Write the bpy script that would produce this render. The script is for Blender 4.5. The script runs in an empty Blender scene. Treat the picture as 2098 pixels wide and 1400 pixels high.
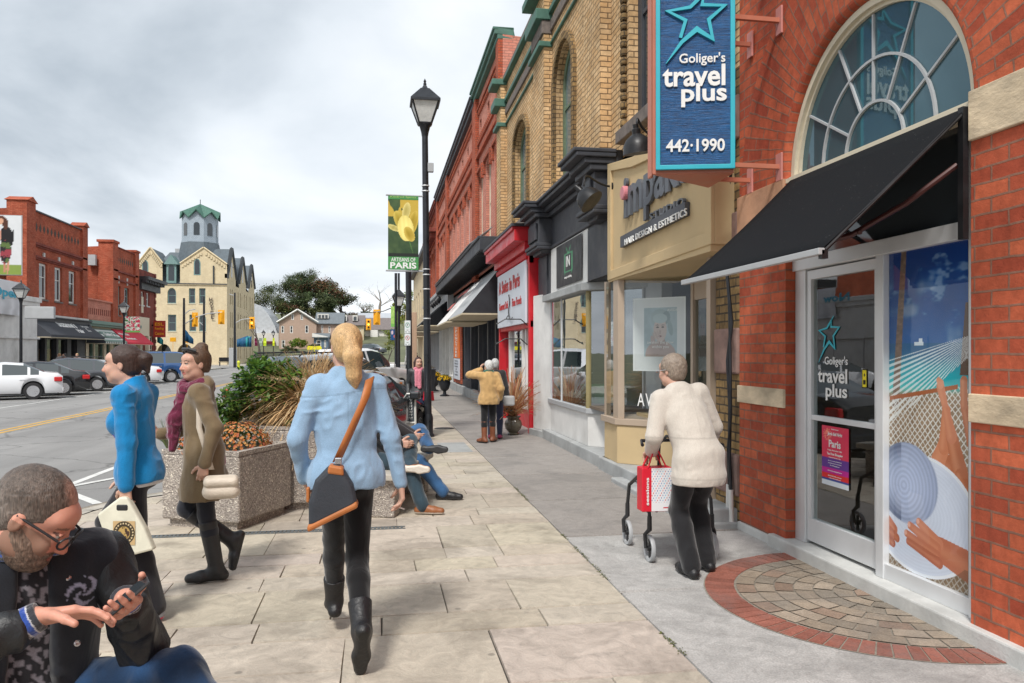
import bpy,math,random
import numpy as np
from mathutils import Vector,Matrix
R=math.radians
sc=bpy.context.scene
col=sc.collection
rnd=random.Random(7)
# ---------------------------------------------------------------- camera, world, sun, exposure
F,CX,CY,EYE=1600.0,1049.0,722.0,1.58
YAW=math.atan(274/F)
CS,SN=math.cos(YAW),math.sin(YAW)
cam=bpy.data.objects.new('camera',bpy.data.cameras.new('camera'))
col.objects.link(cam)
cam.location=(0,0,EYE)
cam.rotation_euler=(R(90),0,-YAW)
cam.data.sensor_width=36
cam.data.lens=36*F/2098
cam.data.shift_y=22/2098
cam.data.clip_start=0.05
cam.data.clip_end=3000
sc.camera=cam
sc.render.resolution_x,sc.render.resolution_y=1024,683
SUN_EL,SUN_AZ=R(52),R(205)
w=bpy.data.worlds.new('World');sc.world=w;w.use_nodes=True
nt=w.node_tree;nt.nodes.clear()
def N_(nt,t,**k):
 n=nt.nodes.new(t)
 for a,b in k.items():
  if a.startswith('i_'):
   key=a[2:].replace('_',' ')
   n.inputs[int(key)if key.isdigit()else key].default_value=b
  else:setattr(n,a,b)
 return n
out=N_(nt,'ShaderNodeOutputWorld')
bg=N_(nt,'ShaderNodeBackground')
sky=N_(nt,'ShaderNodeTexSky',sky_type='NISHITA',sun_disc=False,sun_elevation=SUN_EL,sun_rotation=SUN_AZ)
tc=N_(nt,'ShaderNodeTexCoord')
sep=N_(nt,'ShaderNodeSeparateXYZ');nt.links.new(tc.outputs['Generated'],sep.inputs[0])
def M_(nt,op,a,b=None,c=None):
 n=nt.nodes.new('ShaderNodeMath');n.operation=op
 for i,v in enumerate((a,b,c)):
  if v is None:continue
  if isinstance(v,(int,float)):n.inputs[i].default_value=v
  else:nt.links.new(v,n.inputs[i])
 return n.outputs[0]
zz=M_(nt,'ADD',M_(nt,'MAXIMUM',sep.outputs[2],0.0),0.22)
cmb=N_(nt,'ShaderNodeCombineXYZ')
nt.links.new(M_(nt,'DIVIDE',sep.outputs[0],zz),cmb.inputs[0])
nt.links.new(M_(nt,'DIVIDE',sep.outputs[1],zz),cmb.inputs[1])
n1=N_(nt,'ShaderNodeTexNoise',i_Scale=0.85,i_Detail=7.0,i_Roughness=0.5,i_Distortion=0.35)
n2=N_(nt,'ShaderNodeTexNoise',i_Scale=0.33,i_Detail=3.0)
for n in(n1,n2):nt.links.new(cmb.outputs[0],n.inputs['Vector'])
mixn=M_(nt,'ADD',M_(nt,'MULTIPLY',n1.outputs[0],0.55),M_(nt,'MULTIPLY',n2.outputs[0],0.45))
rmp=N_(nt,'ShaderNodeValToRGB')
rmp.color_ramp.elements[0].position=0.40;rmp.color_ramp.elements[0].color=(0.30,0.355,0.41,1)
rmp.color_ramp.elements[1].position=0.60;rmp.color_ramp.elements[1].color=(0.98,0.99,1.0,1)
e=rmp.color_ramp.elements.new(0.49);e.color=(0.66,0.71,0.76,1)
nt.links.new(mixn,rmp.inputs[0])
hz=N_(nt,'ShaderNodeMapRange',i_1=0.0,i_2=0.30,i_3=0.45,i_4=0.0)
nt.links.new(sep.outputs[2],hz.inputs[0])
mh=N_(nt,'ShaderNodeMix',data_type='RGBA');mh.inputs[7].default_value=(0.84,0.87,0.91,1)
nt.links.new(hz.outputs[0],mh.inputs[0]);nt.links.new(rmp.outputs[0],mh.inputs[6])
skm=N_(nt,'ShaderNodeMix',data_type='RGBA');skm.inputs[0].default_value=0.93
sks=N_(nt,'ShaderNodeVectorMath',operation='SCALE');sks.inputs['Scale'].default_value=0.9
nt.links.new(sky.outputs[0],sks.inputs[0])
nt.links.new(sks.outputs[0],skm.inputs[6])
clb=N_(nt,'ShaderNodeVectorMath',operation='SCALE');clb.inputs['Scale'].default_value=10.0
nt.links.new(mh.outputs[2],clb.inputs[0]);nt.links.new(clb.outputs[0],skm.inputs[7])
nt.links.new(skm.outputs[2],bg.inputs['Color'])
bg.inputs['Strength'].default_value=0.078
nt.links.new(bg.outputs[0],out.inputs[0])
sl=bpy.data.lights.new('sun','SUN');sl.energy=2.0;sl.angle=R(10);sl.color=(1.0,0.965,0.91)
so=bpy.data.objects.new('sun',sl);col.objects.link(so)
d=Vector((math.sin(SUN_AZ)*math.cos(SUN_EL),math.cos(SUN_AZ)*math.cos(SUN_EL),math.sin(SUN_EL)))
so.rotation_euler=d.to_track_quat('Z','Y').to_euler()
so.location=(-5,-10,30)
sc.view_settings.view_transform='Standard';sc.view_settings.look='None'
sc.view_settings.gamma=1;sc.view_settings.exposure=0.74;sc.view_settings.use_curve_mapping=False
# ---------------------------------------------------------------- measuring: photograph pixel -> world point on a known plane
def pt(px,py,z):
 xc=(px-CX)*z/F
 return(xc*CS+z*SN,-xc*SN+z*CS,EYE+(CY-py)*z/F)
def GP(px,py,g=0.0):return pt(px,py,F*(EYE-g)/(py-CY))
def WX(px,py,X):return pt(px,py,X/((px-CX)/F*CS+SN))
def WY(px,py,Y):return pt(px,py,Y/(-(px-CX)/F*SN+CS))
def YX(px,X):return WX(px,CY,X)[1]
def ZX(px,py,X):return WX(px,py,X)[2]
# ---------------------------------------------------------------- materials
MATS={}
def new_mat(name):
 m=bpy.data.materials.new(name);m.use_nodes=True
 b=m.node_tree.nodes['Principled BSDF']
 MATS[name]=m
 return m,m.node_tree,b
def mixc(nt,f,a,b,mode='MIX'):
 n=nt.nodes.new('ShaderNodeMix');n.data_type='RGBA';n.blend_type=mode
 for i,v in((0,f),(6,a),(7,b)):
  if isinstance(v,(int,float)):n.inputs[i].default_value=v
  elif isinstance(v,tuple):n.inputs[i].default_value=(*v[:3],1)
  else:nt.links.new(v,n.inputs[i])
 return n.outputs[2]
def noise(nt,vec,scale,detail=4,rough=.55,dist=0):
 n=nt.nodes.new('ShaderNodeTexNoise')
 n.inputs['Scale'].default_value=scale;n.inputs['Detail'].default_value=detail
 n.inputs['Roughness'].default_value=rough;n.inputs['Distortion'].default_value=dist
 nt.links.new(vec,n.inputs['Vector'])
 return n.outputs[0]
def maprange(nt,v,a,b,c,d):
 n=nt.nodes.new('ShaderNodeMapRange')
 for i,q in enumerate((a,b,c,d)):n.inputs[i+1].default_value=q
 nt.links.new(v,n.inputs[0]);return n.outputs[0]
def bumpn(nt,h,strength,dist=.01,normal=None):
 n=nt.nodes.new('ShaderNodeBump');n.inputs['Strength'].default_value=strength;n.inputs['Distance'].default_value=dist
 nt.links.new(h,n.inputs['Height'])
 if normal is not None:nt.links.new(normal,n.inputs['Normal'])
 return n.outputs[0]
def pos_(nt):
 return nt.nodes.new('ShaderNodeNewGeometry').outputs['Position']
def mat(name,c=(.5,.5,.5),rough=.7,var=.12,vs=4,bump=.0,bs=60,metal=0,attr=False,spec=.5,coat=0,dirt=0,sheen=0,stretch=None,rv=.1):
 if name in MATS:return MATS[name]
 m,nt,b=new_mat(name)
 v=pos_(nt)
 if stretch:
  mp=nt.nodes.new('ShaderNodeMapping');mp.inputs['Scale'].default_value=stretch
  nt.links.new(v,mp.inputs[0]);v=mp.outputs[0]
 if attr:
  a=nt.nodes.new('ShaderNodeAttribute');a.attribute_name='Col';c0=a.outputs['Color']
 else:c0=c
 nz=noise(nt,v,vs,5,.6)
 f=maprange(nt,nz,.3,.7,1-var,1+var)
 vm=nt.nodes.new('ShaderNodeVectorMath');vm.operation='SCALE'
 if attr:nt.links.new(c0,vm.inputs[0])
 else:vm.inputs[0].default_value=c0[:3]
 nt.links.new(f,vm.inputs['Scale'])
 o=vm.outputs[0]
 if dirt:
  dn=noise(nt,v,vs*.35,6,.7,.6)
  o=mixc(nt,maprange(nt,dn,.5,.75,0,dirt),o,tuple(x*.35 for x in(.5,.46,.4)))
 nt.links.new(o,b.inputs['Base Color'])
 rr=maprange(nt,nz,.3,.7,max(.02,rough-rv),min(1,rough+rv))
 nt.links.new(rr,b.inputs['Roughness'])
 b.inputs['Metallic'].default_value=metal
 b.inputs['Specular IOR Level'].default_value=spec
 if coat:b.inputs['Coat Weight'].default_value=coat;b.inputs['Coat Roughness'].default_value=.05
 if sheen:b.inputs['Sheen Weight'].default_value=sheen
 if bump:
  bn=noise(nt,v,bs,5,.65)
  nt.links.new(bumpn(nt,bn,bump,.01),b.inputs['Normal'])
 return m
def fabric(name,c=(.5,.5,.5),attr=False,weave=900,fold=.25,fs=9,rough=.85,var=.12,sheen=.3,stretch=(1,1,.5),spec=.2):
 if name in MATS:return MATS[name]
 m,nt,b=new_mat(name)
 v=pos_(nt)
 if attr:
  a=nt.nodes.new('ShaderNodeAttribute');a.attribute_name='Col';c0=a.outputs['Color']
 else:c0=c
 mp=nt.nodes.new('ShaderNodeMapping');mp.inputs['Scale'].default_value=stretch;nt.links.new(v,mp.inputs[0])
 nz=noise(nt,mp.outputs[0],14,5,.6)
 fine=noise(nt,v,weave*.3,2,.6)
 f=M_(nt,'MULTIPLY',maprange(nt,nz,.3,.7,1-var,1+var),maprange(nt,fine,.3,.7,.86,1.14))
 vm=nt.nodes.new('ShaderNodeVectorMath');vm.operation='SCALE'
 if attr:nt.links.new(c0,vm.inputs[0])
 else:vm.inputs[0].default_value=c0[:3]
 nt.links.new(f,vm.inputs['Scale'])
 nt.links.new(vm.outputs[0],b.inputs['Base Color'])
 b.inputs['Roughness'].default_value=rough;b.inputs['Specular IOR Level'].default_value=spec
 b.inputs['Sheen Weight'].default_value=sheen;b.inputs['Sheen Roughness'].default_value=.5
 fo=noise(nt,mp.outputs[0],fs,3,.5,1.2)
 n1=bumpn(nt,fo,fold,.06)
 nt.links.new(bumpn(nt,fine,.25,.002,n1),b.inputs['Normal'])
 return m
def brick(name,c1,c2,mortar,bw=.21,bh=.072,ms=.009,var=.25,stain=.25,stainc=(.05,.04,.035),bump=.6,uvs=1.0,paint=None):
 if name in MATS:return MATS[name]
 m,nt,b=new_mat(name)
 uv=nt.nodes.new('ShaderNodeUVMap').outputs[0]
 v=pos_(nt)
 wob=nt.nodes.new('ShaderNodeVectorMath');wob.operation='ADD'
 wn=nt.nodes.new('ShaderNodeTexNoise');wn.inputs['Scale'].default_value=9;nt.links.new(v,wn.inputs['Vector'])
 wsc=nt.nodes.new('ShaderNodeVectorMath');wsc.operation='SCALE';wsc.inputs['Scale'].default_value=.012
 nt.links.new(wn.outputs['Color'],wsc.inputs[0])
 nt.links.new(uv,wob.inputs[0]);nt.links.new(wsc.outputs[0],wob.inputs[1])
 br=nt.nodes.new('ShaderNodeTexBrick')
 br.inputs['Scale'].default_value=uvs
 br.inputs['Brick Width'].default_value=bw;br.inputs['Row Height'].default_value=bh
 br.inputs['Mortar Size'].default_value=ms;br.inputs['Mortar Smooth'].default_value=.25
 br.inputs['Color1'].default_value=(*c1,1);br.inputs['Color2'].default_value=(*c2,1);br.inputs['Mortar'].default_value=(*mortar,1)
 nt.links.new(wob.outputs[0],br.inputs['Vector'])
 f=maprange(nt,noise(nt,v,1.1,5,.6),.3,.7,1-var,1+var)
 f2=maprange(nt,noise(nt,v,16,3,.6),.3,.7,1-var*.7,1+var*.7)
 vm=nt.nodes.new('ShaderNodeVectorMath');vm.operation='SCALE'
 nt.links.new(br.outputs['Color'],vm.inputs[0]);nt.links.new(M_(nt,'MULTIPLY',f,f2),vm.inputs['Scale'])
 mp=nt.nodes.new('ShaderNodeMapping');mp.inputs['Scale'].default_value=(1.3,1.3,.35);nt.links.new(v,mp.inputs[0])
 o=mixc(nt,maprange(nt,noise(nt,mp.outputs[0],1.6,7,.7,.5),.5,.78,0,stain),vm.outputs[0],stainc)
 nt.links.new(o,b.inputs['Base Color'])
 b.inputs['Roughness'].default_value=.88;b.inputs['Specular IOR Level'].default_value=.25
 inv=M_(nt,'SUBTRACT',1.0,br.outputs['Fac'])
 h=M_(nt,'ADD',M_(nt,'MULTIPLY',inv,1.0),M_(nt,'MULTIPLY',noise(nt,v,70,4,.7),.5))
 nt.links.new(bumpn(nt,h,bump,.008),b.inputs['Normal'])
 return m
def glass_mat(name,tint=(.75,.82,.8),refl=.12,rough=.01):
 """thin pane: lets light through, reflects more at a grazing angle"""
 if name in MATS:return MATS[name]
 m=bpy.data.materials.new(name);m.use_nodes=True;MATS[name]=m
 nt=m.node_tree;nt.nodes.clear()
 o=nt.nodes.new('ShaderNodeOutputMaterial');mx=nt.nodes.new('ShaderNodeMixShader')
 t=nt.nodes.new('ShaderNodeBsdfTransparent');t.inputs[0].default_value=(*tint,1)
 g=nt.nodes.new('ShaderNodeBsdfGlossy');g.inputs['Roughness'].default_value=rough;g.inputs[0].default_value=(.95,.97,1,1)
 lw=nt.nodes.new('ShaderNodeLayerWeight');lw.inputs[0].default_value=.5
 wv=noise(nt,pos_(nt),1.7,2)
 nt.links.new(bumpn(nt,wv,.03,.02),g.inputs['Normal'])
 f=maprange(nt,M_(nt,'POWER',lw.outputs['Facing'],4.0),0,1,refl,1.0)
 nt.links.new(f,mx.inputs[0]);nt.links.new(t.outputs[0],mx.inputs[1]);nt.links.new(g.outputs[0],mx.inputs[2])
 nt.links.new(mx.outputs[0],o.inputs[0])
 return m
def emis(name,c,s):
 if name in MATS:return MATS[name]
 m,nt,b=new_mat(name)
 b.inputs['Base Color'].default_value=(*c,1);b.inputs['Emission Color'].default_value=(*c,1);b.inputs['Emission Strength'].default_value=s
 return m
 # ---------------------------------------------------------------- object helpers
def tag(o,label=None,cat=None,group=None,kind=None):
 if label:o['label']=label
 if cat:o['category']=cat
 if group:o['group']=group
 if kind:o['kind']=kind
 return o
def thing(name,loc=(0,0,0),label=None,cat=None,group=None,rz=0):
 o=bpy.data.objects.new(name,None);col.objects.link(o);o.location=loc;o.rotation_euler=(0,0,rz)
 o.empty_display_size=.1
 return tag(o,label,cat,group)
def copy_tree(o,parent=None):
 c=o.copy();col.objects.link(c)
 if parent is not None:c.parent=parent
 for ch in list(o.children):copy_tree(ch,c)
 return c
def adopt(o,parent):
 o.parent=parent
 o.matrix_parent_inverse=(Matrix.Translation(parent.location)@parent.rotation_euler.to_matrix().to_4x4()).inverted()
 return o
class MB:
 """collects faces; build() links them as one mesh object"""
 def __init__(s,M=None):s.v=[];s.f=[];s.m=[];s.uv=[];s.M=M;s.k=0;s.c=[]
 def P(s,p):
  p=Vector(p)
  return s.M@p if s.M is not None else p
 def face(s,pts,uv=None,flip=False):
  n=len(s.v)
  if s.M is not None and s.M.determinant()<0:flip=not flip
  P=[s.P(p)for p in pts]
  if flip:P=P[::-1];uv=uv[::-1]if uv else None
  s.v+=P;s.f.append(tuple(range(n,n+len(P))));s.m.append(s.k)
  if uv is None:
   nr=Vector((0,0,0))
   for i in range(len(P)):
    a,b=P[i],P[(i+1)%len(P)]
    nr+=Vector(((a.y-b.y)*(a.z+b.z),(a.z-b.z)*(a.x+b.x),(a.x-b.x)*(a.y+b.y)))
   ax,ay,az=abs(nr.x),abs(nr.y),abs(nr.z)
   if az>ax and az>ay:uv=[(p.x,p.y)for p in P]
   elif ax>ay:uv=[(p.y,p.z)for p in P]
   else:uv=[(p.x,p.z)for p in P]
  s.uv.append(uv)
  return s
 def box(s,x0,x1,y0,y1,z0,z1,skip=''):
  if x0>x1:x0,x1=x1,x0
  if y0>y1:y0,y1=y1,y0
  if z0>z1:z0,z1=z1,z0
  q=[(x0,y0,z0),(x1,y0,z0),(x1,y1,z0),(x0,y1,z0),(x0,y0,z1),(x1,y0,z1),(x1,y1,z1),(x0,y1,z1)]
  for nm,f in(('b',(3,2,1,0)),('t',(4,5,6,7)),('s',(0,1,5,4)),('e',(1,2,6,5)),('n',(2,3,7,6)),('w',(3,0,4,7))):
   if nm not in skip:s.face([q[i]for i in f])
  return s
 def prism(s,poly,z0,z1,axis='z',cap=True):
  """poly: 2D outline, counter-clockwise seen along -axis; extruded z0..z1"""
  if axis=='z':g=lambda a,b,c:(a,b,c)
  elif axis=='y':g=lambda a,b,c:(a,c,b)
  else:g=lambda a,b,c:(c,a,b)
  fl=axis=='y'
  n=len(poly)
  ar=sum(poly[i][0]*poly[(i+1)%n][1]-poly[(i+1)%n][0]*poly[i][1]for i in range(n))
  if ar<0:poly=poly[::-1]
  if z0>z1:z0,z1=z1,z0
  if cap:
   s.face([g(a,b,z1)for a,b in poly],flip=fl);s.face([g(a,b,z0)for a,b in poly[::-1]],flip=fl)
  for i in range(n):
   a,b=poly[i],poly[(i+1)%n]
   s.face([g(*a,z0),g(*b,z0),g(*b,z1),g(*a,z1)],flip=fl)
  return s
 def tube(s,pts,r,n=8,cap=True):
  pts=[Vector(p)for p in pts]
  rs=r if isinstance(r,(list,tuple))else[r]*len(pts)
  rings=[]
  up=None
  for i,p in enumerate(pts):
   t=(pts[min(i+1,len(pts)-1)]-pts[max(i-1,0)]).normalized()
   if up is None:up=Vector((0,0,1))if abs(t.z)<.9 else Vector((1,0,0))
   a=t.cross(up)
   if a.length<1e-6:a=t.orthogonal()
   a.normalize();b=a.cross(t).normalized();up=b
   rings.append([p+a*(rs[i]*math.cos(2*math.pi*k/n))+b*(rs[i]*math.sin(2*math.pi*k/n))for k in range(n)])
  for i in range(len(rings)-1):
   for k in range(n):
    s.face([rings[i][k],rings[i][(k+1)%n],rings[i+1][(k+1)%n],rings[i+1][k]],flip=True)
  if cap:s.face(rings[0]);s.face(rings[-1][::-1])
  return s
 def lathe(s,prof,c=(0,0,0),n=16,cap=True,rot=0):
  """prof: (radius, z) from bottom to top"""
  c=Vector(c)
  for i in range(len(prof)-1):
   (r0,z0),(r1,z1)=prof[i],prof[i+1]
   for k in range(n):
    a,b=rot+2*math.pi*k/n,rot+2*math.pi*(k+1)/n
    q=[c+Vector((r0*math.cos(a),r0*math.sin(a),z0)),c+Vector((r0*math.cos(b),r0*math.sin(b),z0)),c+Vector((r1*math.cos(b),r1*math.sin(b),z1)),c+Vector((r1*math.cos(a),r1*math.sin(a),z1))]
    if r0<1e-6:q=[q[0],q[2],q[3]]
    elif r1<1e-6:q=[q[0],q[1],q[2]]
    s.face(q)
  if cap and prof[0][0]>1e-6:s.face([c+Vector((prof[0][0]*math.cos(rot-2*math.pi*k/n),prof[0][0]*math.sin(rot-2*math.pi*k/n),prof[0][1]))for k in range(n)])
  if cap and prof[-1][0]>1e-6:s.face([c+Vector((prof[-1][0]*math.cos(rot+2*math.pi*k/n),prof[-1][0]*math.sin(rot+2*math.pi*k/n),prof[-1][1]))for k in range(n)])
  return s
 def build(s,name,m,parent=None,smooth=False,bevel=0,seg=2,merge=True,solid=0,split=False):
  if split:
   key={};par=[]
   def fd(i):
    while par[i]!=i:par[i]=par[par[i]];i=par[i]
    return i
   fk=[]
   for f in s.f:
    ids=[]
    for vi in f:
     k=tuple(round(c,4)for c in s.v[vi])
     if k not in key:key[k]=len(par);par.append(key[k])
     ids.append(key[k])
    for a in ids[1:]:par[fd(a)]=fd(ids[0])
    fk.append(ids[0])
   groups={}
   for i,a in enumerate(fk):groups.setdefault(fd(a),[]).append(i)
   res=[]
   for fs in groups.values():
    q=MB();q.k=0
    for i in fs:
     n=len(q.v);q.v+=[s.v[v]for v in s.f[i]];q.f.append(tuple(range(n,n+len(s.f[i]))));q.m.append(s.m[i]);q.uv.append(s.uv[i])
     if s.c:q.c.append(s.c[i])
    res.append(q.build(name,m,parent,smooth,bevel,seg,merge,solid))
   return res[0]
  me=bpy.data.meshes.new(name)
  me.from_pydata(s.v,[],s.f)
  for mm in(m if isinstance(m,(list,tuple))else[m]):me.materials.append(MATS[mm]if isinstance(mm,str)else mm)
  ul=me.uv_layers.new(name='UVMap')
  flat=[c for u in s.uv for p in u for c in p]
  ul.data.foreach_set('uv',flat)
  me.polygons.foreach_set('material_index',s.m)
  if s.c:
   ca=me.color_attributes.new('Col','FLOAT_COLOR','CORNER')
   flatc=[x for cc,f in zip(s.c,s.f)for _ in f for x in(*cc,1)]
   ca.data.foreach_set('color',flatc)
  me.update()
  o=bpy.data.objects.new(name,me);col.objects.link(o)
  if smooth or bevel or merge:
   import bmesh
   bm=bmesh.new();bm.from_mesh(me);bmesh.ops.remove_doubles(bm,verts=bm.verts,dist=1e-5);bm.to_mesh(me);bm.free()
  if smooth:
   me.polygons.foreach_set('use_smooth',[True]*len(me.polygons))
   me.set_sharp_from_angle(angle=R(smooth if smooth is not True else 40))
  if bevel:
   b=o.modifiers.new('b','BEVEL');b.width=bevel;b.segments=seg;b.limit_method='ANGLE';b.angle_limit=R(35)
  if solid:
   b=o.modifiers.new('s','SOLIDIFY');b.thickness=solid
  if parent is not None:adopt(o,parent)
  return o
def arr_mesh(name,V,Fq,m,parent=None,colr=None,smooth=True,local=False):
 """numpy mesh; quads or triangles"""
 me=bpy.data.meshes.new(name)
 V=np.asarray(V,dtype=np.float32);Fq=np.asarray(Fq,dtype=np.int32)
 me.vertices.add(len(V));me.vertices.foreach_set('co',V.ravel())
 me.loops.add(Fq.size);me.loops.foreach_set('vertex_index',Fq.ravel())
 me.polygons.add(len(Fq));k=Fq.shape[1]
 me.polygons.foreach_set('loop_start',np.arange(len(Fq),dtype=np.int32)*k)
 me.update(calc_edges=True)
 for mm in(m if isinstance(m,(list,tuple))else[m]):me.materials.append(MATS[mm]if isinstance(mm,str)else mm)
 if colr is not None:
  ca=me.color_attributes.new('Col','FLOAT_COLOR','POINT')
  c4=np.ones((len(V),4),np.float32);c4[:,:3]=colr
  ca.data.foreach_set('color',c4.ravel())
 if smooth:me.polygons.foreach_set('use_smooth',np.ones(len(Fq),bool))
 o=bpy.data.objects.new(name,me);col.objects.link(o)
 if parent is not None:
  o.parent=parent
  if not local:o.matrix_parent_inverse=(Matrix.Translation(parent.location)@parent.rotation_euler.to_matrix().to_4x4()).inverted()
 return o
def srgb(c):
 c=np.asarray(c,float)/255.0
 return np.where(c<=.04045,c/12.92,((c+.055)/1.055)**2.4)
def S(r,g,b):return tuple(float(x)for x in srgb((r,g,b)))
def text(body,width,origin,right,up,m,parent=None,name='lettering',height=None,bold=0.,depth=.003,align='L',shear=0,spacing=1.0,lh=1.0,thing_=False):
 """letters built as a mesh in the plane right x up; origin is the lower-left (L) or lower-middle (C) of the block"""
 cu=bpy.data.curves.new('t','FONT');cu.body=body;cu.size=1;cu.offset=bold;cu.resolution_u=3
 cu.shear=shear;cu.space_character=spacing;cu.space_line=lh;cu.align_x='CENTER' if align=='C' else 'LEFT'
 ob=bpy.data.objects.new('t',cu);col.objects.link(ob)
 dg=bpy.context.evaluated_depsgraph_get()
 me0=ob.evaluated_get(dg).to_mesh()
 V=np.array([v.co[:]for v in me0.vertices]);Fs=[tuple(p.vertices)for p in me0.polygons]
 ob.to_mesh_clear();bpy.data.objects.remove(ob);bpy.data.curves.remove(cu)
 mn,mx=V.min(0),V.max(0)
 W,H=mx[0]-mn[0],mx[1]-mn[1]
 sx=width/W if width else height/H
 sy=height/H if height else sx
 right=Vector(right).normalized();up=Vector(up).normalized();nrm=right.cross(up)
 o0=Vector(origin)
 off=-W*sx/2 if align=='C' else 0
 base=[o0+right*((x-mn[0])*sx+off)+up*((y-mn[1])*sy)for x,y,z in V]
 n=len(base)
 verts=[p+nrm*depth for p in base]+base
 cnt={}
 for f in Fs:
  for i in range(len(f)):
   a,b=f[i],f[(i+1)%len(f)]
   cnt[(a,b)]=cnt.get((a,b),0)+1
 faces=list(Fs)
 for(a,b)in list(cnt):
  if(b,a)not in cnt:faces.append((b,a,a+n,b+n))
 me=bpy.data.meshes.new(name);me.from_pydata(verts,[],faces);me.materials.append(MATS[m]if isinstance(m,str)else m);me.update()
 o=bpy.data.objects.new(name,me);col.objects.link(o)
 if parent is not None:
  o.parent=parent
  o.matrix_parent_inverse=(Matrix.Translation(parent.location)@parent.rotation_euler.to_matrix().to_4x4()).inverted()
 return o
def picture(name,o,right,up,w_,h_,nx,ny,fn,m='print',parent=None):
 """a printed sheet: colours of its own artwork and any painted fold shade, one per grid point. fn(u,v)-> rgb in 0..255 sRGB, arrays; v up"""
 u,v=np.meshgrid(np.linspace(0,1,nx),np.linspace(0,1,ny))
 c=np.clip(fn(u,v),0,255);c=srgb(c).reshape(-1,3)
 o=np.array(o,float);r=np.array(Vector(right).normalized());q=np.array(Vector(up).normalized())
 V=o+u.reshape(-1,1)*w_*r+v.reshape(-1,1)*h_*q
 i=np.arange((ny-1)*nx).reshape(ny-1,nx)[:,:-1].ravel()
 Fq=np.stack([i,i+1,i+nx+1,i+nx],1)
 return arr_mesh(name,V,Fq,m,parent,c,smooth=False)
_rs=np.random.RandomState(3);_H=_rs.rand(32,32,32).astype(np.float32)
def vnoise(x,y,z):
 xi,yi,zi=np.floor(x).astype(int),np.floor(y).astype(int),np.floor(z).astype(int)
 fx,fy,fz=x-xi,y-yi,z-zi
 fx,fy,fz=(t*t*(3-2*t)for t in(fx,fy,fz))
 g=lambda a,b,c:_H[(xi+a)&31,(yi+b)&31,(zi+c)&31]
 l=lambda a,b,t:a+(b-a)*t
 return l(l(l(g(0,0,0),g(1,0,0),fx),l(g(0,1,0),g(1,1,0),fx),fy),l(l(g(0,0,1),g(1,0,1),fx),l(g(0,1,1),g(1,1,1),fx),fy),fz)
def n2(u,v,s,seed=0):return vnoise(u*s+seed*7.3,v*s+seed*3.1,np.full(np.shape(u),seed*1.7+.5))
def fb(u,v,s,seed=0):return(n2(u,v,s,seed)*.55+n2(u,v,s*2.1,seed+1)*.28+n2(u,v,s*4.3,seed+2)*.17)
def frame_x(X,sign):
 return Matrix(((0,sign,0,X),(1,0,0,0),(0,0,1,0),(0,0,0,1)))
def frame_y(Y,sign):
 return Matrix(((1,0,0,0),(0,sign,0,Y),(0,0,1,0),(0,0,0,1)))
def frame_ab(a,b):
 a,b=Vector((*a,0)),Vector((*b,0));U=(b-a).normalized();Nn=Vector((U.y,-U.x,0))
 return Matrix(((U.x,Nn.x,0,a.x),(U.y,Nn.y,0,a.y),(0,0,1,0),(0,0,0,1)))
def arch_pts(u0,u1,zs,rise,n=10):
 c=(u0+u1)/2;hw=(u1-u0)/2
 return[(c+hw*math.cos(math.pi*(1-i/n)),zs+rise*math.sin(math.pi*(1-i/n)))for i in range(n+1)]
def wall_open(mb,u0,u1,z0,z1,ops,depth=.12,n=0.0):
 """ops: (u0,u1,z0,z1,rise): opening whose top z1 is the arch's crown if rise>0"""
 us=sorted({u0,u1}|{x for o in ops for x in(o[0],o[1])});zs=sorted({z0,z1}|{x for o in ops for x in(o[2],o[3])})
 for i in range(len(us)-1):
  for j in range(len(zs)-1):
   a,b,c,d_=us[i],us[i+1],zs[j],zs[j+1]
   m_,k_=(a+b)/2,(c+d_)/2
   if any(o[0]<m_<o[1]and o[2]<k_<o[3]for o in ops):continue
   mb.face([(a,n,c),(b,n,c),(b,n,d_),(a,n,d_)])
 for o in ops:
  a,b,c,d_=o[:4];rise=o[4]if len(o)>4 else 0
  zt=d_-rise
  q=[(b,c),(b,zt)]+([]if rise else[])
  if rise:
   ap=arch_pts(a,b,zt,rise)
   h=len(ap)//2
   for k in range(h):mb.face([(a,n,d_),(ap[k][0],n,ap[k][1]),(ap[k+1][0],n,ap[k+1][1])])
   for k in range(h,len(ap)-1):mb.face([(b,n,d_),(ap[k][0],n,ap[k][1]),(ap[k+1][0],n,ap[k+1][1])])
   out_=[(a,c)]+ap+[(b,c)]
  else:out_=[(a,c),(a,d_),(b,d_),(b,c)]
  for k in range(len(out_)):
   p,r_=out_[k],out_[(k+1)%len(out_)]
   if abs(p[0]-r_[0])+abs(p[1]-r_[1])<1e-6:continue
   mb.face([(p[0],n,p[1]),(p[0],n-depth,p[1]),(r_[0],n-depth,r_[1]),(r_[0],n,r_[1])])
def poly_ring(mb,outer,inner,n0,n1):
 """ring between two outlines with the same number of points (u,z), from n0 (back) to n1 (front)"""
 k=len(outer)
 for i in range(k):
  j=(i+1)%k
  a,b,c,d_=outer[i],outer[j],inner[j],inner[i]
  mb.face([(a[0],n1,a[1]),(b[0],n1,b[1]),(c[0],n1,c[1]),(d_[0],n1,d_[1])])
  mb.face([(d_[0],n1,d_[1]),(c[0],n1,c[1]),(c[0],n0,c[1]),(d_[0],n0,d_[1])])
  mb.face([(b[0],n1,b[1]),(a[0],n1,a[1]),(a[0],n0,a[1]),(b[0],n0,b[1])])
def outline(o,inset=0):
 a,b,c,d_=o[0]+inset,o[1]-inset,o[2]+inset,o[3]-inset
 rise=o[4]if len(o)>4 else 0
 if rise:
  return[(a,c)]+arch_pts(a,b,o[3]-rise,rise-inset)+[(b,c)]
 return[(a,c),(a,d_),(b,d_),(b,c)]
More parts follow.
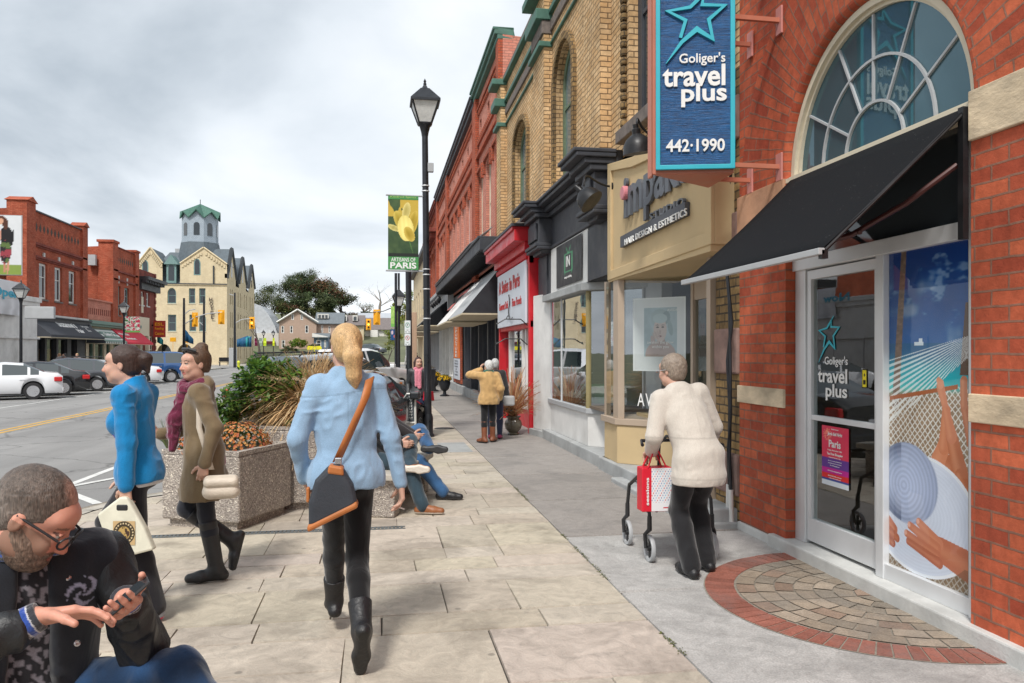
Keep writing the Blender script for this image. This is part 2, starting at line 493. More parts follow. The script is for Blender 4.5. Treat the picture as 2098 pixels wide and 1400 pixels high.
def window(M,o,parent,fm='white_paint',gm='dark_glass',fw=.05,depth=.10,rail=True,mull=0,sill=None,name='window',curtain=None):
 """a window in opening o: frame (thing's part) with pane as sub-part"""
 mb=MB(M)
 poly_ring(mb,outline(o,.002),outline(o,fw),-depth-.03,-depth+.02)
 a,b,c,d_=o[:4]
 rise=o[4]if len(o)>4 else 0
 mid=c+(d_-c)*.52 if rail is True else(rail or 0)
 if rail:mb.box(a+fw,b-fw,-depth-.03,-depth+.012,mid-.025,mid+.025)
 for k in range(mull):
  x=a+(b-a)*(k+1)/(mull+1);mb.box(x-.02,x+.02,-depth-.03,-depth+.008,c+fw,d_-fw-rise*.02)
 f=mb.build(name,fm,parent,merge=False)
 g=MB(M);ol=outline(o,fw*.6)
 g.face([(p[0],-depth-.01,p[1])for p in ol]);g.build('pane',gm,f,merge=False)
 if curtain:
  q=MB(M);q.box(a+fw,b-fw,-depth-.06,-depth-.05,curtain[0],curtain[1]);q.build('blind','blind',f,merge=False)
 if sill:
  q=MB(M);q.box(a-.06,b+.06,-depth*.5,.06,c-.1,c);q.build('sill',sill,f,merge=False)
 return f
 # ---------------------------------------------------------------- shared materials
mat('white_paint',(.72,.71,.68),.5,.08,3,.05,80,dirt=.15)
mat('old_white_paint',(.70,.69,.67),.7,.1,2,.25,25,dirt=.35)
mat('green_frame',(.11,.16,.10),.6,.3,8,.2,60,dirt=.3)
mat('teal_frame',(.16,.26,.25),.6,.15,6)
mat('tan_frame',(.42,.33,.25),.5,.06,3)
mat('cream_frame',(.62,.55,.42),.6,.06)
mat('grey_frame',(.40,.41,.42),.5,.06)
mat('alu',(.70,.71,.72),.45,.05,3,metal=.35)
mat('black_metal',(.018,.018,.02),.42,.25,9,.05,60,metal=.3)
mat('pole_black',(.016,.018,.023),.35,.3,9,.04,60,metal=.2,spec=.6)
mat('black_paint',(.022,.023,.028),.5,.2,5,.08,60)
mat('charcoal_paint',(.035,.038,.048),.55,.2,4,.2,40,dirt=.15)
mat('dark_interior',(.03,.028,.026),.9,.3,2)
mat('warm_interior',(.16,.12,.085),.9,.3,2)
mat('green_copper',(.055,.145,.11),.6,.25,4,.1,40,dirt=.2)
mat('grey_wood_trim',(.16,.13,.115),.85,.35,8,.5,30,dirt=.3)
mat('blind',(.55,.54,.5),.8,.05)
mat('print',rough=.45,var=.03,attr=True,spec=.35)
mat('attr_matte',rough=.85,var=.08,attr=True,spec=.25)
mat('concrete_step',(.36,.37,.37),.85,.2,3,.5,30,dirt=.3)
mat('concrete_white',(.55,.55,.53),.85,.15,4,.4,40,dirt=.3)
m_,nt_,b_=new_mat('dark_glass');b_.inputs['Base Color'].default_value=(.035,.042,.048,1);b_.inputs['Roughness'].default_value=.04;b_.inputs['Specular IOR Level'].default_value=.9
nt_.links.new(bumpn(nt_,noise(nt_,pos_(nt_),1.5,2),.05,.03),b_.inputs['Normal'])
m_,nt_,b_=new_mat('pale_glass');b_.inputs['Base Color'].default_value=(.16,.2,.21,1);b_.inputs['Roughness'].default_value=.05;b_.inputs['Specular IOR Level'].default_value=.9
m_,nt_,b_=new_mat('sky_glass');b_.inputs['Base Color'].default_value=(.09,.16,.19,1);b_.inputs['Roughness'].default_value=.02;b_.inputs['Metallic'].default_value=.45
glass_mat('shop_glass',(.72,.8,.78),.13)
glass_mat('clear_glass',(.9,.93,.92),.07)
brick('red_brick',(.46,.12,.065),(.37,.07,.032),(.19,.075,.05),stain=.18)
brick('orange_brick',(.52,.125,.058),(.34,.065,.034),(.26,.13,.09),bw=.235,bh=.083,ms=.007,stain=.5,stainc=(.15,.045,.03),var=.24,bump=.8)
brick('pink_brick',(.64,.27,.20),(.55,.20,.145),(.36,.17,.13),stain=.14,var=.12)
brick('yellow_brick',(.66,.46,.26),(.56,.35,.17),(.17,.11,.06),bw=.225,bh=.075,ms=.008,stain=.42,stainc=(.09,.06,.04),var=.26)
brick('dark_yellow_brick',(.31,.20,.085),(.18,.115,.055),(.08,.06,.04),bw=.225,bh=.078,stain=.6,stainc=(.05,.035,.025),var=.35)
brick('cream_brick',(.68,.57,.38),(.62,.50,.32),(.55,.47,.33),stain=.25,stainc=(.30,.22,.12),var=.1,bump=.2)
brick('maroon_brick',(.28,.06,.045),(.21,.045,.035),(.16,.08,.06),stain=.2)
mat('sandstone',(.60,.48,.33),.85,.35,2.6,.8,14,dirt=.5,stretch=(1,1,2.2))
mat('sandstone_pink',(.50,.27,.16),.85,.25,3,.6,18,dirt=.15)
mat('brownstone',(.24,.15,.125),.9,.35,5,.9,14,dirt=.3)
# ---------------------------------------------------------------- ground, road, pavements
def road_z(x,y):
 z=-.15-.13*min(1,max(0,(-x)/17.0))
 if y>116:z+=(y-116)**1.35*.021
 return z
def stone_floor(name,c_attr=True,dark=(.12,.1,.08),bumpk=.35,sp=0):
 m,nt,b=new_mat(name)
 a=nt.nodes.new('ShaderNodeAttribute');a.attribute_name='Col'
 v=pos_(nt)
 big=noise(nt,v,1.3,6,.65,.8);mid=noise(nt,v,7,6,.7,1.5);fine=noise(nt,v,90,3,.6)
 f=M_(nt,'MULTIPLY',maprange(nt,mid,.3,.7,.80,1.16),maprange(nt,fine,.3,.7,1-sp,1+sp))
 vm=nt.nodes.new('ShaderNodeVectorMath');vm.operation='SCALE';nt.links.new(a.outputs['Color'],vm.inputs[0]);nt.links.new(f,vm.inputs['Scale'])
 o=mixc(nt,maprange(nt,big,.48,.70,0,.55),vm.outputs[0],dark)
 st=noise(nt,v,3.2,6,.75,2.0)
 o=mixc(nt,maprange(nt,st,.58,.70,0,.45),o,(.19,.18,.165))
 vg=nt.nodes.new('ShaderNodeTexVoronoi');vg.inputs['Scale'].default_value=2.3;nt.links.new(v,vg.inputs['Vector'])
 o=mixc(nt,maprange(nt,vg.outputs['Distance'],.035,.055,.55,0),o,(.13,.12,.105))
 nt.links.new(o,b.inputs['Base Color']);b.inputs['Specular IOR Level'].default_value=.3
 nt.links.new(maprange(nt,mid,.3,.7,.6,.9),b.inputs['Roughness'])
 h=M_(nt,'ADD',M_(nt,'MULTIPLY',mid,1.6),M_(nt,'MULTIPLY',fine,.25))
 nt.links.new(bumpn(nt,h,bumpk,.02),b.inputs['Normal'])
 return m
stone_floor('stamped_concrete',sp=.05)
stone_floor('grey_concrete',sp=.22,bumpk=.2,dark=(.16,.155,.15))
mat('joint_dark',(.07,.06,.05),.95,.3,12)
m_,nt_,b_=new_mat('asphalt')
v_=pos_(nt_)
big_=noise(nt_,v_,.22,6,.65,.5);agg_=noise(nt_,v_,60,4,.8)
mp_=nt_.nodes.new('ShaderNodeMapping');mp_.inputs['Scale'].default_value=(1.1,.07,1);nt_.links.new(v_,mp_.inputs[0])
lane_=noise(nt_,mp_.outputs[0],1.0,4,.6)
c_=mixc(nt_,maprange(nt_,big_,.35,.65,0,1),(.27,.265,.26),(.35,.343,.335))
c_=mixc(nt_,maprange(nt_,lane_,.45,.7,0,.5),c_,(.19,.187,.183))
c_=mixc(nt_,maprange(nt_,agg_,.35,.7,.25,0),c_,(.06,.06,.06))
vo_=nt_.nodes.new('ShaderNodeTexVoronoi');vo_.feature='DISTANCE_TO_EDGE';vo_.inputs['Scale'].default_value=.33
wv_=nt_.nodes.new('ShaderNodeVectorMath');wv_.operation='ADD';nn_=nt_.nodes.new('ShaderNodeTexNoise');nn_.inputs['Scale'].default_value=1.2;nn_.inputs['Detail'].default_value=6
nt_.links.new(v_,nn_.inputs['Vector']);nt_.links.new(v_,wv_.inputs[0]);nt_.links.new(nn_.outputs['Color'],wv_.inputs[1]);nt_.links.new(wv_.outputs[0],vo_.inputs['Vector'])
c_=mixc(nt_,maprange(nt_,vo_.outputs['Distance'],0,.012,.55,0),c_,(.05,.05,.05))
nt_.links.new(c_,b_.inputs['Base Color']);b_.inputs['Roughness'].default_value=.8;b_.inputs['Specular IOR Level'].default_value=.3
nt_.links.new(bumpn(nt_,agg_,.5,.01),b_.inputs['Normal'])
mat('road_white',(.66,.66,.64),.8,.15,7,.2,60,dirt=.35)
mat('road_yellow',(.62,.36,.055),.8,.15,5,.2,60,dirt=.25)
mat('kerb_concrete',(.42,.39,.34),.85,.2,4,.4,40,dirt=.35)
mat('earth',(.12,.13,.07),.95,.3,.3,.4,3)
def far_z(x,y):
 z=-.6
 if y>116:z=-.6+(y-116)**1.35*.021
 if y>150:z=max(z,0)*1.0
 h=6*math.exp(-((y-300)/90)**2)
 return min(z,9)+h*(1 if y>60 else 0)
xs=[-1500,-500,-200,-120,-80,-50,-35,-25,-10,0,10,25,50,90,150,300,800,1500]
ys=[-300,-60,0,60,110,116,122,130,140,150,165,180,200,230,260,300,360,450,700,1500]
g=MB()
for i in range(len(xs)-1):
 for j in range(len(ys)-1):
  q=[(xs[i],ys[j]),(xs[i+1],ys[j]),(xs[i+1],ys[j+1]),(xs[i],ys[j+1])]
  g.face([(x,y,far_z(x,y))for x,y in q])
tag(g.build('ground','earth',smooth=True),kind='structure')
g=MB()
xr=[-60,-40,-25,-17.1,-13,-8.4,-4,-1,.25,8,30]
yr=[-14,0,10,20,35,50,70,88,96,104,112,118,124,130,138,146,156,170,190,215]
for i in range(len(xr)-1):
 for j in range(len(yr)-1):
  xm=(xr[i]+xr[i+1])/2;ym=(yr[j]+yr[j+1])/2
  if(xm<-17.1 or xm>.25)and not(92<ym<110):continue
  if ym>130 and xm<-8:continue
  if ym>130 and xm>.3:continue
  q=[(xr[i],yr[j]),(xr[i+1],yr[j]),(xr[i+1],yr[j+1]),(xr[i],yr[j+1])]
  g.face([(x,y,road_z(x,y))for x,y in q])
tag(g.build('road','asphalt',smooth=True),kind='structure')
CURB=[(-3.3,-14),(-3.2,3.0),(-3.12,7.6),(-2.95,8.45),(-2.72,9.0),(-2.2,9.45),(-1.2,9.8),(-.3,10.6),(.15,11.8),(.25,13),(.25,90.5)]
def curb_x(y):
 for(x0,y0),(x1,y1)in zip(CURB,CURB[1:]):
  if y0<=y<=y1:return x0+(x1-x0)*(y-y0)/(y1-y0)
 return .25
def strip_on_road(mb,pts,wd,lift=.004):
 for a,b in zip(pts,pts[1:]):
  a,b=Vector((*a,0)),Vector((*b,0));t=(b-a).normalized();s_=Vector((-t.y,t.x,0))*wd/2
  nseg=max(1,int((b-a).length/4))
  for k in range(nseg):
   p,q=a.lerp(b,k/nseg),a.lerp(b,(k+1)/nseg)
   mb.face([(v.x,v.y,road_z(v.x,v.y)+lift)for v in(p-s_,q-s_,q+s_,p+s_)])
g=MB();strip_on_road(g,[(-8.52,-14),(-8.52,88)],.11);strip_on_road(g,[(-8.27,-14),(-8.27,88)],.11)
tag(g.build('road_centre_marking','road_yellow'),kind='structure')
g=MB()
strip_on_road(g,[(-3.2,9.72),(-4.05,10.9),(-3.95,12.9)],.11)
strip_on_road(g,[(-4.05,10.9),(-2.3,13.9)],.11,.008)
for k in range(5):strip_on_road(g,[(-3.6,16.5+k*4.4),(-.2,22.3+k*4.4)],.1)
for k in range(15):strip_on_road(g,[(-12.2,28+k*3.6),(-16.8,26.2+k*3.6)],.1)
strip_on_road(g,[(-12.1,20),(-12.1,88)],.1,.008)
strip_on_road(g,[(-8.2,89.5),(0.1,89.5)],.4);strip_on_road(g,[(-17,91.2),(.2,91.2)],.15,.004)
tag(g.build('road_parking_markings','road_white'),kind='structure')
g=MB()
for(x0,y0),(x1,y1)in zip(CURB,CURB[1:]):
 a,b=Vector((x0,y0,0)),Vector((x1,y1,0));t=(b-a).normalized();s_=Vector((t.y,-t.x,0))
 A,B,C_,D_=a,b,b+s_*.15,a+s_*.15
 z0=-.4
 g.face([(*A.xy,.0),(*B.xy,.0),(*C_.xy,.0),(*D_.xy,.0)],flip=True)
 g.face([(A.x,A.y,z0),(B.x,B.y,z0),(B.x,B.y,0),(A.x,A.y,0)])
tag(g.build('kerb','kerb_concrete',bevel=.015),kind='structure')
g=MB()
yy=[-14]+[p[1]for p in CURB[1:-1]]+[20,40,60,90.5]
yy=sorted(set(yy))
for a,b in zip(yy,yy[1:]):
 g.face([(curb_x(a)+.1,a,-.014),(5,a,-.014),(5,b,-.014),(curb_x(b)+.1,b,-.014)])
tag(g.build('pavement_bed','joint_dark'),kind='structure')
rs=random.Random(12)
g=MB()
def slab(q,c,j=.008,gap=.0022,z=0.0):
 cx=sum(p[0]for p in q)/4;cy=sum(p[1]for p in q)/4
 qq=[]
 for x,y in q:
  dx,dy=(1 if x<cx else-1),(1 if y<cy else-1)
  qq.append((x+dx*gap+rs.uniform(-j,j)*.5,y+dy*gap*3.5+rs.uniform(-j,j)*.5))
 top=[(x+(1 if x<cx else-1)*.003,y+(1 if y<cy else-1)*.005,z)for x,y in qq]
 bot=[(x,y,z-.014)for x,y in qq]
 g.face(top);g.c.append(c)
 for i in range(4):
  k=(i+1)%4;g.face([bot[i],bot[k],top[k],top[i]]);g.c.append(c)
y=-2.0
cols_x=None
row=0
while y<40:
 h_=rs.choice([.55,.8,.32,.62,.42])if y<14 else rs.choice([.8,1.1])
 if 8.3<y<12.5:h_=.36
 if 3.3<y<4.1:h_=.2 if row%2 else .75
 x1=1.57
 xl=min(curb_x(max(-14,y)),curb_x(y+h_))+.15
 x=x1
 while x>xl+.05:
  wd=rs.choice([.45,.7,.95,.8,.6])
  nx_=x-wd
  if nx_<xl+.25:nx_=None
  a0=(curb_x(y)+.15)if nx_ is None else nx_;a1=(curb_x(y+h_)+.15)if nx_ is None else nx_
  t=rs.uniform(.9,1.07);cc=(.50*t,.44*t*rs.uniform(.98,1.02),.365*t*rs.uniform(.96,1.03))
  if rs.random()<.3 and h_>.6 and nx_ is not None:
   hm=y+h_*rs.choice([.4,.6]);slab([(a0,y),(x,y),(x,hm),(a1,hm)],cc);slab([(a0,hm),(x,hm),(x,y+h_),(a1,y+h_)],tuple(q*(.97 if row%2 else 1.04)for q in cc))
  else:slab([(a0,y),(x,y),(x,y+h_),(a1,y+h_)],cc)
  if nx_ is None:break
  x=nx_
 y+=h_;row+=1
tag(g.build('pavement','stamped_concrete',merge=False),kind='structure')
g=MB()
ed=[-14,-5,.5,3.2,4.95,6.51,8.15,9.9,11.7,13.6,15.6,17.8,20.2,23,26,29,33,38,44,50,56,62,68,74,80,90]
for k,(a,b)in enumerate(zip(ed,ed[1:])):
 c=(.42,.41,.395)if b<6.6 else tuple(q*(.93+.12*((k*37)%10)/10)for q in(.31,.285,.265))
 slab([(1.57,a),(4.3,a),(4.3,b),(1.57,b)],c,.004,.005)
 if a>=38:slab([(.4,a),(1.57,a),(1.57,b),(.4,b)],c,.004,.005)
tag(g.build('shopside_pavement','grey_concrete',merge=False),kind='structure')
g=MB();rs2=random.Random(4)
for k in range(700):
 y=rs2.choice([rs2.uniform(2.6,4.2),rs2.uniform(5.2,6.6),rs2.uniform(7.5,9)]);x=1.57+rs2.gauss(0,.010)
 if vnoise(np.array([y*3]),np.array([.3]),np.array([.1]))[0]<.5:continue
 r_=rs2.uniform(.003,.009);a=rs2.uniform(0,6)
 g.face([(x+r_*math.cos(a+t),y+r_*math.sin(a+t)*1.5,.002+rs2.uniform(0,.006))for t in(0,2.1,4.2)])
mat('moss',(.10,.11,.03),.95,.4,30)
tag(g.build('joint_moss','moss',merge=False),kind='stuff')
cx0,cy0=3.2,4.58
g=MB();nb=40
for k in range(nb):
 a0=math.pi/2+math.pi*(k+.06)/nb;a1=math.pi/2+math.pi*(k+.94)/nb
 t=rs2.uniform(.8,1.15);c=(.29*t,.11*t,.08*t)
 P=[(cx0+r_*math.cos(a),cy0+r_*math.sin(a))for r_,a in((.91,a0),(1.10,a0),(1.10,a1),(.91,a1))]
 zz_=.006+rs2.uniform(0,.003)
 g.face([(x,y,zz_)for x,y in P]);g.c.append(c)
 for i in range(4):g.face([(*P[i],0),(*P[(i+1)%4],0),(*P[(i+1)%4],zz_),(*P[i],zz_)]);g.c.append(c)
tag(g.build('brick_threshold_border','grey_concrete',merge=False),kind='structure')
g=MB()
for ring in range(7):
 r0,r1=.04+ring*.123,.04+(ring+1)*.123-.007
 n_=max(2,int(math.pi*r1/.2))
 for k in range(n_):
  a0=math.pi/2+math.pi*(k+.03+.0)/n_;a1=math.pi/2+math.pi*(k+.97)/n_
  t=rs2.uniform(.82,1.12);c=rs2.choice([(.31,.25,.19),(.28,.20,.15),(.33,.27,.21),(.26,.22,.175)]);c=tuple(q*t for q in c)
  am=(a0+a1)/2
  P=[(cx0+r_*math.cos(a),cy0+r_*math.sin(a))for r_,a in((r0,a0),(r1,a0),(r1,am),(r1,a1),(r0,a1),(r0,am))]
  zz_=.008+rs2.uniform(0,.003)
  g.face([(x,y,zz_)for x,y in P]);g.c.append(c)
tag(g.build('threshold_paving','grey_concrete',merge=False),kind='structure')
g=MB();g.face([(cx0,cy0-1.09,.003)]+[(cx0+1.11*math.cos(math.pi/2+math.pi*k/24),cy0+1.11*math.sin(math.pi/2+math.pi*k/24),.003)for k in range(25)][::-1])
mat('sand_joint',(.26,.23,.19),.95,.2,20)
tag(g.build('threshold_bed','sand_joint'),kind='structure')
g=MB()
x=-3.0
while x<.22:
 g.box(x,x+.022,7.06,7.13,.001,.005);x+=.034
g.box(-3.02,.24,7.05,7.06,.001,.008);g.box(-3.02,.24,7.13,7.14,.001,.008)
mat('galvanised',(.17,.19,.2),.5,.2,10,metal=.5)
tag(g.build('trench_drain','galvanised',merge=False),'narrow steel grate of the trench drain running across the pavement by the planters','drain grate')
g=MB();g.box(1.0,1.48,12.3,13.6,.001,.007)
tag(g.build('service_cover','concrete_step',merge=False),'grey rectangular service cover in the paving in front of the black lamp post','service cover')
g=MB();g.lathe([(.21,.001),(.21,.006),(.19,.008)],(1.35,16.2,0),24)
tag(g.build('manhole_cover','black_metal'),'small round iron cover in the pavement beyond the lamp post','manhole cover')
g=MB()
g.box(-24,-17.1,-14,90.5,-.6,-.13);g.box(-60,-17.1,110.5,150,-.6,-.1)
g.box(.25,30,111,130,-.6,-.0)
tag(g.build('far_pavement','kerb_concrete',bevel=.02),kind='structure')
# ================================================================ RIGHT SIDE OF THE STREET
XW=3.19
MR=frame_x(XW,-1)
RT,UPV=(0,-1,0),(0,0,1)
# ---------------- travel shop building
bt=thing('brick_building',(XW,4.7,0),'orange-red brick shop front with a big round-arched fanlight, pale stone bands and a glass door','building')
SPR,AC,AR,AO=2.95,4.765,.985,1.74
g=MB(MR)
wall_open(g,-6,6.55,-.05,SPR,[(3.78,5.75,-.05,SPR)],.16)
g.build('wall','orange_brick',bt,merge=False)
g=MB(MR)
wall_open(g,-6,6.55,SPR,7.6,[(AC-AO,AC+AO,SPR,SPR+AO,AO)],.001)
g.build('wall','orange_brick',bt,merge=False)
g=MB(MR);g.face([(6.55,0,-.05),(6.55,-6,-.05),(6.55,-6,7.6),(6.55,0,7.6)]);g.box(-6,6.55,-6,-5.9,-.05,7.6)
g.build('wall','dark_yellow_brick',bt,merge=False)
g=MB(MR);nA=48
for k in range(nA):
 a0,a1=math.pi*k/nA,math.pi*(k+1)/nA
 rr=[AR+.05,AR+.25,AR+.5,AO]
 for r0,r1 in zip(rr,rr[1:]):
  pts=[(AC+r*math.cos(a),.006,SPR+r*math.sin(a))for r,a in((r0,a0),(r1,a0),(r1,a1),(r0,a1))]
  g.face(pts,uv=[(r0,a0*1.36),(r1,a0*1.36),(r1,a1*1.36),(r0,a1*1.36)])
 prev=(AR+.05,.006)
 for q in range(1,5):
  t=q/4*math.pi/2;cur=(AR+.05-.05*math.sin(t),.006-.05*(1-math.cos(t)))
  g.face([(AC+prev[0]*math.cos(a0),prev[1],SPR+prev[0]*math.sin(a0)),(AC+cur[0]*math.cos(a0),cur[1],SPR+cur[0]*math.sin(a0)),(AC+cur[0]*math.cos(a1),cur[1],SPR+cur[0]*math.sin(a1)),(AC+prev[0]*math.cos(a1),prev[1],SPR+prev[0]*math.sin(a1))],uv=[(prev[0],a0*1.1),(cur[0],a0*1.1),(cur[0],a1*1.1),(prev[0],a1*1.1)]);prev=cur
 g.face([(AC+AR*math.cos(a0),-.044,SPR+AR*math.sin(a0)),(AC+AR*math.cos(a1),-.044,SPR+AR*math.sin(a1)),(AC+AR*math.cos(a1),-.2,SPR+AR*math.sin(a1)),(AC+AR*math.cos(a0),-.2,SPR+AR*math.sin(a0))],uv=[(0,a0),(0,a1),(.15,a1),(.15,a0)])
g.build('arch','orange_brick',bt,merge=False)
for nm,y0,y1,z0,z1,mm in(('stone_band',5.752,6.56,2.56,2.96,'sandstone_pink'),('stone_band',-6,3.778,2.73,3.0,'sandstone'),('stone_band',5.752,6.56,1.135,1.285,'sandstone'),('stone_band',-6,3.778,1.20,1.355,'sandstone')):
 q=MB(MR);q.box(y0,y1,-.05,.022,z0,z1);q.build(nm,mm,bt,bevel=.006)
q=MB(MR);q.box(3.3,5.95,-.3,.05,-.02,.10);q.box(5.95,6.56,-.1,.022,-.02,.07);q.box(-6,3.3,-.1,.03,-.02,.06);q.build('door_sill','concrete_white',bt,bevel=.012)
fl=MB(MR)
po=arch_pts(AC-AR+.003,AC+AR-.003,SPR,AR-.003,40);pi_=arch_pts(AC-AR+.05,AC+AR-.05,SPR,AR-.05,40)
poly_ring(fl,po,pi_,-.14,-.045)
po2=arch_pts(AC-AR+.05,AC+AR-.05,SPR,AR-.05,40);pi2=arch_pts(AC-AR+.075,AC+AR-.075,SPR,AR-.075,40)
poly_ring(fl,po2,pi2,-.14,-.075)
fl.box(AC-AR,AC+AR,-.14,-.03,SPR-.065,SPR+.02);fl.box(AC-AR,AC+AR,-.14,-.0,SPR-.03,SPR+.004)
flo=fl.build('fanlight','cream_frame',bt,merge=False)
q=MB(MR)
for rr in(.31,.60):
 po3=arch_pts(AC-rr-.009,AC+rr+.009,SPR,rr+.009,30);pi3=arch_pts(AC-rr+.009,AC+rr-.009,SPR,rr-.009,30)
 poly_ring(q,po3,pi3,-.112,-.082)
for a in(30,64,90,118,150):
 c,s_=math.cos(R(a)),math.sin(R(a));px_,pz_=-s_*.008,c*.008
 A=[(AC+.32*c,SPR+.32*s_),(AC+.90*c,SPR+.90*s_)]
 q.prism([(A[0][0]+px_,A[0][1]+pz_),(A[1][0]+px_,A[1][1]+pz_),(A[1][0]-px_,A[1][1]-pz_),(A[0][0]-px_,A[0][1]-pz_)],-.112,-.084,'y')
q.build('glazing_bars','grey_frame',flo,merge=False,split=True)
q=MB(MR);q.face([(p[0],-.1,p[1])for p in arch_pts(AC-.92,AC+.92,SPR,.92,40)]);q.build('pane','sky_glass',flo,merge=False)
YL,YM,YR_,ZT=5.75,4.66,3.785,2.22
q=MB(MR)
q.box(5.60,5.745,-.17,-.08,.1,SPR-.07);q.box(3.787,3.86,-.17,-.05,.1,SPR-.07);q.box(4.62,4.70,-.17,-.06,.1,ZT)
q.box(3.787,5.745,-.17,-.055,ZT,ZT+.10);q.box(3.86,4.62,-.17,-.07,.1,.2)
sf=q.build('shopfront_frame','alu',bt,bevel=.004,merge=False)
q=MB(MR);q.face([(3.86,-.12,ZT+.1),(5.6,-.12,ZT+.1),(5.6,-.12,SPR-.06),(3.86,-.12,SPR-.06)]);q.build('pane','dark_glass',sf,merge=False)
q=MB(MR);yD0,yD1=4.705,5.595
poly_ring(q,[(yD0,.125),(yD0,ZT-.01),(yD1,ZT-.01),(yD1,.125)],[(yD0+.055,.30),(yD0+.055,ZT-.08),(yD1-.055,ZT-.08),(yD1-.055,.30)],-.15,-.095)
q.box(yD0+.05,yD1-.05,-.145,-.10,1.06,1.10)
dr=q.build('door','alu',bt,bevel=.003,merge=False)
q=MB(MR);q.face([(yD0+.05,-.12,.3),(yD1-.05,-.12,.3),(yD1-.05,-.12,ZT-.08),(yD0+.05,-.12,ZT-.08)]);q.build('pane','shop_glass',dr,merge=False)
q=MB(MR);q.tube([(yD1-.11,-.04,.9),(yD1-.11,-.04,1.2)],.011);q.tube([(yD1-.11,-.04,.92),(yD1-.11,-.11,.92)],.008);q.tube([(yD1-.11,-.04,1.18),(yD1-.11,-.11,1.18)],.008)
q=MB(MR);q.box(3.0,5.9,-3.2,-.2,-.03,2.9,skip='n');q.build('interior','warm_interior',bt,merge=False)
q=MB(MR);q.box(4.72,5.2,-1.6,-1.1,.0,.75);q.box(5.3,5.55,-2.2,-.9,0,1.1);q.build('counter','tan_frame',bt,merge=False)
def beach(u,v):
 H_,W_=u.shape;c=np.zeros((H_,W_,3))
 def over(msk,colr):
  m3=np.clip(msk,0,1)[...,None];c[:]=c*(1-m3)+np.asarray(colr,float)*m3
 y=(1-v)*2.15;x=u
 sm=lambda a,b,t:np.clip((t-a)/(b-a),0,1)**2*(3-2*np.clip((t-a)/(b-a),0,1))
 skyc=np.stack([8+22*y,55+60*y,128+50*y],-1);c[:]=skyc
 cl=fb(u*1.2,y*1.9,3.3,5);over(sm(.56,.78,cl)*.75*sm(.1,0.5,x+.3)*(y<.62),(150,165,190))
 over(sm(.6,.75,fb(x,y*2.4,6,9))*.5*(y<.5),(195,205,220))
 over((y>.62)*1.0,(16,92,140));
 t=sm(.66,.82,y);over((y>.66)*t,(12,168,184));t=sm(.80,1.0,y);over((y>.8)*t*.8,(130,220,205))
 over(((abs(x-.5)<.05)&(abs(y-.625)<.012))*.9,(225,235,240));over(((abs(x-.52)<.02)&(abs(y-.605)<.014))*.9,(235,240,245))
 snd=sm(.93,.99,y+.04*x)
 sc_=205-40*fb(x,y,26,3)-25*fb(x,y,70,4)
 sc_=sc_-18;over(snd,np.stack([sc_,sc_*.84,sc_*.66],-1))
 tx=.33-.10*(y-.0)/1.05;bark=88+70*fb(x*1.0,y*3,22,8)
 over(((abs(x-tx)<.030+.012*y)&(y<1.05))*1.0,np.stack([bark,bark*.84,bark*.72],-1))
 over((((x-(1.02-.12*y))>0)&(y>.38)&(y<.82))*1.0,(95,72,60))
 dx,dy=x-1.12,y-.56;ang=np.arctan2(dy,-dx);rad=np.hypot(dx,dy)
 edge_hi=.18;fan=(ang>edge_hi)&(ang<1.25)&(y<.56+.56*(1.1-x)+.10)
 over((fan&(np.sin(ang*150)>.1))*.85,(238,242,242))
 bar_y=.98-.16*(x-.3)*.9
 net=(y>bar_y)&(y<2.2)
 a_,b_=np.sin((x*.9+y)*62+3*fb(x,y,4,2)),np.sin((x*.9-y)*62+3*fb(x,y,4,7))
 over((net&((abs(a_)<.34)|(abs(b_)<.34)))*.9,(236,236,232))
 over(((abs(y-bar_y)<.014)&(x>.16)&(x<.9))*1.0,(172,96,52))
 def limb(x0,y0,x1,y1,r0,r1,colr,hi=(226,160,122)):
  ex,ey=x1-x0,y1-y0;L2=ex*ex+ey*ey;t=np.clip(((x-x0)*ex+(y-y0)*ey)/L2,0,1)
  d_=np.hypot(x-x0-t*ex,y-y0-t*ey);r=r0+(r1-r0)*t
  over((d_<r)*1.0,colr);over(sm(.75,.0,np.hypot(x-x0-t*ex+r*.3,y-y0-t*ey)/r)*(d_<r)*.55,hi)
 skin=(190,112,74)
 limb(1.04,1.22,.96,1.0,.055,.034,(190,112,76));limb(.96,1.0,.96,.86,.032,.036,(200,126,92))
 limb(.86,1.62,.82,1.42,.12,.10,skin);limb(.60,1.55,.76,1.28,.085,.06,(214,138,100));limb(.76,1.28,.79,1.05,.05,.042,(208,130,92))
 limb(.95,1.50,.84,1.20,.085,.055,skin);limb(.84,1.20,.77,1.00,.052,.030,(208,132,98));limb(.77,1.0,.73,.90,.032,.040,(214,140,108));limb(.73,.88,.71,.86,.034,.022,(226,158,128))
 over((((x-.88)*.75+(1.50-y))<-.045)&(x>.76)&(y<1.85),(28,110,160))
 limb(1.02,1.56,.92,1.44,.05,.045,skin)
 brim=((x-.50)/.60)**2+((y-1.75)/.40)**2
 over((brim<1)*1.0,(222,230,244));ring=np.sin(np.sqrt(brim)*110)*5
 over((brim<1)*.6,np.stack([216+ring,224+ring,240+ring],-1));over(((brim<1)&(brim>.90))*.7,(250,252,255))
 cr=((x-.36)/.34)**2+((y-1.56)/.27)**2;rg=10*np.sin(np.hypot((x-.33),(y-1.58)*1.1)*170)
 shade_=205-55*sm(.0,1,np.clip(cr,0,1))*(x<.3)-30*cr
 over((cr<1)*1.0,np.stack([shade_+rg-12,shade_+rg,np.minimum(shade_+rg+28,255)],-1))
 over(((cr<1.05)&(cr>=1.0))*.3,(150,158,185))
 h1=(196,118,88)
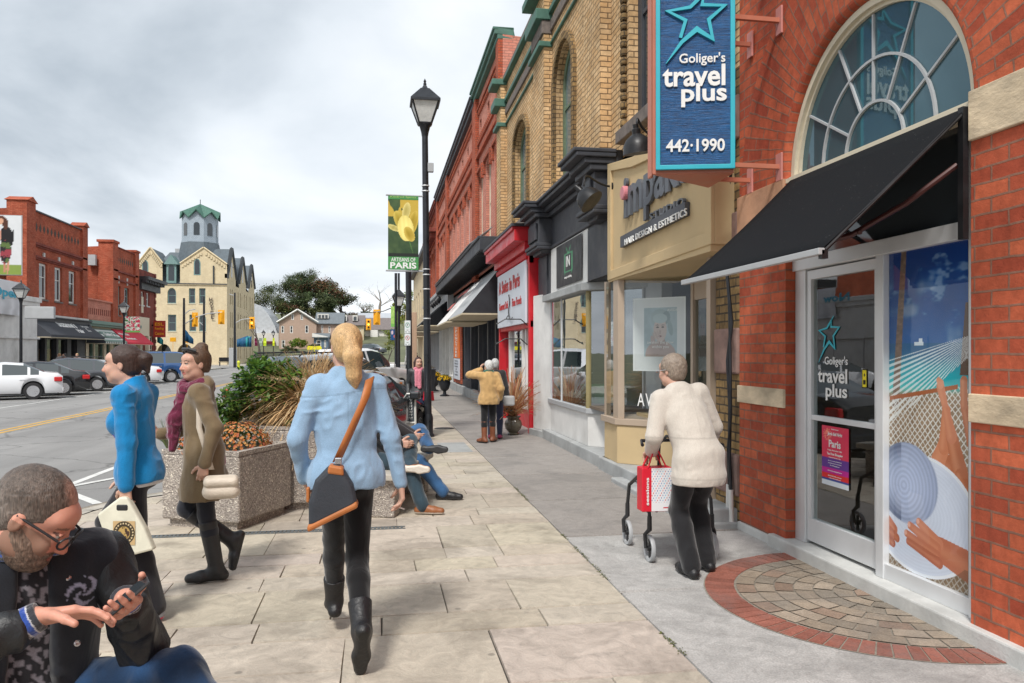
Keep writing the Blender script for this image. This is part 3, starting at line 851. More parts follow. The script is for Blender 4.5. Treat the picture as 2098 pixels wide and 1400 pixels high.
 limb(.02,1.78,.22,1.90,.045,.035,h1);limb(.0,1.86,.25,1.955,.04,.03,(188,108,78));limb(.0,1.93,.20,2.0,.04,.03,(176,98,70))
 limb(1.02,1.98,.72,1.93,.10,.08,h1);limb(.72,1.90,.50,1.80,.040,.030,(212,136,104));limb(.70,1.93,.40,1.84,.038,.028,(206,128,96))
 limb(.70,1.98,.36,1.90,.038,.026,(200,122,92));limb(.72,2.02,.38,1.95,.036,.024,(188,110,82))
 for fx,fy in((.49,1.795),(.39,1.835),(.35,1.895)):over((np.hypot((x-fx),(y-fy))<.017)*.8,(240,190,170))
 over(((brim>1)&(y>2.0))*.35,(90,70,50))
 return c
q=picture('window_picture',WX(1797,722,XW+.105)[:2]+(.2,),RT,UPV,.82,ZT-.2,260,560,beach,'print',bt)
q.location.x=0
q=MB(MR);q.face([(3.86,-.1,.2),(4.62,-.1,.2),(4.62,-.1,ZT),(3.86,-.1,ZT)]);
glass_mat('poster_glass',(.97,.98,.98),.03)
q.build('pane','poster_glass',sf,merge=False)
mat('sign_teal',(.03,.42,.52),.45,.04);mat('sign_white',(.80,.80,.78),.5,.05);
def star(c,right,up,s_,m,parent,depth=.012,name='star_emblem',bevel=0):
 """open star whose lower-left point runs on as a long swoosh"""
 right,up=Vector(right),Vector(up);nr=right.cross(up);c=Vector(c)
 O=[(-.78,.40),(-.18,.50),(.10,.78),(.42,1.02),(.26,.62),(.80,.52),(.42,.10),(.46,-.45),(.05,-.15),(-.80,-1.15),(-.32,-.18),(-.36,-.02+.1)]
 outer=[(-.80,.42),(-.20,.55),(.05,.82),(.50,1.10),(.28,.62),(.92,.56),(.44,.12),(.55,-.48),(.08,-.16),(-.85,-1.15),(-.40,-.30),(-.55,.20)]
 outer=[(-.86,.42),(-.22,.56),(.02,.80),(.48,1.12),(.27,.60),(.92,.55),(.47,.12),(.56,-.50),(.06,-.20),(-.88,-1.18),(-.52,-.45)]
 P=[(-.46,-.42,.05),(-.30,.12,.05),(-.84,.42,.045),(-.16,.52,.05),(.05,.72,.055),(.44,1.12,.012)]
 P2=[(.25,.98,.01),(.20,.58,.05),(.88,.53,.045),(.40,.12,.055),(.52,-.48,.05),(.04,-.16,.075),(-.42,-.55,.055),(-.90,-1.2,.008)]
 mb=MB()
 for L in(P,P2):
  lf,rg=[],[]
  for i,(x,y,w_)in enumerate(L):
   a=Vector(L[max(i-1,0)][:2]);b=Vector(L[min(i+1,len(L)-1)][:2]);p=Vector((x,y))
   d1=(p-a).normalized()if i else(b-p).normalized();d2=(b-p).normalized()if i<len(L)-1 else d1
   n1_=Vector((-d1.y,d1.x));n2_=Vector((-d2.y,d2.x));mm_=(n1_+n2_)
   mm_=mm_.normalized()if mm_.length>.05 else n1_
   k_=min(2.2,1/max(.3,mm_.dot(n1_)));lf.append(p+mm_*w_*k_);rg.append(p-mm_*w_*k_)
  for i in range(len(L)-1):
   quad=[lf[i],lf[i+1],rg[i+1],rg[i]]
   W3=lambda p,e:c+right*p.x*s_+up*p.y*s_+nr*e
   mb.face([W3(p,depth)for p in quad]);
   mb.face([W3(lf[i],0),W3(lf[i+1],0),W3(lf[i+1],depth),W3(lf[i],depth)]);mb.face([W3(rg[i],0),W3(rg[i+1],0),W3(rg[i+1],depth),W3(rg[i],depth)])
 return mb.build(name,m,parent,merge=False)
XD=XW+.115
p0=WX(1737,700,XD)
star(WX(1698,694,XD),RT,UPV,.15,'sign_teal',dr,.002)
a,b=WX(1690,752,XD),WX(1737,752,XD)
text("Goliger's",a[1]-b[1],(XD,a[1],a[2]),RT,UPV,'sign_white',dr,bold=.005,depth=.002)
a,b=WX(1676,783,XD),WX(1736,787,XD)
text('travel',a[1]-b[1],(XD,a[1],a[2]),RT,UPV,'sign_white',dr,bold=.02,depth=.002,height=.105,spacing=1.0)
a,b=WX(1692,815,XD),WX(1736,820,XD)
text('plus',a[1]-b[1],(XD,a[1],a[2]-.02),RT,UPV,'sign_white',dr,bold=.02,depth=.002,height=.125,spacing=1.0)
def leaflet(u,v):
 c=np.zeros(u.shape+(3,));c[:]=(214,38,84)
 def band(a,b,k):c[(v>=a)&(v<b)]=k
 c[...,1]+=30*fb(u,v,9,2);band(.30,.47,(96,52,140));band(.21,.30,(190,30,140));band(.10,.21,(215,40,40));band(.0,.10,(215,222,228));band(.085,.12,(40,70,150))
 sp=(np.hypot((u-.2),(v-.86)*1.6)<.16)&(np.sin(np.arctan2((v-.86)*1.6,u-.2)*14)>.3);c[sp]=(240,150,120)
 return c
a,b=WX(1685,990,XD),WX(1740,1000,XD)
lf=picture('leaflet',(XD-.004,a[1],a[2]),RT,UPV,a[1]-b[1],.44,30,90,leaflet,'print')
tag(lf,'pink and purple shopping night leaflet taped inside the lower glass of the travel shop door','leaflet')
yc=(a[1]+b[1])/2
for k,(tx,zz_,h_,wd)in enumerate((('The 8th Annual',.415,.009,.09),('Jingle Bell Night',.365,.032,.19),('Paris',.285,.055,.15),('Friday, November 18th',.255,.015,.18),('Tax Free Shopping',.222,.024,.2),('Downtown Paris 4pm to 9pm',.205,.010,.15),('Join us for an evening of family fun and',.18,.009,.17),('special offers from your local merchants',.163,.009,.17),('Win a $500 shopping spree!',.146,.009,.12),('CRAZY FOR DEALS with unforgettable local items',.105,.010,.18),('REINDEER PUB CRAWL at the Brewpub',.068,.010,.17),('in support of the local business group',.053,.008,.15))):
 text(tx,wd,(XD-.006,yc,a[2]+zz_),RT,UPV,'sign_white',lf,height=h_,align='C',bold=.02 if h_>.02 else 0,depth=.001,shear=.3 if k==1 else 0)
def badge(u,v):
 c=np.zeros(u.shape+(3,));c[:]=(232,214,40);c[(abs(u-.5)>.42)|(abs(v-.5)>.45)]=(20,20,20)
 c[(np.hypot(u-.5,(v-.68)*1.3)<.12)]=(20,20,20);c[(abs(u-.5)<.28)&(v<.42)&(v>.2)]=(20,20,20);return c
a=WX(1766,795,XD);picture('sticker',(XD,a[1],a[2]),RT,UPV,.055,.13,16,30,badge,'print',dr)
def badge2(u,v):
 c=np.zeros(u.shape+(3,));c[:]=(205,222,225);c[(abs(u-.5)<.2)&(abs(v-.5)<.2)]=(30,40,50);c[abs(v-.5)<.04]=(210,220,225);return c
a=WX(1649,806,XD);picture('sticker',(XD,a[1],a[2]),RT,UPV,.075,.09,16,20,badge2,'print',dr)
# ---------------- black awning over the travel shop
aw=thing('awning',(XW,4.7,2.1),'black fabric awning sloping down over the travel shop door','awning')
y0,y1=3.80,5.66;xf,zf,zt=2.31,2.125,2.925
m_,nt_,b_=new_mat('awning_fabric');v_=pos_(nt_)
vn_=nt_.nodes.new('ShaderNodeTexVoronoi');vn_.inputs['Scale'].default_value=34;nt_.links.new(v_,vn_.inputs['Vector'])
sn_=noise(nt_,v_,5,3)
nt_.links.new(mixc(nt_,M_(nt_,'MULTIPLY',maprange(nt_,vn_.outputs['Distance'],.05,.09,1,0),maprange(nt_,sn_,.45,.6,0,.8)),(.011,.012,.014),(.3,.3,.3)),b_.inputs['Base Color'])
b_.inputs['Roughness'].default_value=.85;b_.inputs['Specular IOR Level'].default_value=.12
nt_.links.new(bumpn(nt_,noise(nt_,v_,300,2),.3,.003),b_.inputs['Normal'])
q=MB();nn=10
for k in range(nn):
 for j in range(nn):
  def PP(i_,j_):
   t=i_/nn;s_=j_/nn
   return(XW-.01+(xf-XW+.01)*t,y0+(y1-y0)*s_,zt+(zf-zt)*t-.018*math.sin(math.pi*t)*(1+.2*math.sin(s_*9)))
  q.face([PP(k,j),PP(k,j+1),PP(k+1,j+1),PP(k+1,j)])
q.build('canopy','awning_fabric',aw,smooth=True,solid=.004)
q=MB();q.box(xf-.025,xf+.012,y0-.02,y1+.02,zf-.03,zf+.006);q.build('front_bar','grey_frame',aw,bevel=.004)
q=MB();q.box(xf-.005,xf+.03,y0-.02,y0+.015,zf-.05,zf-.005);
q.tube([(XW-.02,y0+.01,zt-.03),(xf+.03,y0+.01,zf-.0)],.012)
q.box(XW-.04,XW-.005,y0-.01,y0+.03,2.2,zt)
q.build('side_rail','black_metal',aw,split=True)
q=MB()
for yy_ in(y0+.06,y1-.08):
 pts=[Vector((XW-.02,yy_,2.62)),Vector((XW-.25,yy_+.12*(1 if yy_<4.5 else-1),2.42)),Vector((XW-.45,yy_+.32*(1 if yy_<4.5 else-1),2.27)),Vector((XW-.62,yy_+.5*(1 if yy_<4.5 else-1),2.22))]
 q.tube(pts,.017)
 q.tube([pts[-1],Vector((xf+.3,yy_+.35*(1 if yy_<4.5 else-1),2.23)),Vector((xf+.02,yy_+.1,2.13))],.014)
mat('dark_red_metal',(.06,.018,.016),.35,.15,6,metal=.2)
q.build('folding_arm','dark_red_metal',aw,smooth=True,split=True)
q=MB();q.tube([(XW-.45,y0+.3,2.27),(XW-.25,y0+.7,2.33),(XW-.2,y0+1.1,2.30)],.012);q.build('arm','dark_red_metal',aw)
# ---------------- hanging sign
hs=thing('hanging_sign',(2.75,5.9,3.0),'tall blue carved hanging sign with a teal star and white lettering','sign')
L_,R_,B_=Vector((2.165,5.91,0)),Vector((2.75,5.755,0)),Vector((2.80,6.33,0))
zb,zt2=3.02,5.1
mat('sign_copper',(.50,.17,.105),.5,.1,4)
q=MB();q.prism([(L_.x-.03,L_.y+.02),(R_.x+.012,R_.y+.01),(B_.x,B_.y)],zb-.03,zt2+.03);q.prism([(L_.x-.035,L_.y-.012),(L_.x+.0,L_.y+.05),(L_.x-.03,L_.y+.1)],zb-.05,zt2+.05)
q.build('sign_box','sign_copper',hs,bevel=.008)
Rr=(R_-L_).normalized();nrm=Rr.cross(Vector(UPV))
m_,nt_,b_=new_mat('sign_blue');v_=pos_(nt_)
mp_=nt_.nodes.new('ShaderNodeMapping');mp_.inputs['Scale'].default_value=(1.2,1.2,22);nt_.links.new(v_,mp_.inputs[0])
gr_=noise(nt_,mp_.outputs[0],6,6,.75,.4)
nt_.links.new(mixc(nt_,maprange(nt_,gr_,.38,.62,0,1),(.008,.035,.105),(.012,.125,.34)),b_.inputs['Base Color'])
b_.inputs['Roughness'].default_value=.4;nt_.links.new(bumpn(nt_,gr_,.8,.012),b_.inputs['Normal'])
W_s=(R_-L_).length
def SP(x,z,e=.0):return L_+Rr*x+nrm*e+Vector((0,0,z))
q=MB();q.face([SP(.03,zb+.03,.012),SP(W_s-.02,zb+.03,.012),SP(W_s-.02,zt2,.012),SP(.03,zt2,.012)]);q.build('sign_panel','sign_blue',hs,merge=False)
q=MB()
Msg=Matrix(((Rr.x,nrm.x,0,L_.x),(Rr.y,nrm.y,0,L_.y),(0,0,1,0),(0,0,0,1)))
q.M=Msg
poly_ring(q,[(.002,zb),(.002,zt2+.01),(W_s+.01,zt2+.01),(W_s+.01,zb)],[(.036,zb+.036),(.036,zt2-.02),(W_s-.026,zt2-.02),(W_s-.026,zb+.036)],.0,.03)
q.build('sign_border','sign_teal',hs,bevel=.004,merge=False)
def on_sign(px,py):
 d_=Vector(pt(px,py,1.0))-Vector((0,0,EYE));t=(L_-Vector((0,0,EYE))).dot(nrm)/d_.dot(nrm)
 p=Vector((0,0,EYE))+d_*t;return(p-L_).dot(Rr),p.z
def stext(s_,pa,pb,ptop,bold=.0,m='sign_white',spacing=1.0,name='lettering'):
 (xa,za),(xb,zb_),(_,zt_)=on_sign(*pa),on_sign(*pb),on_sign(*ptop)
 text(s_,xb-xa,SP(xa,za,.012),Rr,UPV,m,hs,name,height=zt_-za,bold=bold,depth=.014,spacing=spacing)
star(SP(*on_sign(1424,52),.013),Rr,UPV,.255,'sign_teal',hs,.018)
stext("Goliger's",(1391,138),(1485,138),(1400,112),.01)
stext('travel',(1357,181),(1485,176),(1357,137),.022,spacing=1.0)
stext('plus',(1395,222),(1488,210),(1395,174),.022,spacing=1.0)
stext('442·1990',(1364,314),(1484,310),(1364,288),.02)
q=MB()
for z in(zb+.045,zt2-.15,zb+1.22):
 q.box(R_.x-.01,XW-.02,5.80,5.835,z-.015,z+.02);q.box(B_.x-.05,XW-.02,6.30,6.335,z-.015,z+.02)
q.build('bracket_arm','sign_copper',hs,split=True)
q=MB()
for z in(zb+.045,zb+1.22,zt2-.15):
 for yy_ in(5.817,6.317):q.box(XW-.025,XW-.008,yy_-.045,yy_+.045,z-.11,z+.11)
mat('bracket_plate',(.55,.22,.19),.5,.12,8)
q.build('wall_plate','bracket_plate',hs,bevel=.003,split=True)
cb=MB();cy_=6.60
cb.tube([(XW-.03,cy_,5.4),(XW-.035,cy_+.02,4.4),(XW-.03,cy_+.03,3.4),(XW-.04,cy_+.1,2.95),(XW-.05,cy_+.16,2.6),(XW-.05,cy_+.06,2.1),(XW-.05,cy_+.0,1.85),(XW-.05,cy_+.09,1.5),(XW-.05,cy_+.04,1.1),(XW-.05,cy_+.05,.6),(XW-.055,cy_+.01,.33)],.016,6)
cb.tube([(XW-.05,cy_+.07,2.2),(XW-.06,cy_+.03,1.9),(XW-.055,cy_+.02,1.5),(XW-.055,cy_+.01,1.0),(XW-.06,cy_+.06,.7),(XW-.05,cy_+.06,.35)],.012,6)
cbl=tag(cb.build('wall_cable','pole_black',smooth=True),'black cables running down the joint between the two brick shops','cable')
q=MB();q.tube([(XW-.055,cy_+.0,.02),(XW-.055,cy_+.01,.34)],.022,12);q.tube([(XW-.055,cy_+.07,.07),(XW-.05,cy_+.07,.38)],.02,12)
q.build('conduit','white_paint',cbl,smooth=True,split=True)
# ---------------- long yellow brick building above the next shops
by=thing('yellow_brick_building',(XW,13,0),'ornate yellow brick building with arched green windows and stone string courses','building')
YE=YX(1030,XW)
g=MB(MR)
def arch_o(pxl,pxr,ztop,zbot,rise):
 return(YX(pxr,XW),YX(pxl,XW),zbot,ztop,rise)
wA=(12.55,13.85,4.45,6.95,.65)
wB=(16.55,18.15,4.5,6.75,.45)
wC=(6.95,9.68,4.45,7.0)
ops=[wA,wB,wC]
wall_open(g,6.551,YE,4.15,8.35,ops,.2);g.build('wall','yellow_brick',by,merge=False)
q=MB(MR)
for a,b in((10.47,11.35),(14.2,15.2),(19.4,YE)):
 q.box(a,b,0,.16 if b-a>.5 else .06,4.25,8.5,skip='')
for a,b in((14.2,15.2),):q.box(a+.05,b-.05,0,.22,8.5,9.6)
q.build('pier','yellow_brick',by,merge=False,split=True)
q=MB(MR)
for z,h_,p_ in((7.25,.10,.10),(7.75,.20,.16),(8.30,.14,.22)):
 q.box(6.56,10.46,0,p_*.7,z,z+h_*.5);q.box(6.56,YE,-.02,p_*.5,z+h_*.5,z+h_)
 for a,b in((10.42,11.4),(14.15,15.25),(19.35,YE)):q.box(a,b,0,p_+.16,z,z+h_)
q.build('string_course','green_copper',by,bevel=.012,merge=False,split=True)
q=MB(MR)
q.box(6.56,YE,-.02,.045,7.55,7.745);q.box(6.56,YE,-.3,.1,8.44,8.52);q.box(14.15,15.25,0,.24,9.6,9.75);q.box(14.18,15.22,0,.2,7.5,7.745)
q.build('stone_course','grey_wood_trim',by,bevel=.01,merge=False,split=True)
q=MB(MR)
for o in(wA,wB):
 out1=arch_pts(o[0]-.16,o[1]+.16,o[3]-o[4],o[4]+.16,16);in1=arch_pts(o[0]-.02,o[1]+.02,o[3]-o[4],o[4]+.02,16)
 poly_ring(q,[(o[0]-.13,o[2])]+out1+[(o[1]+.13,o[2])],[(o[0]-.02,o[2])]+in1+[(o[1]+.02,o[2])],0,.07)
q.build('window_surround','dark_yellow_brick',by,bevel=.02,merge=False,split=True)
for o in(wA,wB):window(MR,o,by,'green_frame','pale_glass',.13,.14,rail=o[2]+(o[3]-o[2])*.6)
window(MR,wC,by,'charcoal_paint','dark_glass',.16,.14,rail=5.9,mull=1)
q=MB(MR)
for o in(wA,wB,wC):q.box(o[0]-.15,o[1]+.15,0,.14,o[2]-.16,o[2])
q.build('window_sill','grey_wood_trim',by,bevel=.01,split=True)
q=MB(MR)
for z in range(26):q.box(9.74,9.86,0,.075,4.4+z*.115,4.4+z*.115+.105)
q.build('corner_moulding','dark_yellow_brick',by,bevel=.03)
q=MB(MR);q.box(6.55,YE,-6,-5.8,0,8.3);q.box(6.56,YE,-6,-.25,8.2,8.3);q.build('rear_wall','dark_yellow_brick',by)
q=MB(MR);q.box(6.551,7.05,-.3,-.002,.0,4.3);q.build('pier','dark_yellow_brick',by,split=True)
q=MB(MR)
for z0,z1 in((.28,.66),(1.38,1.80),(2.45,2.85),(3.5,3.9)):q.box(6.552,7.05,-.2,.025,z0,z1)
q.build('rock_faced_stone','brownstone',by,bevel=.02,split=True)
# ---------------- "impakt" hair studio: tan shop front with an angled window
im=thing('shop',(3.0,8.3,0),'tan stucco hair salon shop front with a big sign board and an angled display window','shop front')
mat('tan_stucco',(.56,.42,.235),.85,.06,2,.35,220,dirt=.06)
MI=frame_x(3.0,-1)
q=MB(MI)
poly=[(6.66,2.56),(9.9,2.52),(9.9,4.05),(8.9,3.90),(6.66,3.72)]
q.M=frame_x(3.0,-1)
def fpoly(mb,poly,n0,n1):mb.prism([(a,b)for a,b in poly],n0,n1,'y')
fpoly(q,poly,-.6,0)
q.build('sign_board','tan_stucco',im,bevel=.01)
q=MB(MI);outer=poly;inner=[(6.80,2.68),(9.76,2.64),(9.76,3.93),(8.9,3.78),(6.80,3.60)]
poly_ring(q,[(a,b)for a,b in outer],inner,.0,.035);q.build('sign_board_edge','tan_stucco',im,bevel=.008,merge=False)
q=MB();q.box(2.98,3.9,6.7,9.9,2.50,2.56);q.build('soffit','tan_stucco',im)
A1,B1=(2.99,9.55),(3.72,8.80)
PL=(3.0,10.15)
q=MB();q.prism([A1,B1,(4.6,8.8),(4.6,10.2),PL,(3.0,9.75)],.17,.66)
q.build('base_panel','tan_stucco',im,bevel=.008)
q=MB();q.prism([(A1[0]-.03,A1[1]),(B1[0],B1[1]-.03),(B1[0]+.1,B1[1]+.1),(4.6,10.25),(2.96,10.2)],.66,.74)
def stick(mb,x,y,r_,z0,z1):mb.box(x-r_,x+r_,y-r_,y+r_,z0,z1)
fr=q.build('window_frame','tan_frame',im,bevel=.006)
q=MB();stick(q,3.03,10.1,.035,.74,2.52);q.build('post','tan_frame',im,split=True)
q=MB();q.prism([(2.99,9.72),(2.995,9.53),(3.07,9.50),(3.10,9.6),(3.06,9.72)],.74,2.52);q.build('post','tan_frame',im,bevel=.004,split=True)
q=MB();stick(q,3.72,8.82,.035,.74,2.52);q.build('post','tan_frame',im,split=True)
q=MB();stick(q,3.19,7.12,.045,.10,2.56);q.build('post','tan_frame',im,split=True)
q=MB();stick(q,3.72,7.95,.04,.17,2.52);q.box(3.70,3.74,7.1,8.8,2.2,2.5);q.build('door_frame','tan_frame',im,split=True)
q=MB();q.face([(3.02,9.58,.74),(3.72,8.86,.74),(3.72,8.86,2.52),(3.02,9.58,2.52)]);q.face([(3.0,10.1,.74),(3.0,9.7,.74),(3.0,9.7,2.52),(3.0,10.1,2.52)]);q.build('pane','clear_glass',fr,merge=False)
q=MB();q.face([(3.72,8.8,.2),(3.72,7.1,.2),(3.72,7.1,2.5),(3.72,8.8,2.5)]);q.build('door_pane','shop_glass',im,merge=False)
q=MB();q.box(3.9,6.8,6.9,9.95,.1,2.9,skip='w');q.build('interior','dark_interior',im,merge=False)
q=MB();q.box(3.4,4.4,9.0,10.0,.74,.78);q.build('display_floor','tan_stucco',im)
q=MB();q.box(2.94,3.75,6.6,10.25,-.02,.17);q.box(2.80,3.19,6.56,9.2,-.02,.055);q.build('step','concrete_step',im,bevel=.015)
mat('letter_dark',(.10,.11,.13),.4,.1);mat('sign_grey',(.075,.08,.095),.6,.1,5,.1)
def on_x(px,py,X):p=WX(px,py,X);return p
def xtext(body,X,pbl,pbr,ptop,m,parent,name='lettering',bold=0,depth=.03,spacing=1,align='L',shear=0):
 a,b,t=WX(*pbl,X),WX(*pbr,X),WX(*ptop,X)
 zl,zr=a[2],b[2];wd=a[1]-b[1]
 right=Vector((0,-wd,zr-zl)).normalized()
 return text(body,math.hypot(wd,zr-zl),(X,a[1],zl),right,UPV,m,parent,name,height=t[2]-zl,bold=bold,depth=depth,spacing=spacing,shear=shear)
X_=2.985
zb_=ZX(1284,468,X_)
xtext('impakt',X_,(1283,476),(1413,404),(1283,362),'letter_dark',im,bold=.02,depth=.035,spacing=1.02)
xtext('STUDIO',X_,(1336,453),(1407,420),(1336,438),'letter_dark',im,bold=.02,depth=.035,spacing=1.15)
q=MB();a,b=WX(1277,508,X_),WX(1411,442,X_);h_=.135
q.M=Matrix.Identity(4)
for e_,zz_ in((0,0),):
 q.face([(X_-.04,a[1],a[2]),(X_-.04,b[1],b[2]),(X_-.04,b[1],b[2]+h_),(X_-.04,a[1],a[2]+h_)])
 q.face([(X_-.04,a[1],a[2]),(X_-.04,b[1],b[2]),(X_+.01,b[1],b[2]),(X_+.01,a[1],a[2])])
 q.face([(X_-.04,a[1],a[2]+h_),(X_-.04,b[1],b[2]+h_),(X_+.01,b[1],b[2]+h_),(X_+.01,a[1],a[2]+h_)])
 q.face([(X_-.04,b[1],b[2]),(X_-.04,b[1],b[2]+h_),(X_+.01,b[1],b[2]+h_),(X_+.01,b[1],b[2])])
 q.face([(X_-.04,a[1],a[2]),(X_-.04,a[1],a[2]+h_),(X_+.01,a[1],a[2]+h_),(X_+.01,a[1],a[2])])
q.build('name_board','sign_grey',im,merge=False)
xtext('HAIR DESIGN & ESTHETICS',X_-.045,(1281,503),(1408,441),(1281,491),'sign_white',im,bold=-.004,depth=.012,spacing=1.12)
mat('pink_dot',(.62,.22,.25),.5,.05)
p=WX(1287,396,X_);q=MB();q.M=Matrix.Translation((X_-.05,p[1],p[2]))@Matrix.Rotation(R(90),4,'Y');q.lathe([(.075,-.03),(.085,-.02),(.085,.03),(.075,.04)],n=20);q.build('letter_dot','pink_dot',im)
dv=Vector((B1[0]-A1[0],B1[1]-A1[1],0)).normalized();nv=dv.cross(Vector(UPV))
def on_pane(px,py,off=.10):
 o0=Vector((A1[0],A1[1],0))-nv*off;d_=Vector(pt(px,py,1.0))-Vector((0,0,EYE));t=(o0-Vector((0,0,EYE))).dot(nv)/d_.dot(nv)
 return Vector((0,0,EYE))+d_*t
a,b,c=on_pane(1297,760),on_pane(1405,760),on_pane(1300,612)
pw,ph=(b-a).dot(dv),c.z-a.z
def portrait(u,v):
 """framed salon poster: a woman in a pale blue head wrap, hand at her face"""
 c=np.zeros(u.shape+(3,));c[:]=(235,238,240)
 inn=(u>.03)&(u<.97)&(v>.02)&(v<.98);c[inn]=(222,226,230)
 x=(u-.22)/.62;y=(v-.2)/.66;I=(x>0)&(x<1)&(y>0)&(y<1)
 g_=175+60*fb(u,v,4,3)
 c[I]=np.stack([g_*.74,g_*.92,g_],-1)[I]
 def el(cx,cy,rx,ry,k,rot=0):
  dx,dy=x-cx,y-cy;a_=dx*math.cos(rot)+dy*math.sin(rot);b_=-dx*math.sin(rot)+dy*math.cos(rot)
  m3=I&((a_/rx)**2+(b_/ry)**2<1);c[m3]=k
 el(.5,.04,.46,.28,(196,150,138));el(.52,.3,.12,.18,(188,142,128))
 el(.48,.78,.27,.20,(146,182,192));el(.68,.80,.12,.13,(120,160,172));el(.80,.58,.07,.16,(128,168,178),.3)
 el(.49,.55,.20,.25,(212,176,164));el(.49,.78,.22,.10,(158,194,203))
 for s_ in(-1,1):
  el(.49+s_*.08,.60,.045,.014,(60,50,50));el(.49+s_*.085,.645,.055,.008,(110,84,74))
 el(.49,.50,.022,.05,(190,150,138));el(.49,.415,.05,.018,(164,86,86))
 for k in range(4):el(.30+k*.045,.43+.03*(k%2),.018,.085,(200,160,148),.5)
 el(.28,.30,.07,.14,(196,154,142),.4)
 c=c*.45+c.mean(-1,keepdims=True)*.55
 return c
ps=picture('poster',a,dv,UPV,pw,ph,110,150,portrait,'print')
tag(ps,'large pale poster of a woman in a head wrap hanging in the salon window','poster')
text('awaken the glow',pw*.5,a+dv*pw*.53+Vector((0,0,ph*.36))+nv*.004,dv,UPV,'sign_white',ps,height=.05,align='C',depth=.001)
text('within you',pw*.32,a+dv*pw*.53+Vector((0,0,ph*.30))+nv*.004,dv,UPV,'sign_white',ps,height=.05,align='C',depth=.001)
text('AVEDA',pw*.2,a+dv*pw*.66+Vector((0,0,ph*.81))+nv*.004,dv,UPV,'sign_white',ps,height=.03,depth=.001)
c2=on_pane(1306,832,-.004)
text('AVEDA',.52,c2,dv,UPV,'sign_white',fr,height=.16,depth=.002,spacing=1.2)
# ---------------- gooseneck lamps
def gooseneck(name,base,head,label,aim):
 t=thing(name,base,label,'wall lamp','gooseneck lamps over the salon sign')
 b_,h_=Vector(base),Vector(head)
 q=MB();q.M=Matrix.Translation(b_)@Matrix.Rotation(R(90),4,'Y');q.lathe([(.06,-.02),(.06,.01),(.02,.03)],n=16);q.build('wall_plate','black_metal',t,smooth=True,split=True)
 q=MB();up=Vector((0,0,.26));pts=[]
 P0,P1,P2,P3=b_,b_+Vector((-.28,0,.0)),h_+up*1.5,h_+Vector((0,0,.10))
 for i in range(11):
  s_=i/10;pts.append(P0*(1-s_)**3+P1*3*s_*(1-s_)**2+P2*3*s_*s_*(1-s_)+P3*s_**3)
 q.tube(pts,.014,8);q.build('arm','black_metal',t,smooth=True)
 q=MB();A_=Vector(aim).normalized();q.M=Matrix.Translation(h_)@A_.to_track_quat('-Z','Y').to_matrix().to_4x4()
 q.lathe([(.165,-.15),(.16,-.13),(.15,-.06),(.115,.0),(.07,.035),(.045,.05),(.045,.10),(.03,.11),(.03,.15),(.0,.155)],n=24)
 q.build('lamp_shade','black_metal',t,smooth=50,merge=True)
 q=MB();q.M=Matrix.Translation(h_)@A_.to_track_quat('-Z','Y').to_matrix().to_4x4();q.lathe([(.0,-.06),(.11,-.06),(.158,-.148)],n=24);q.build('reflector','cream_frame',t,smooth=True)
 return t
h1=pt(1305,285,8.2);gooseneck('wall_lamp',(2.98,h1[1]+.1,h1[2]-.15+.2),h1,'large black gooseneck lamp with a dome shade, beside the blue hanging sign',(.15,.1,-1))
h2=pt(1196,398,9.6);gooseneck('wall_lamp',(3.0,9.80,WX(1272,370,3.0)[2]),h2,'black gooseneck lamp tilted towards the salon sign, by the black cornice',(.6,-.45,-.75))
# ---------------- shop with the black cornice
ins=thing('shop',(3.1,13,0),'black corniced shop front with white bulkhead and a dark fabric sign in its white panel','shop front')
X1=3.08;M1=frame_x(X1,-1)
q=MB(M1);q.box(9.9,14.75,-.3,.02,2.62,4.05);q.build('frieze','charcoal_paint',ins)
q=MB(M1)
for z0,z1,p_ in((3.98,4.06,.10),(4.06,4.14,.18),(4.14,4.20,.30),(4.20,4.25,.34),(3.42,3.47,.06)):
 q.box(9.9,14.72,-.1,p_,z0,z1)
 for a,b in((9.95,10.7),(13.6,14.6)):q.box(a-p_*.3,b+p_*.3,0,p_+.24,z0,z1)
q.build('cornice','charcoal_paint',ins,bevel=.012,merge=False)
for a,b in((10.0,10.65),(13.65,14.55)):
 q=MB(M1);q.prism([(a,3.50),(b,3.50),(b,3.98),(a,3.98)],0,.26,'y');q.prism([(a+.1,3.36),(b-.1,3.36),(b,3.50),(a,3.50)],0,.2,'y')
 q.box(a-.06,b+.06,0,.33,3.47,3.53);q.box(a+.1,b-.1,.26,.30,3.6,3.9)
 q.build('console_bracket','charcoal_paint',ins,bevel=.012,merge=False)
for a,b in((9.95,11.12),(13.95,14.7)):
 q=MB(M1);q.box(a,b,0,.05,2.62,3.36);q.build('pilaster','charcoal_paint',ins,bevel=.006,split=True)
q=MB(M1);ya,yb=YX(1129,X1-.03),YX(1204,X1-.03)
q.box(yb,ya,-.02,.03,2.625,3.41);q.build('sign_panel','old_white_paint',ins)
def sheet(u,v):
 c=np.zeros(u.shape+(3,));k=38+10*fb(u,v,3,4);c[:]=np.stack([k,k*1.03,k*1.1],-1);
 fr_=((abs(u-.5)<.17)&(abs(v-.52)<.22))&~((abs(u-.5)<.13)&(abs(v-.52)<.19));c[fr_]=(70,150,105);
 for s_ in(-1,1):c[(abs(u-.5-s_*(.02+(v-.74)*.5))<.012)&(v>.74)&(v<.88)]=(70,150,105);c[(abs(u-.5-s_*.13)<.015)&(v>.24)&(v<.3)]=(70,150,105)
 return c
ya,yb=YX(1140,X1-.05),YX(1192,X1-.05);z0_=ZX(1140,592,X1-.05);sh_=ZX(1140,508,X1-.05)-z0_
s_=picture('sign_banner',(X1-.05,ya,z0_),RT,UPV,ya-yb,sh_,50,40,sheet,'print');adopt(s_,ins)
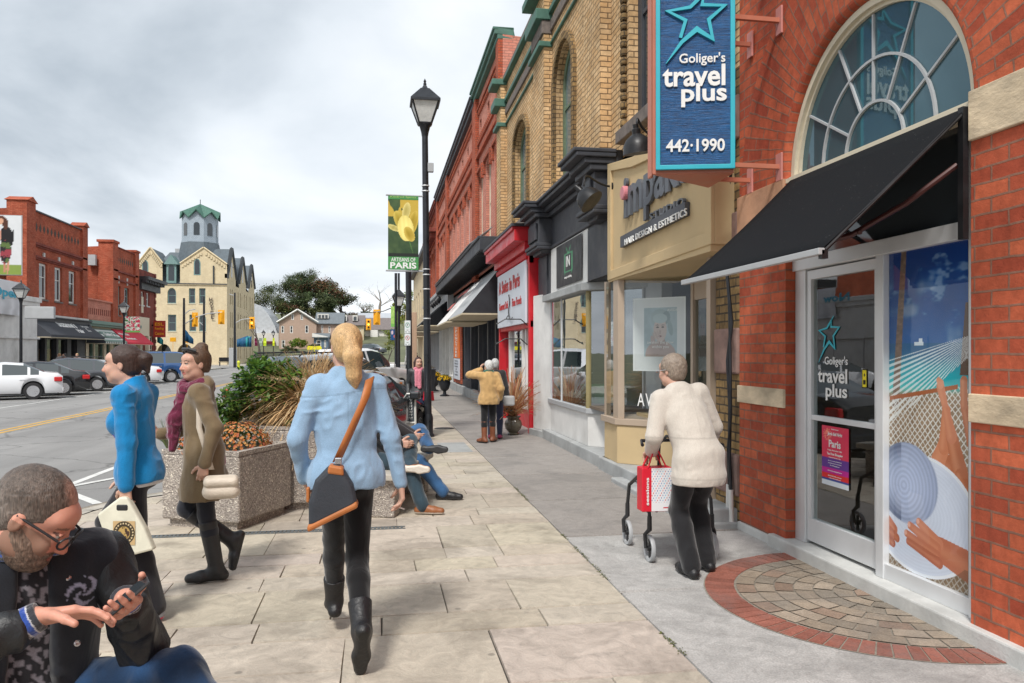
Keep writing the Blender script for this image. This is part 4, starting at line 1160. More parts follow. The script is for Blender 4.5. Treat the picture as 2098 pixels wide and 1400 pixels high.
text('IN',.25,(X1-.055,(ya+yb)/2,z0_+sh_*.42),RT,UPV,'sign_white',ins,height=.17,align='C',bold=.01)
text('vintage clothing',.5,(X1-.055,(ya+yb)/2,z0_+sh_*.14),RT,UPV,'sign_white',ins,height=.05,align='C')
q=MB();q.prism([(3.10,13.95),(3.10,11.35),(3.75,10.7),(4.4,10.4),(4.4,14.1)],.17,.66);q.build('bulkhead','old_white_paint',ins,bevel=.008)
q=MB();q.prism([(3.06,14.0),(3.06,11.33),(3.75,10.64),(4.4,10.4),(4.4,14.1)],.66,.74);q.build('window_sill','grey_frame',ins,bevel=.008,split=True)
q=MB();q.prism([(2.98,14.1),(2.98,11.3),(3.75,10.55),(4.4,10.4),(4.4,14.1)],2.50,2.62);q.build('lintel','concrete_step',ins,bevel=.01)
q=MB()
for x,y in((3.11,13.92),(3.11,13.1)):stick(q,x,y,.014 if y<13.5 else .02,.74,2.5)
wf=q.build('window_frame','alu',ins)
mat('olive_post',(.30,.25,.12),.5,.1)
q=MB();q.lathe([(.045,.74),(.045,2.5)],(3.12,11.38,0),14);q.build('post','olive_post',ins,smooth=True,split=True)
q=MB();q.face([(3.11,13.92,.74),(3.11,11.38,.74),(3.11,11.38,2.5),(3.11,13.92,2.5)]);q.face([(3.11,11.38,.74),(3.75,10.72,.74),(3.75,10.72,2.5),(3.11,11.38,2.5)])
glass_mat('bay_glass',(.6,.68,.66),.34);q.build('pane','bay_glass',wf,merge=False)
q=MB();q.box(3.9,6.5,10.3,14.2,.74,2.6,skip='w');q.build('interior','dark_interior',ins,merge=False)
q=MB();q.box(3.75,3.9,10.0,10.7,.17,2.62);q.box(3.72,3.78,10.64,10.7,.17,2.62);q.build('door_frame','grey_frame',ins,split=True)
q=MB();q.box(3.12,4.4,10.5,14,.742,.78);q.build('display_floor','warm_interior',ins)
mat('green_cloth',(.0,.20,.06),.8,.2,8,.4,20)
for k,(x,y)in enumerate(((3.5,11.9),(3.75,11.35),(3.55,12.5))):
 q=MB();q.box(x-.2,x+.2,y-.22,y+.22,.78,1.02);q.box(x-.22,x+.22,y-.24,y+.24,1.02,1.05)
 tag(q.build('display_box','green_cloth',None,bevel=.02),('box draped in green cloth in the middle of the shop window','box draped in green cloth nearest the corner post of the shop window','box draped in green cloth at the far end of its row')[k],'display box','green boxes in the shop window')
q=MB()
for k in range(9):
 y=13.0+(k%3)*.3;z=.80+(k//3)*.42;q.box(3.3,3.6,y-.1,y+.1,z,z+.02);q.lathe([(.09,.02),(.10,.05),(.05,.1),(.03,.12)],(3.45,y,z),10)
tag(q.build('shelf_of_hats','old_white_paint',None,merge=False),'white display shelves with dark and white hats in the corniced shop window','display shelf')
q=MB();q.prism([(2.94,14.75),(3.1,13.9),(3.6,13.9),(3.6,14.8)],.12,2.66);q.build('side_wall','old_white_paint',ins,bevel=.01)
q=MB();q.box(2.98,4,9.9,14.1,-.02,.17);q.prism([(2.86,14.8),(2.98,14.1),(4,14.1),(4,14.8)],-.02,.12);q.build('step','concrete_step',ins,bevel=.015)
# ---------------- red framed food shop
sw=thing('shop',(2.87,17,0),'narrow bright red framed food shop with a pale sign board over its window','shop front')
mat('shop_red',(.56,.012,.022),.4,.08,4,.05,40,dirt=.1)
X2=2.87;M2=frame_x(X2,-1);yn,yf=14.8,18.2
yf=YX(1022,X2)
q=MB(M2);q.box(yn,yn+.13,-.3,0,0,3.75);q.box(yn+.13,yn+.20,-.3,-.04,0,3.75);q.box(yf-.12,yf,-.3,0,0,3.75)
q.box(yn,yf,-.3,-.02,2.06,2.2);q.build('frame','shop_red',sw,bevel=.01,merge=False,split=True)
q=MB(M2);q.prism([(yn-.02,3.55),(yf+.1,3.55),(yf+.1,3.72),(yn-.02,3.72)],-.3,.10,'y');q.box(yn-.06,yf+.14,-.3,.30,3.72,3.95);q.box(yn-.04,yf+.12,-.3,.34,3.93,4.0)
k=yn+.1
while k<yf:q.box(k,k+.05,.0,.06,3.40,3.5);k+=.12
q.box(yn,yf,-.1,.01,3.30,3.56)
q.build('cornice','shop_red',sw,bevel=.01,merge=False)
q=MB(M2);q.box(yn-.1,yf+.2,-.3,.36,4.0,4.05);q.build('cornice_cap','charcoal_paint',sw)
q=MB(M2);za,zb2=2.15,3.38;q.box(yn+.16,yf-.1,0,.045,za,zb2);mat('pale_board',(.62,.66,.72),.5,.04);q.build('sign_board','pale_board',sw,bevel=.008)
mat('letter_red',(.45,.02,.02),.5,.05)
Xs=X2-.05;ym=(yn+yf)/2
text('A Swiss in Paris',2.75,(Xs,yf-.35,2.92),RT,UPV,'letter_red',sw,height=.30,bold=.02,depth=.006)
text('Gourmet Deli',1.25,(Xs,yf-.4,2.55),RT,UPV,'letter_red',sw,height=.17,depth=.006);text('Fine Foods',1.1,(Xs,yf-2.2,2.55),RT,UPV,'letter_red',sw,height=.17,depth=.006)
q=MB();pts=[Vector((Xs-.02,ym+.0+.06*math.sin(k*.6),2.35+k*.04))for k in range(13)];q.tube(pts,.012,6);q.tube([Vector((Xs-.02,ym+.35-k*.07,2.33+.05*math.sin(k*.55)))for k in range(12)],.01,6);q.build('scroll_emblem','black_metal',sw)
q=MB(M2);q.box(yn+.2,yf-.12,-.3,-.2,.0,.45);q.build('bulkhead','shop_red',sw)
q=MB(M2)
for y in(yn+.9,yn+1.3,yf-.9):q.box(y-.05,y+.05,-.2,-.1,.4,2.1)
q.build('glazing_bars','white_paint',sw,split=True)
q=MB(M2);q.face([(yn+.2,-.16,.4),(yf-.1,-.16,.4),(yf-.1,-.16,2.1),(yn+.2,-.16,2.1)]);q.build('pane','bay_glass',sw,merge=False)
q=MB(M2);q.box(yn,yf,-3,-.5,.2,2.2,skip='n');q.build('interior','warm_interior',sw,merge=False)
def maple(c,s_,Xp,m,label):
 P=[(0,-1),(.06,-.45),(.5,-.55),(.42,-.35),(.95,.0),(.8,.1),(.9,.42),(.55,.35),(.5,.5),(.22,.15),(.3,.75),(.15,.65),(0,1.0)]
 P=P+[(-x,y)for x,y in P[::-1][1:-1]]
 q=MB();n_=len(P)
 for i in range(n_):q.face([(Xp,c[0],c[1]),(Xp,c[0]+P[i][0]*s_,c[1]+P[i][1]*s_),(Xp,c[0]+P[(i+1)%n_][0]*s_,c[1]+P[(i+1)%n_][1]*s_)])
 tag(q.build('maple_leaf_decoration',m,None,merge=False,solid=.006),label,'leaf decoration')
mat('leaf_maroon',(.2,.015,.02),.6,.2);mat('leaf_olive',(.10,.13,.05),.6,.2)
maple((YX(1062,X2+.2),1.95),.22,X2+.19,'leaf_maroon','maroon maple leaf cut-out high in the window of the red shop')
maple((YX(1062,X2+.2),1.2),.22,X2+.19,'leaf_olive','olive maple leaf cut-out low in the window of the red shop')
for dz,lab in((1.95,'upper'),(2.45,'lower')):pass
for z,lab in((2.1,'upper curled black iron bracket on the near red post of the food shop'),(1.72,'lower curled black iron bracket on the near red post of the food shop')):
 q=MB();q.tube([Vector((X2-.02,yn+.06,z)),Vector((X2-.15,yn+.08,z+.12)),Vector((X2-.45,yn+.1,z+.12)),Vector((X2-.62,yn+.12,z+.02)),Vector((X2-.60,yn+.12,z+.06))],.012,6)
 tag(q.build('iron_bracket','black_metal',None),lab,'bracket','iron brackets on the red post')
 # ---------------- long pink and red brick terrace: several pilastered sections
def brick_window_row(M,parent,yl,z0,z1,wd,fm='cream_frame',rise=.12,gm='pale_glass'):
 for y in yl:window(M,(y-wd/2,y+wd/2,z0,z1,rise),parent,fm,gm,.07,.12)
secs=[(YE,25.4,3,'pink_brick','near pink brick block with a green copper parapet above the shops',9.85),(25.4,36.0,6,'pink_brick','middle pink brick block with a long row of tall windows',9.75),(36.0,42.2,3,'pink_brick','narrow pink brick block with three tall windows',9.75),(42.2,48.5,3,'red_brick','far red brick block with a bracketed cornice at its end',9.6)]
for si,(ya,yb,nw,bm_,lab,zt_)in enumerate(secs):
 t=thing('brick_building',(XW,(ya+yb)/2,0),lab,'building','brick blocks along the right of the street')
 step=(yb-ya)/nw;ws=[ya+step*(k+.5)for k in range(nw)];wd=min(1.05,step*.55)
 ops=[(y-wd/2,y+wd/2,4.7,7.3,.14)for y in ws]+[(y-.22+d_,y+.22+d_,8.55,8.95)for y in ws for d_ in(0,)]
 g=MB(MR);wall_open(g,ya+.001,yb-.001,3.9,zt_,ops,.16);
 if si==0:g.face([(ya+.001,0,8.2),(ya+.001,-7,8.2),(ya+.001,-7,9.4),(ya+.001,0,zt_)])
 if si==3:g.face([(yb,0,0),(yb,-7,0),(yb,-7,zt_),(yb,0,zt_)])
 g.build('wall',bm_,t,merge=False)
 q=MB(MR);q.box(ya,yb,-7,-.22,3.9,9.2);q.build('rear_wall','dark_interior',t)
 q=MB(MR)
 for k in(ya+.01,yb-.46):q.box(k,k+.45,0,.12,3.9,zt_-.1)
 q.build('pilaster','red_brick' if si<3 else 'maroon_brick',t,bevel=.01,merge=False,split=True)
 q=MB(MR);y=ya+.6
 while y<yb-.6:
  for z in(9.12,8.28):q.box(y,y+.09,0,.07,z,z+.10);q.box(y+.08,y+.17,0,.04,z+.1,z+.18)
  y+=.22
 q.box(ya+.5,yb-.5,0,.08,9.3,9.36);q.box(ya+.5,yb-.5,0,.06,8.2,8.28);q.box(ya+.45,yb-.45,0,.10,7.78,7.9)
 for y in ws:
  q.box(y-wd/2-.2,y+wd/2+.2,0,.08,7.32,7.42)
  for s_ in(-1,1):q.box(y+s_*(wd/2+.18)-.07,y+s_*(wd/2+.18)+.07,0,.08,6.95,7.32)
 q.build('brick_trim','red_brick',t,merge=False)
 q=MB(MR);q.box(ya,yb+.02,-.3,.22,zt_,zt_+.12);q.box(ya,yb,-.3,.14,zt_-.12,zt_);q.box(ya,yb,-.3,.26,zt_+.12,zt_+.2)
 if si==3:
  y=ya+.3
  q.box(ya,yb,0,.5,8.1,8.3)
  while y<yb:q.box(y,y+.2,0,.4,7.8,8.1);y+=.8
 q.build('parapet_cap','green_copper' if si==0 else('maroon_brick' if si==3 else 'charcoal_paint'),t,bevel=.02,merge=False)
 for y in ws:
  window(MR,(y-wd/2,y+wd/2,4.7,7.3,.14),t,'cream_frame' if si==0 else 'white_paint','pale_glass',.07,.12,sill='sandstone_pink')
  # ---------------- dark canopy over the shops beyond, lean-to metal fascia
cn=thing('canopy',(3.0,25,3.8),'long dark metal canopy with a ribbed slope running over the far shops','canopy')
q=MB(MR);a,b=18.9,33.5
q.box(a,b,-.1,.75,4.08,4.36);q.box(a,b,-.1,.80,4.36,4.42);q.build('fascia','charcoal_paint',cn,bevel=.01)
q=MB(MR);k=a
while k<b:q.box(k,k+.05,.1,.74,4.04,4.085);k+=.25
q.build('ribs','black_metal',cn,merge=False)
mat('metal_sheet',(.30,.32,.34),.4,.1,3,metal=.6)
q=MB(MR);q.face([(20.5,.82,4.43),(33.5,.82,4.43),(33.5,.2,4.9),(20.5,.2,4.9)]);q.build('roof_sheet','metal_sheet',cn,merge=False,solid=.02)
q=MB(MR);q.box(33.5,48.4,-.1,.25,3.4,4.3);q.box(33.5,48.4,-.1,.5,4.25,4.4);q.build('fascia','grey_frame',cn)
for k in range(4):
 p=(XW-.55,35.2+k*1.25,3.95)
 t=thing('spot_lamp',p,('nearest','second','third','last')[k]+' of the black floodlamps on curved arms over the dark awning','lamp','floodlamps over the far awning')
 q=MB();q.tube([Vector((XW,p[1],4.15)),Vector((XW-.35,p[1],4.35)),Vector((XW-.6,p[1],4.05))],.02,6);q.build('arm','black_metal',t)
 q=MB();q.M=Matrix.Translation(p)@Matrix.Rotation(R(35),4,'Y');q.lathe([(.17,-.12),(.14,.1),(.05,.16)],n=12);q.build('lamp_shade','black_metal',t,smooth=40)
 # ---------------- the two boxed awnings, the shop under them and the shops beyond
def box_awning(ya,yb,zt_,zb3,proj,m,label,side='black_paint',X=XW):
 t=thing('awning',(X,(ya+yb)/2,zb3),label,'awning')
 q=MB(frame_x(X,-1));q.face([(ya,proj,zb3),(yb,proj,zb3),(yb,.15,zt_),(ya,.15,zt_)]);q.build('canopy',m,t,merge=False)
 q=MB(frame_x(X,-1))
 for y in(ya,yb):q.face([(y,-.05,zb3),(y,proj,zb3),(y,.15,zt_),(y,-.05,zt_)])
 q.build('side_panel',side,t,merge=False,split=True)
 q=MB(frame_x(X,-1));q.box(ya,yb,-.05,proj,zb3-.04,zb3+.002);q.build('soffit','soffit_cream',t)
 return t
mat('soffit_cream',(.55,.47,.33),.8,.15,4,dirt=.2);mat('grey_canvas',(.36,.37,.38),.8,.1,3);mat('white_canvas',(.70,.68,.66),.8,.1,3,dirt=.15)
t=box_awning(19.2,23.0,3.75,2.55,1.15,'grey_canvas','grey boxed awning with faded lettering beside the red shop')
p0,p1,p2=Vector((XW-1.15,22.6,2.55)),None,None
upA=Vector((1.0,0,1.2)).normalized();oA=Vector((XW-1.165,22.4,2.7))
text('Central',1.9,oA+upA*.75,RT,upA,'sign_white',t,height=.35);text('Hair Studio',2.0,oA+upA*.3,RT,upA,'sign_white',t,height=.22)
t=box_awning(23.1,27.0,3.70,2.5,1.2,'white_canvas','white boxed awning with a red band, second beyond the red shop')
oA=Vector((XW-1.21,26.6,2.6));mat('faded_red',(.6,.16,.14),.7,.1)
text('Paris Wellness',3.0,oA+upA*1.05,RT,upA,'faded_red',t,height=.25);text('CENTRE',1.6,oA+upA*.5,RT,upA,'faded_red',t,height=.25)
t=box_awning(33.8,41,3.9,2.75,1.4,'awning_fabric','long black awning with white stripes beyond the acupuncture sign','awning_fabric')
q=MB()
for k in range(4):a_=Vector((XW-1.42,34.6+k*1.6,2.8));up2=Vector((1.25,0,1.15)).normalized();q.face([a_,a_+Vector((0,.35,0)),a_+Vector((0,.35,0))+up2*1.5,a_+up2*1.5])
q.build('stripe','grey_canvas',t,merge=False,split=True)
t=box_awning(42,52,3.5,2.7,1.2,'awning_fabric','farther black awning beyond the striped one','awning_fabric')
t=box_awning(55,62,3.4,2.7,1.2,'maroon_canvas' if 'maroon_canvas' in MATS else mat('maroon_canvas',(.10,.02,.03),.8,.1),'dark maroon awning far down the right pavement','maroon_canvas')
def lower_shop(ya,yb,label,fm,n=3,base='concrete_step',zt_=3.2,X=XW,gm='bay_glass',inner='dark_interior'):
 t=thing('shop',(X,(ya+yb)/2,0),label,'shop front');Mx=frame_x(X,-1)
 st=(yb-ya)/n;ops=[(ya+st*k+.12,ya+st*(k+1)-.12,.55 if k%3!=1 else .1,zt_-.35)for k in range(n)]
 g=MB(Mx);wall_open(g,ya,yb,0,zt_+.8,ops,.25);g.build('wall',fm,t,merge=False)
 for k,o in enumerate(ops):
  q=MB(Mx);poly_ring(q,outline(o,.002),outline(o,.05),-.2,-.1);f=q.build('window_frame',fm,t,merge=False)
  q=MB(Mx);q.face([(p[0],-.16,p[1])for p in outline(o,.04)]);q.build('pane',gm,f,merge=False)
 q=MB(Mx);q.box(ya+.05,yb-.05,-3,-.6,.1,zt_,skip='n');q.build('interior',inner,t,merge=False)
 q=MB(Mx);q.box(ya,yb,-.1,.10,-.02,.3);q.build('plinth',base,t,bevel=.01)
 return t
lower_shop(18.25,22.9,'dark glazed salon shop front under the grey awning','charcoal_paint',3)
t=lower_shop(22.9,33.6,'dark brown shop front under the white awning with an orange upright sign','charcoal_paint',5)
text('Ce',.9,(XW-.0,20.6,2.05),RT,UPV,'sign_white',bpy.data.objects['shop.003'],height=.5,bold=.03);text('Professional',1.4,(XW-.0,20.7,1.55),RT,UPV,'sign_white',bpy.data.objects['shop.003'],height=.18)
q=MB(MR);q.box(29.9,32.9,0,.05,.35,2.95);q.build('pilaster','red_brick',t,split=True)
mat('sign_orange',(.78,.17,.02),.5,.05)
sg=thing('shop_sign',(XW-.1,31.4,0),'tall orange upright acupuncture sign on a brick pier','sign')
q=MB(MR);q.box(30.3,32.5,.06,.09,1.35,2.95);q.build('sign_board','sign_orange',sg)
q=MB(MR);q.box(30.3,32.5,.06,.09,.5,1.33);q.build('sign_board','pale_board',sg)
for k,ch in enumerate('ACUPUNCTURE'):text(ch,.8,(XW-.095,31.4,2.78-k*.138),RT,UPV,'sign_white',sg,height=.105,align='C',bold=.02)
for k,ch in enumerate(('Paris','Natural','Centre','&','Yoga','Studio')):text(ch,1.3 if k!=3 else .4,(XW-.095,31.4,1.2-k*.11),RT,UPV,'letter_dark',sg,height=.075,align='C')
lower_shop(33.6,41.5,'white panelled shop front under the striped black awning','white_paint',4)
lower_shop(41.5,48.5,'grey shop front at the far end of the brick blocks','grey_frame',3)
t=thing('brick_building',(XW,58,0),'low cream brick building with a dark cornice beyond the red terrace','building');Mx=frame_x(XW-.1,-1)
ops=[(51+k*3.2,52.2+k*3.2,4.2,6.2,.1)for k in range(6)]
g=MB(Mx);wall_open(g,48.6,70,0,8.0,ops,.2);g.face([(70,0,0),(70,-8,0),(70,-8,8),(70,0,8)]);g.face([(48.6,0,0),(48.6,-8,0),(48.6,-8,8),(48.6,0,8)]);g.build('wall','cream_brick',t,merge=False)
q=MB(Mx);q.box(48.6,70.2,-8,.35,8.0,8.3);q.build('roof','charcoal_paint',t)
for o in ops:window(Mx,o,t,'white_paint','dark_glass',.08,.12)
lower_shop(70.1,90,'farthest low grey shop front before the junction','grey_frame',6,X=XW-.1)
q=MB(frame_x(XW-.1,-1));q.box(70.1,90,-7,.05,4,6.2);q.build('upper_wall','cream_brick',bpy.data.objects['shop.007'])
# ================================================================ LEFT SIDE OF THE STREET
XL=-20.2
ML=frame_x(XL,1)
LT=(0,1,0)
def yl(px,X=XL):return YX(px,X)
def zl(px,py,X=XL):return ZX(px,py,X)
def lbuild(ya,yb,z0,z1,ops,m,label,depth=9,X=XL,cat='building',name='brick_building',side=True,grp=None,dp=.18):
 t=thing(name,(X,(ya+yb)/2,0),label,cat,grp);Mx=frame_x(X,1)
 g=MB(Mx);wall_open(g,ya,yb,z0,z1,ops,dp)
 if side:
  g.face([(ya,0,z0),(ya,-depth,z0),(ya,-depth,z1-.6),(ya,0,z1)]);g.face([(yb,0,z0),(yb,-depth,z0),(yb,-depth,z1-.6),(yb,0,z1)])
 g.build('wall',m,t,merge=False)
 q=MB(Mx);q.box(ya+.05,yb-.05,-depth,-.4,max(z0,0),z1-1);q.build('roof','dark_interior',t)
 return t,Mx
X0=-18.9;y0_,y1_=34,yl(76,X0);ztop=4.55
t,Mx=lbuild(y0_,y1_,-.15,4.35,[],'old_white_paint','low off-white single storey shop with a banner at the left edge',X=X0,name='pale_shop')
q=MB(Mx);q.box(y0_,y1_+.1,-.3,.22,4.35,4.62);q.box(y0_,y1_+.05,-.3,.14,4.1,4.35);q.box(y0_,y1_+.1,0,.12,2.3,2.42);q.build('cornice','old_white_paint',t,bevel=.02,split=True)
q=MB(Mx)
for k in range(3):q.box(y1_-2.2-k*5,y1_-2.14-k*5,0,.04,0,2.3);q.box(y1_-4.9-k*5,y1_-4.84-k*5,0,.04,0,2.3)
q.build('panel_joint','grey_frame',t,merge=False)
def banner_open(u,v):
 c=np.zeros(u.shape+(3,));k=225-40*abs(np.sin(u*14+3*fb(u,v,3,2)))*(1-v);c[:]=np.stack([k,k,k*1.02],-1);return c  # flat sheet: shade of the wrinkles is put into the colour, stronger lower down
ya,yb=yl(-60,X0+.2),yl(41,X0+.2);zb_=zl(20,645,X0+.2)
bn=picture('banner',(X0+.2,ya,zb_),LT,UPV,yb-ya,1.75,40,30,banner_open,'print')
tag(bn,'wrinkled white vinyl banner with blue letters on the low pale shop','banner')
mat('letter_cyan',(.02,.38,.55),.5,.05)
text('Now  Open',6.2,(X0+.24,yb-6.4,zb_+.75),LT,UPV,'letter_cyan',bn,height=.62,bold=.03)
ya,yb=yl(52),yl(174);
ws=[(yl(a),yl(b))for a,b in((80,97),(112,127),(141,155))]
zt_,zs_=zl(80,538),zl(80,612)
ops=[(a,b,zs_,zt_)for a,b in ws]
ZP=zl(110,449)
t,Mx=lbuild(ya,yb,3.9,ZP,ops,'red_brick','two storey red brick building with a diamond-pierced parapet over the black awning',depth=10)
q=MB(Mx);pz1,pz2=zl(58,414),zl(168,464);q.box(ya-.25,ya+.95,-.9,.18,3.9,pz1);q.prism([(ya-.35,pz1),(ya+1.05,pz1),(ya+.35,pz1+.3)],-1,.28,'y');q.box(yb-.8,yb+.1,-.6,.16,3.9,pz2);q.prism([(yb-.9,pz2),(yb+.2,pz2),(yb-.35,pz2+.3)],-.7,.26,'y');q.build('pier','red_brick',t,merge=False,split=True)
q=MB(Mx);q.box(ya,yb,-.3,.1,ZP,ZP+.08);q.build('parapet_cap','charcoal_paint',t)
q=MB(Mx)
for z in(ZP-2.0,ZP-2.75):q.box(ya,yb,0,.16,z,z+.14);q.box(ya,yb,0,.09,z-.1,z)
q.build('string_course','maroon_brick',t,bevel=.01,split=True)
def diamonds(Mx,t,a,b,z,n_,s_=.16):
 q=MB(Mx)
 for k in range(n_):
  u=a+(b-a)*(k+.5)/n_;q.prism([(u-s_,z),(u,z-s_*1.7),(u+s_,z),(u,z+s_*1.7)],.004,.012,'y')
 q.build('parapet_openings','joint_dark',t,merge=False)
diamonds(Mx,t,ya+1.2,yb-1.0,ZP-.9,13)
for o in ops:window(Mx,o,t,'white_paint','dark_glass',.14,.14,rail=o[2]+(o[3]-o[2])*.62,sill='grey_wood_trim')
q=MB(Mx)
for a,b in ws:q.box((a+b)/2-.1,(a+b)/2+.1,0,.08,zt_+.15,zt_+.65)
q.build('keystone','concrete_white',t,split=True)
q=MB(Mx);q.box(ya,yb,-1,.25,3.75,3.9);q.build('ledge','old_white_paint',t)
def fashion(u,v):
 c=np.zeros(u.shape+(3,));k=205+12*fb(u,v,3,3);c[:]=np.stack([k,k*1.01,k*1.02],-1)
 c[(v<.16)&(u<.45)]=(40,42,46);c[(v<.16)&(u>=.45)]=(130,150,70)
 def el(cx,cy,rx,ry,kk,rot=0):
  dx,dy=(u-.80)/.5+.80-cx,v-cy;a_=dx*math.cos(rot)+dy*math.sin(rot);b_=-dx*math.sin(rot)+dy*math.cos(rot);c[(a_/rx)**2+(b_/ry)**2<1]=kk
 el(.86,.14,.035,.13,(196,140,116),-.1);el(.78,.14,.03,.12,(186,130,106));el(.80,.40,.15,.20,(38,34,36));el(.82,.66,.17,.15,(28,26,28));el(.64,.72,.045,.14,(200,150,124),.3);el(.97,.62,.04,.14,(24,22,24),-.2)
 f_=fb(u,v,14,5);m3=((u-.80)/.075)**2+((v-.38)/.2)**2<1;c[m3&(f_>.58)]=(150,60,70);c[m3&(f_<.40)]=(90,110,60)
 el(.70,.92,.12,.075,(90,52,36));el(.80,.86,.07,.10,(80,46,32));el(.68,.90,.07,.05,(210,160,132));return c
bb=picture('billboard',(XL-4.6+.3,ya-.28,zl(55,565)),(1,0,0),UPV,4.2,3.4,70,70,fashion,'print')
tag(bb,'large fashion picture of a long-haired woman mounted on the brick side wall','billboard')
q=MB();q.box(XL-4.35,XL-.05,ya-.27,ya-.22,zl(55,565)-.03,zl(55,565)+3.43);q.build('backing_board','grey_frame',bb)
sA=thing('shop',(XL,(ya+yb)/2,0),'dark painted hair shop front under the black awning across the road','shop')
ops=[(yl(a),yl(b),.45,2.45)for a,b in((79,92),(96,116),(120,138))]+[(yl(146),yl(158),0,2.5)]
g=MB(Mx);wall_open(g,ya+.01,yb,-.13,3.75,ops,.3);g.build('wall','charcoal_paint',sA,merge=False)
q=MB(Mx);q.box(ya,yb,0,.35,3.45,3.75);q.box(ya,yb,0,.5,3.68,3.76);q.build('cornice','charcoal_paint',sA,bevel=.02,split=True)
q=MB(Mx)
for a in(ya,yb-.45):q.prism([(a,3.0),(a+.4,3.0),(a+.4,3.5),(a,3.5)],0,.45,'y')
q.build('console_bracket','charcoal_paint',sA,bevel=.04,split=True)
for o in ops:
 q=MB(Mx);poly_ring(q,outline(o,.002),outline(o,.06),-.25,-.1);f=q.build('window_frame','charcoal_paint',sA,merge=False)
 q=MB(Mx);q.face([(p[0],-.2,p[1])for p in outline(o,.04)]);q.build('pane','shop_glass',f,merge=False)
q=MB(Mx);q.box(ya,yb,-3,-.7,0,2.6,skip='n');q.build('interior','warm_interior',sA,merge=False)
mat('warm_glow',(.55,.28,.09),.8,.7,9)
q=MB(Mx)
for k,px in enumerate((103,108,126,131,87)):q.box(yl(px)-.2,yl(px)+.25,-1.1-.1*k,-.9,.5+.2*(k%3),1.5+.3*(k%2))
q.build('displayed_goods','warm_glow',sA,merge=False)
def sh_awning(Mx,a,b,z0,z1,proj,m,label,side=None,inset=.0,X=XL):
 t=thing('awning',(X,(a+b)/2,z0),label,'awning')
 q=MB(Mx);q.face([(a,proj,z0),(b,proj,z0),(b-inset,.1,z1),(a+inset,.1,z1)]);q.face([(a,proj,z0),(b,proj,z0),(b,proj,z0-.14),(a,proj,z0-.14)]);q.build('canopy',m,t,merge=False)
 q=MB(Mx)
 for y,y2 in((a,a+inset),(b,b-inset)):q.face([(y,-.0,z0-.1),(y,proj,z0-.14),(y,proj,z0),(y2,.1,z1),(y2,0,z1)])
 q.build('side_panel',side or m,t,merge=False,split=True)
 q=MB(Mx);q.box(a,b,0,proj-.01,z0-.17,z0-.13);q.build('soffit','cream_frame',t)
 return t
mat('slate_canvas',(.045,.05,.062),.8,.15,3);mat('red_canvas',(.62,.03,.06),.8,.1,3);mat('teal_canvas',(.10,.22,.2),.8,.1)
t=sh_awning(Mx,ya+.1,yb-.2,2.62,3.65,1.35,'slate_canvas','black fabric awning with white script lettering across the road')
upB=Vector((-1.25,0,1.03)).normalized()
def aw_text(s_,u,tt,wd,h_,m,par,z0=2.62,proj=1.35,shear=0,bold=.03,up=upB):text(s_,wd,Vector((XL+proj+.01,u,z0))+up*tt,LT,up,m,par,height=h_,bold=bold,shear=shear,depth=.01)
L_w=yb-ya
aw_text("Suzanne's",ya+L_w*.34,.85,L_w*.32,.62,'sign_white',t,shear=.3);aw_text('Hair',ya+L_w*.56,.35,L_w*.13,.42,'sign_white',t,shear=.3);aw_text('SALON\n   &\n  SPA',ya+L_w*.76,.55,L_w*.13,.6,'sign_white',t,bold=0)
yc,yd=yl(176),yl(230)
t,Mx=lbuild(yc,yl(229),3.9,5.3,[],'pink_brick','low red parapet over the striped awning between two brick buildings',depth=8,name='low_brick_building')
q=MB(Mx);q.box(yc,yl(229),-.3,.12,5.3,5.42);q.build('parapet_cap','pink_brick',t,bevel=.02)
q=MB(Mx)
for k in range(12):q.box(yc+.3+k*.42,yc+.45+k*.42,.004,.02,4.3,4.75)
q.build('brick_trim','maroon_brick',t,merge=False)
ye=yl(279)
sB=thing('shop',(XL,(yc+ye)/2,0),'pair of shop fronts with a green cornice and cream boarding across the road','shop')
ops=[(yl(182),yl(193),.4,2.3),(yl(195),yl(213),.4,2.3),(yl(218),yl(226),.0,2.3),(yl(232),yl(246),.4,2.3),(yl(250),yl(262),.4,2.3)]
g=MB(Mx);wall_open(g,yc+.01,ye,-.13,3.6,ops,.3);g.build('wall','cream_frame',sB,merge=False)
q=MB(Mx);q.box(yc,ye+.2,0,.4,3.6,3.85);q.box(yc,ye+.2,0,.28,3.45,3.6);mat('sage_paint',(.16,.25,.21),.6,.1);q.build('cornice','sage_paint',sB,bevel=.02,split=True)
for o in ops:
 q=MB(Mx);poly_ring(q,outline(o,.002),outline(o,.06),-.25,-.1);f=q.build('window_frame','sage_paint',sB,merge=False)
 q=MB(Mx);q.face([(p[0],-.2,p[1])for p in outline(o,.04)]);q.build('pane','shop_glass',f,merge=False)
q=MB(Mx);q.box(yc,ye,-3,-.7,0,2.6,skip='n');q.build('interior','dark_interior',sB,merge=False)
q=MB(Mx);k=yc+.05
while k<ye:q.box(k,k+.05,0,.03,2.9,3.45);k+=.18
q.build('boarding','cream_frame',sB,merge=False)
m_,nt_,b_=new_mat('striped_canvas');uvn=nt_.nodes.new('ShaderNodeUVMap').outputs[0];sx_=nt_.nodes.new('ShaderNodeSeparateXYZ');nt_.links.new(uvn,sx_.inputs[0])
st_=M_(nt_,'GREATER_THAN',M_(nt_,'FRACT',M_(nt_,'MULTIPLY',sx_.outputs[0],2.6)),.5)
nt_.links.new(mixc(nt_,st_,(.62,.64,.62),(.13,.18,.16)),b_.inputs['Base Color']);b_.inputs['Roughness'].default_value=.85
t=sh_awning(Mx,yl(177),yl(222)+.3,2.35,3.3,1.25,'striped_canvas','green and white striped awning with a green name panel','slate_canvas')
L2=yl(222)-yl(177);up3=Vector((-1.15,0,.95)).normalized()
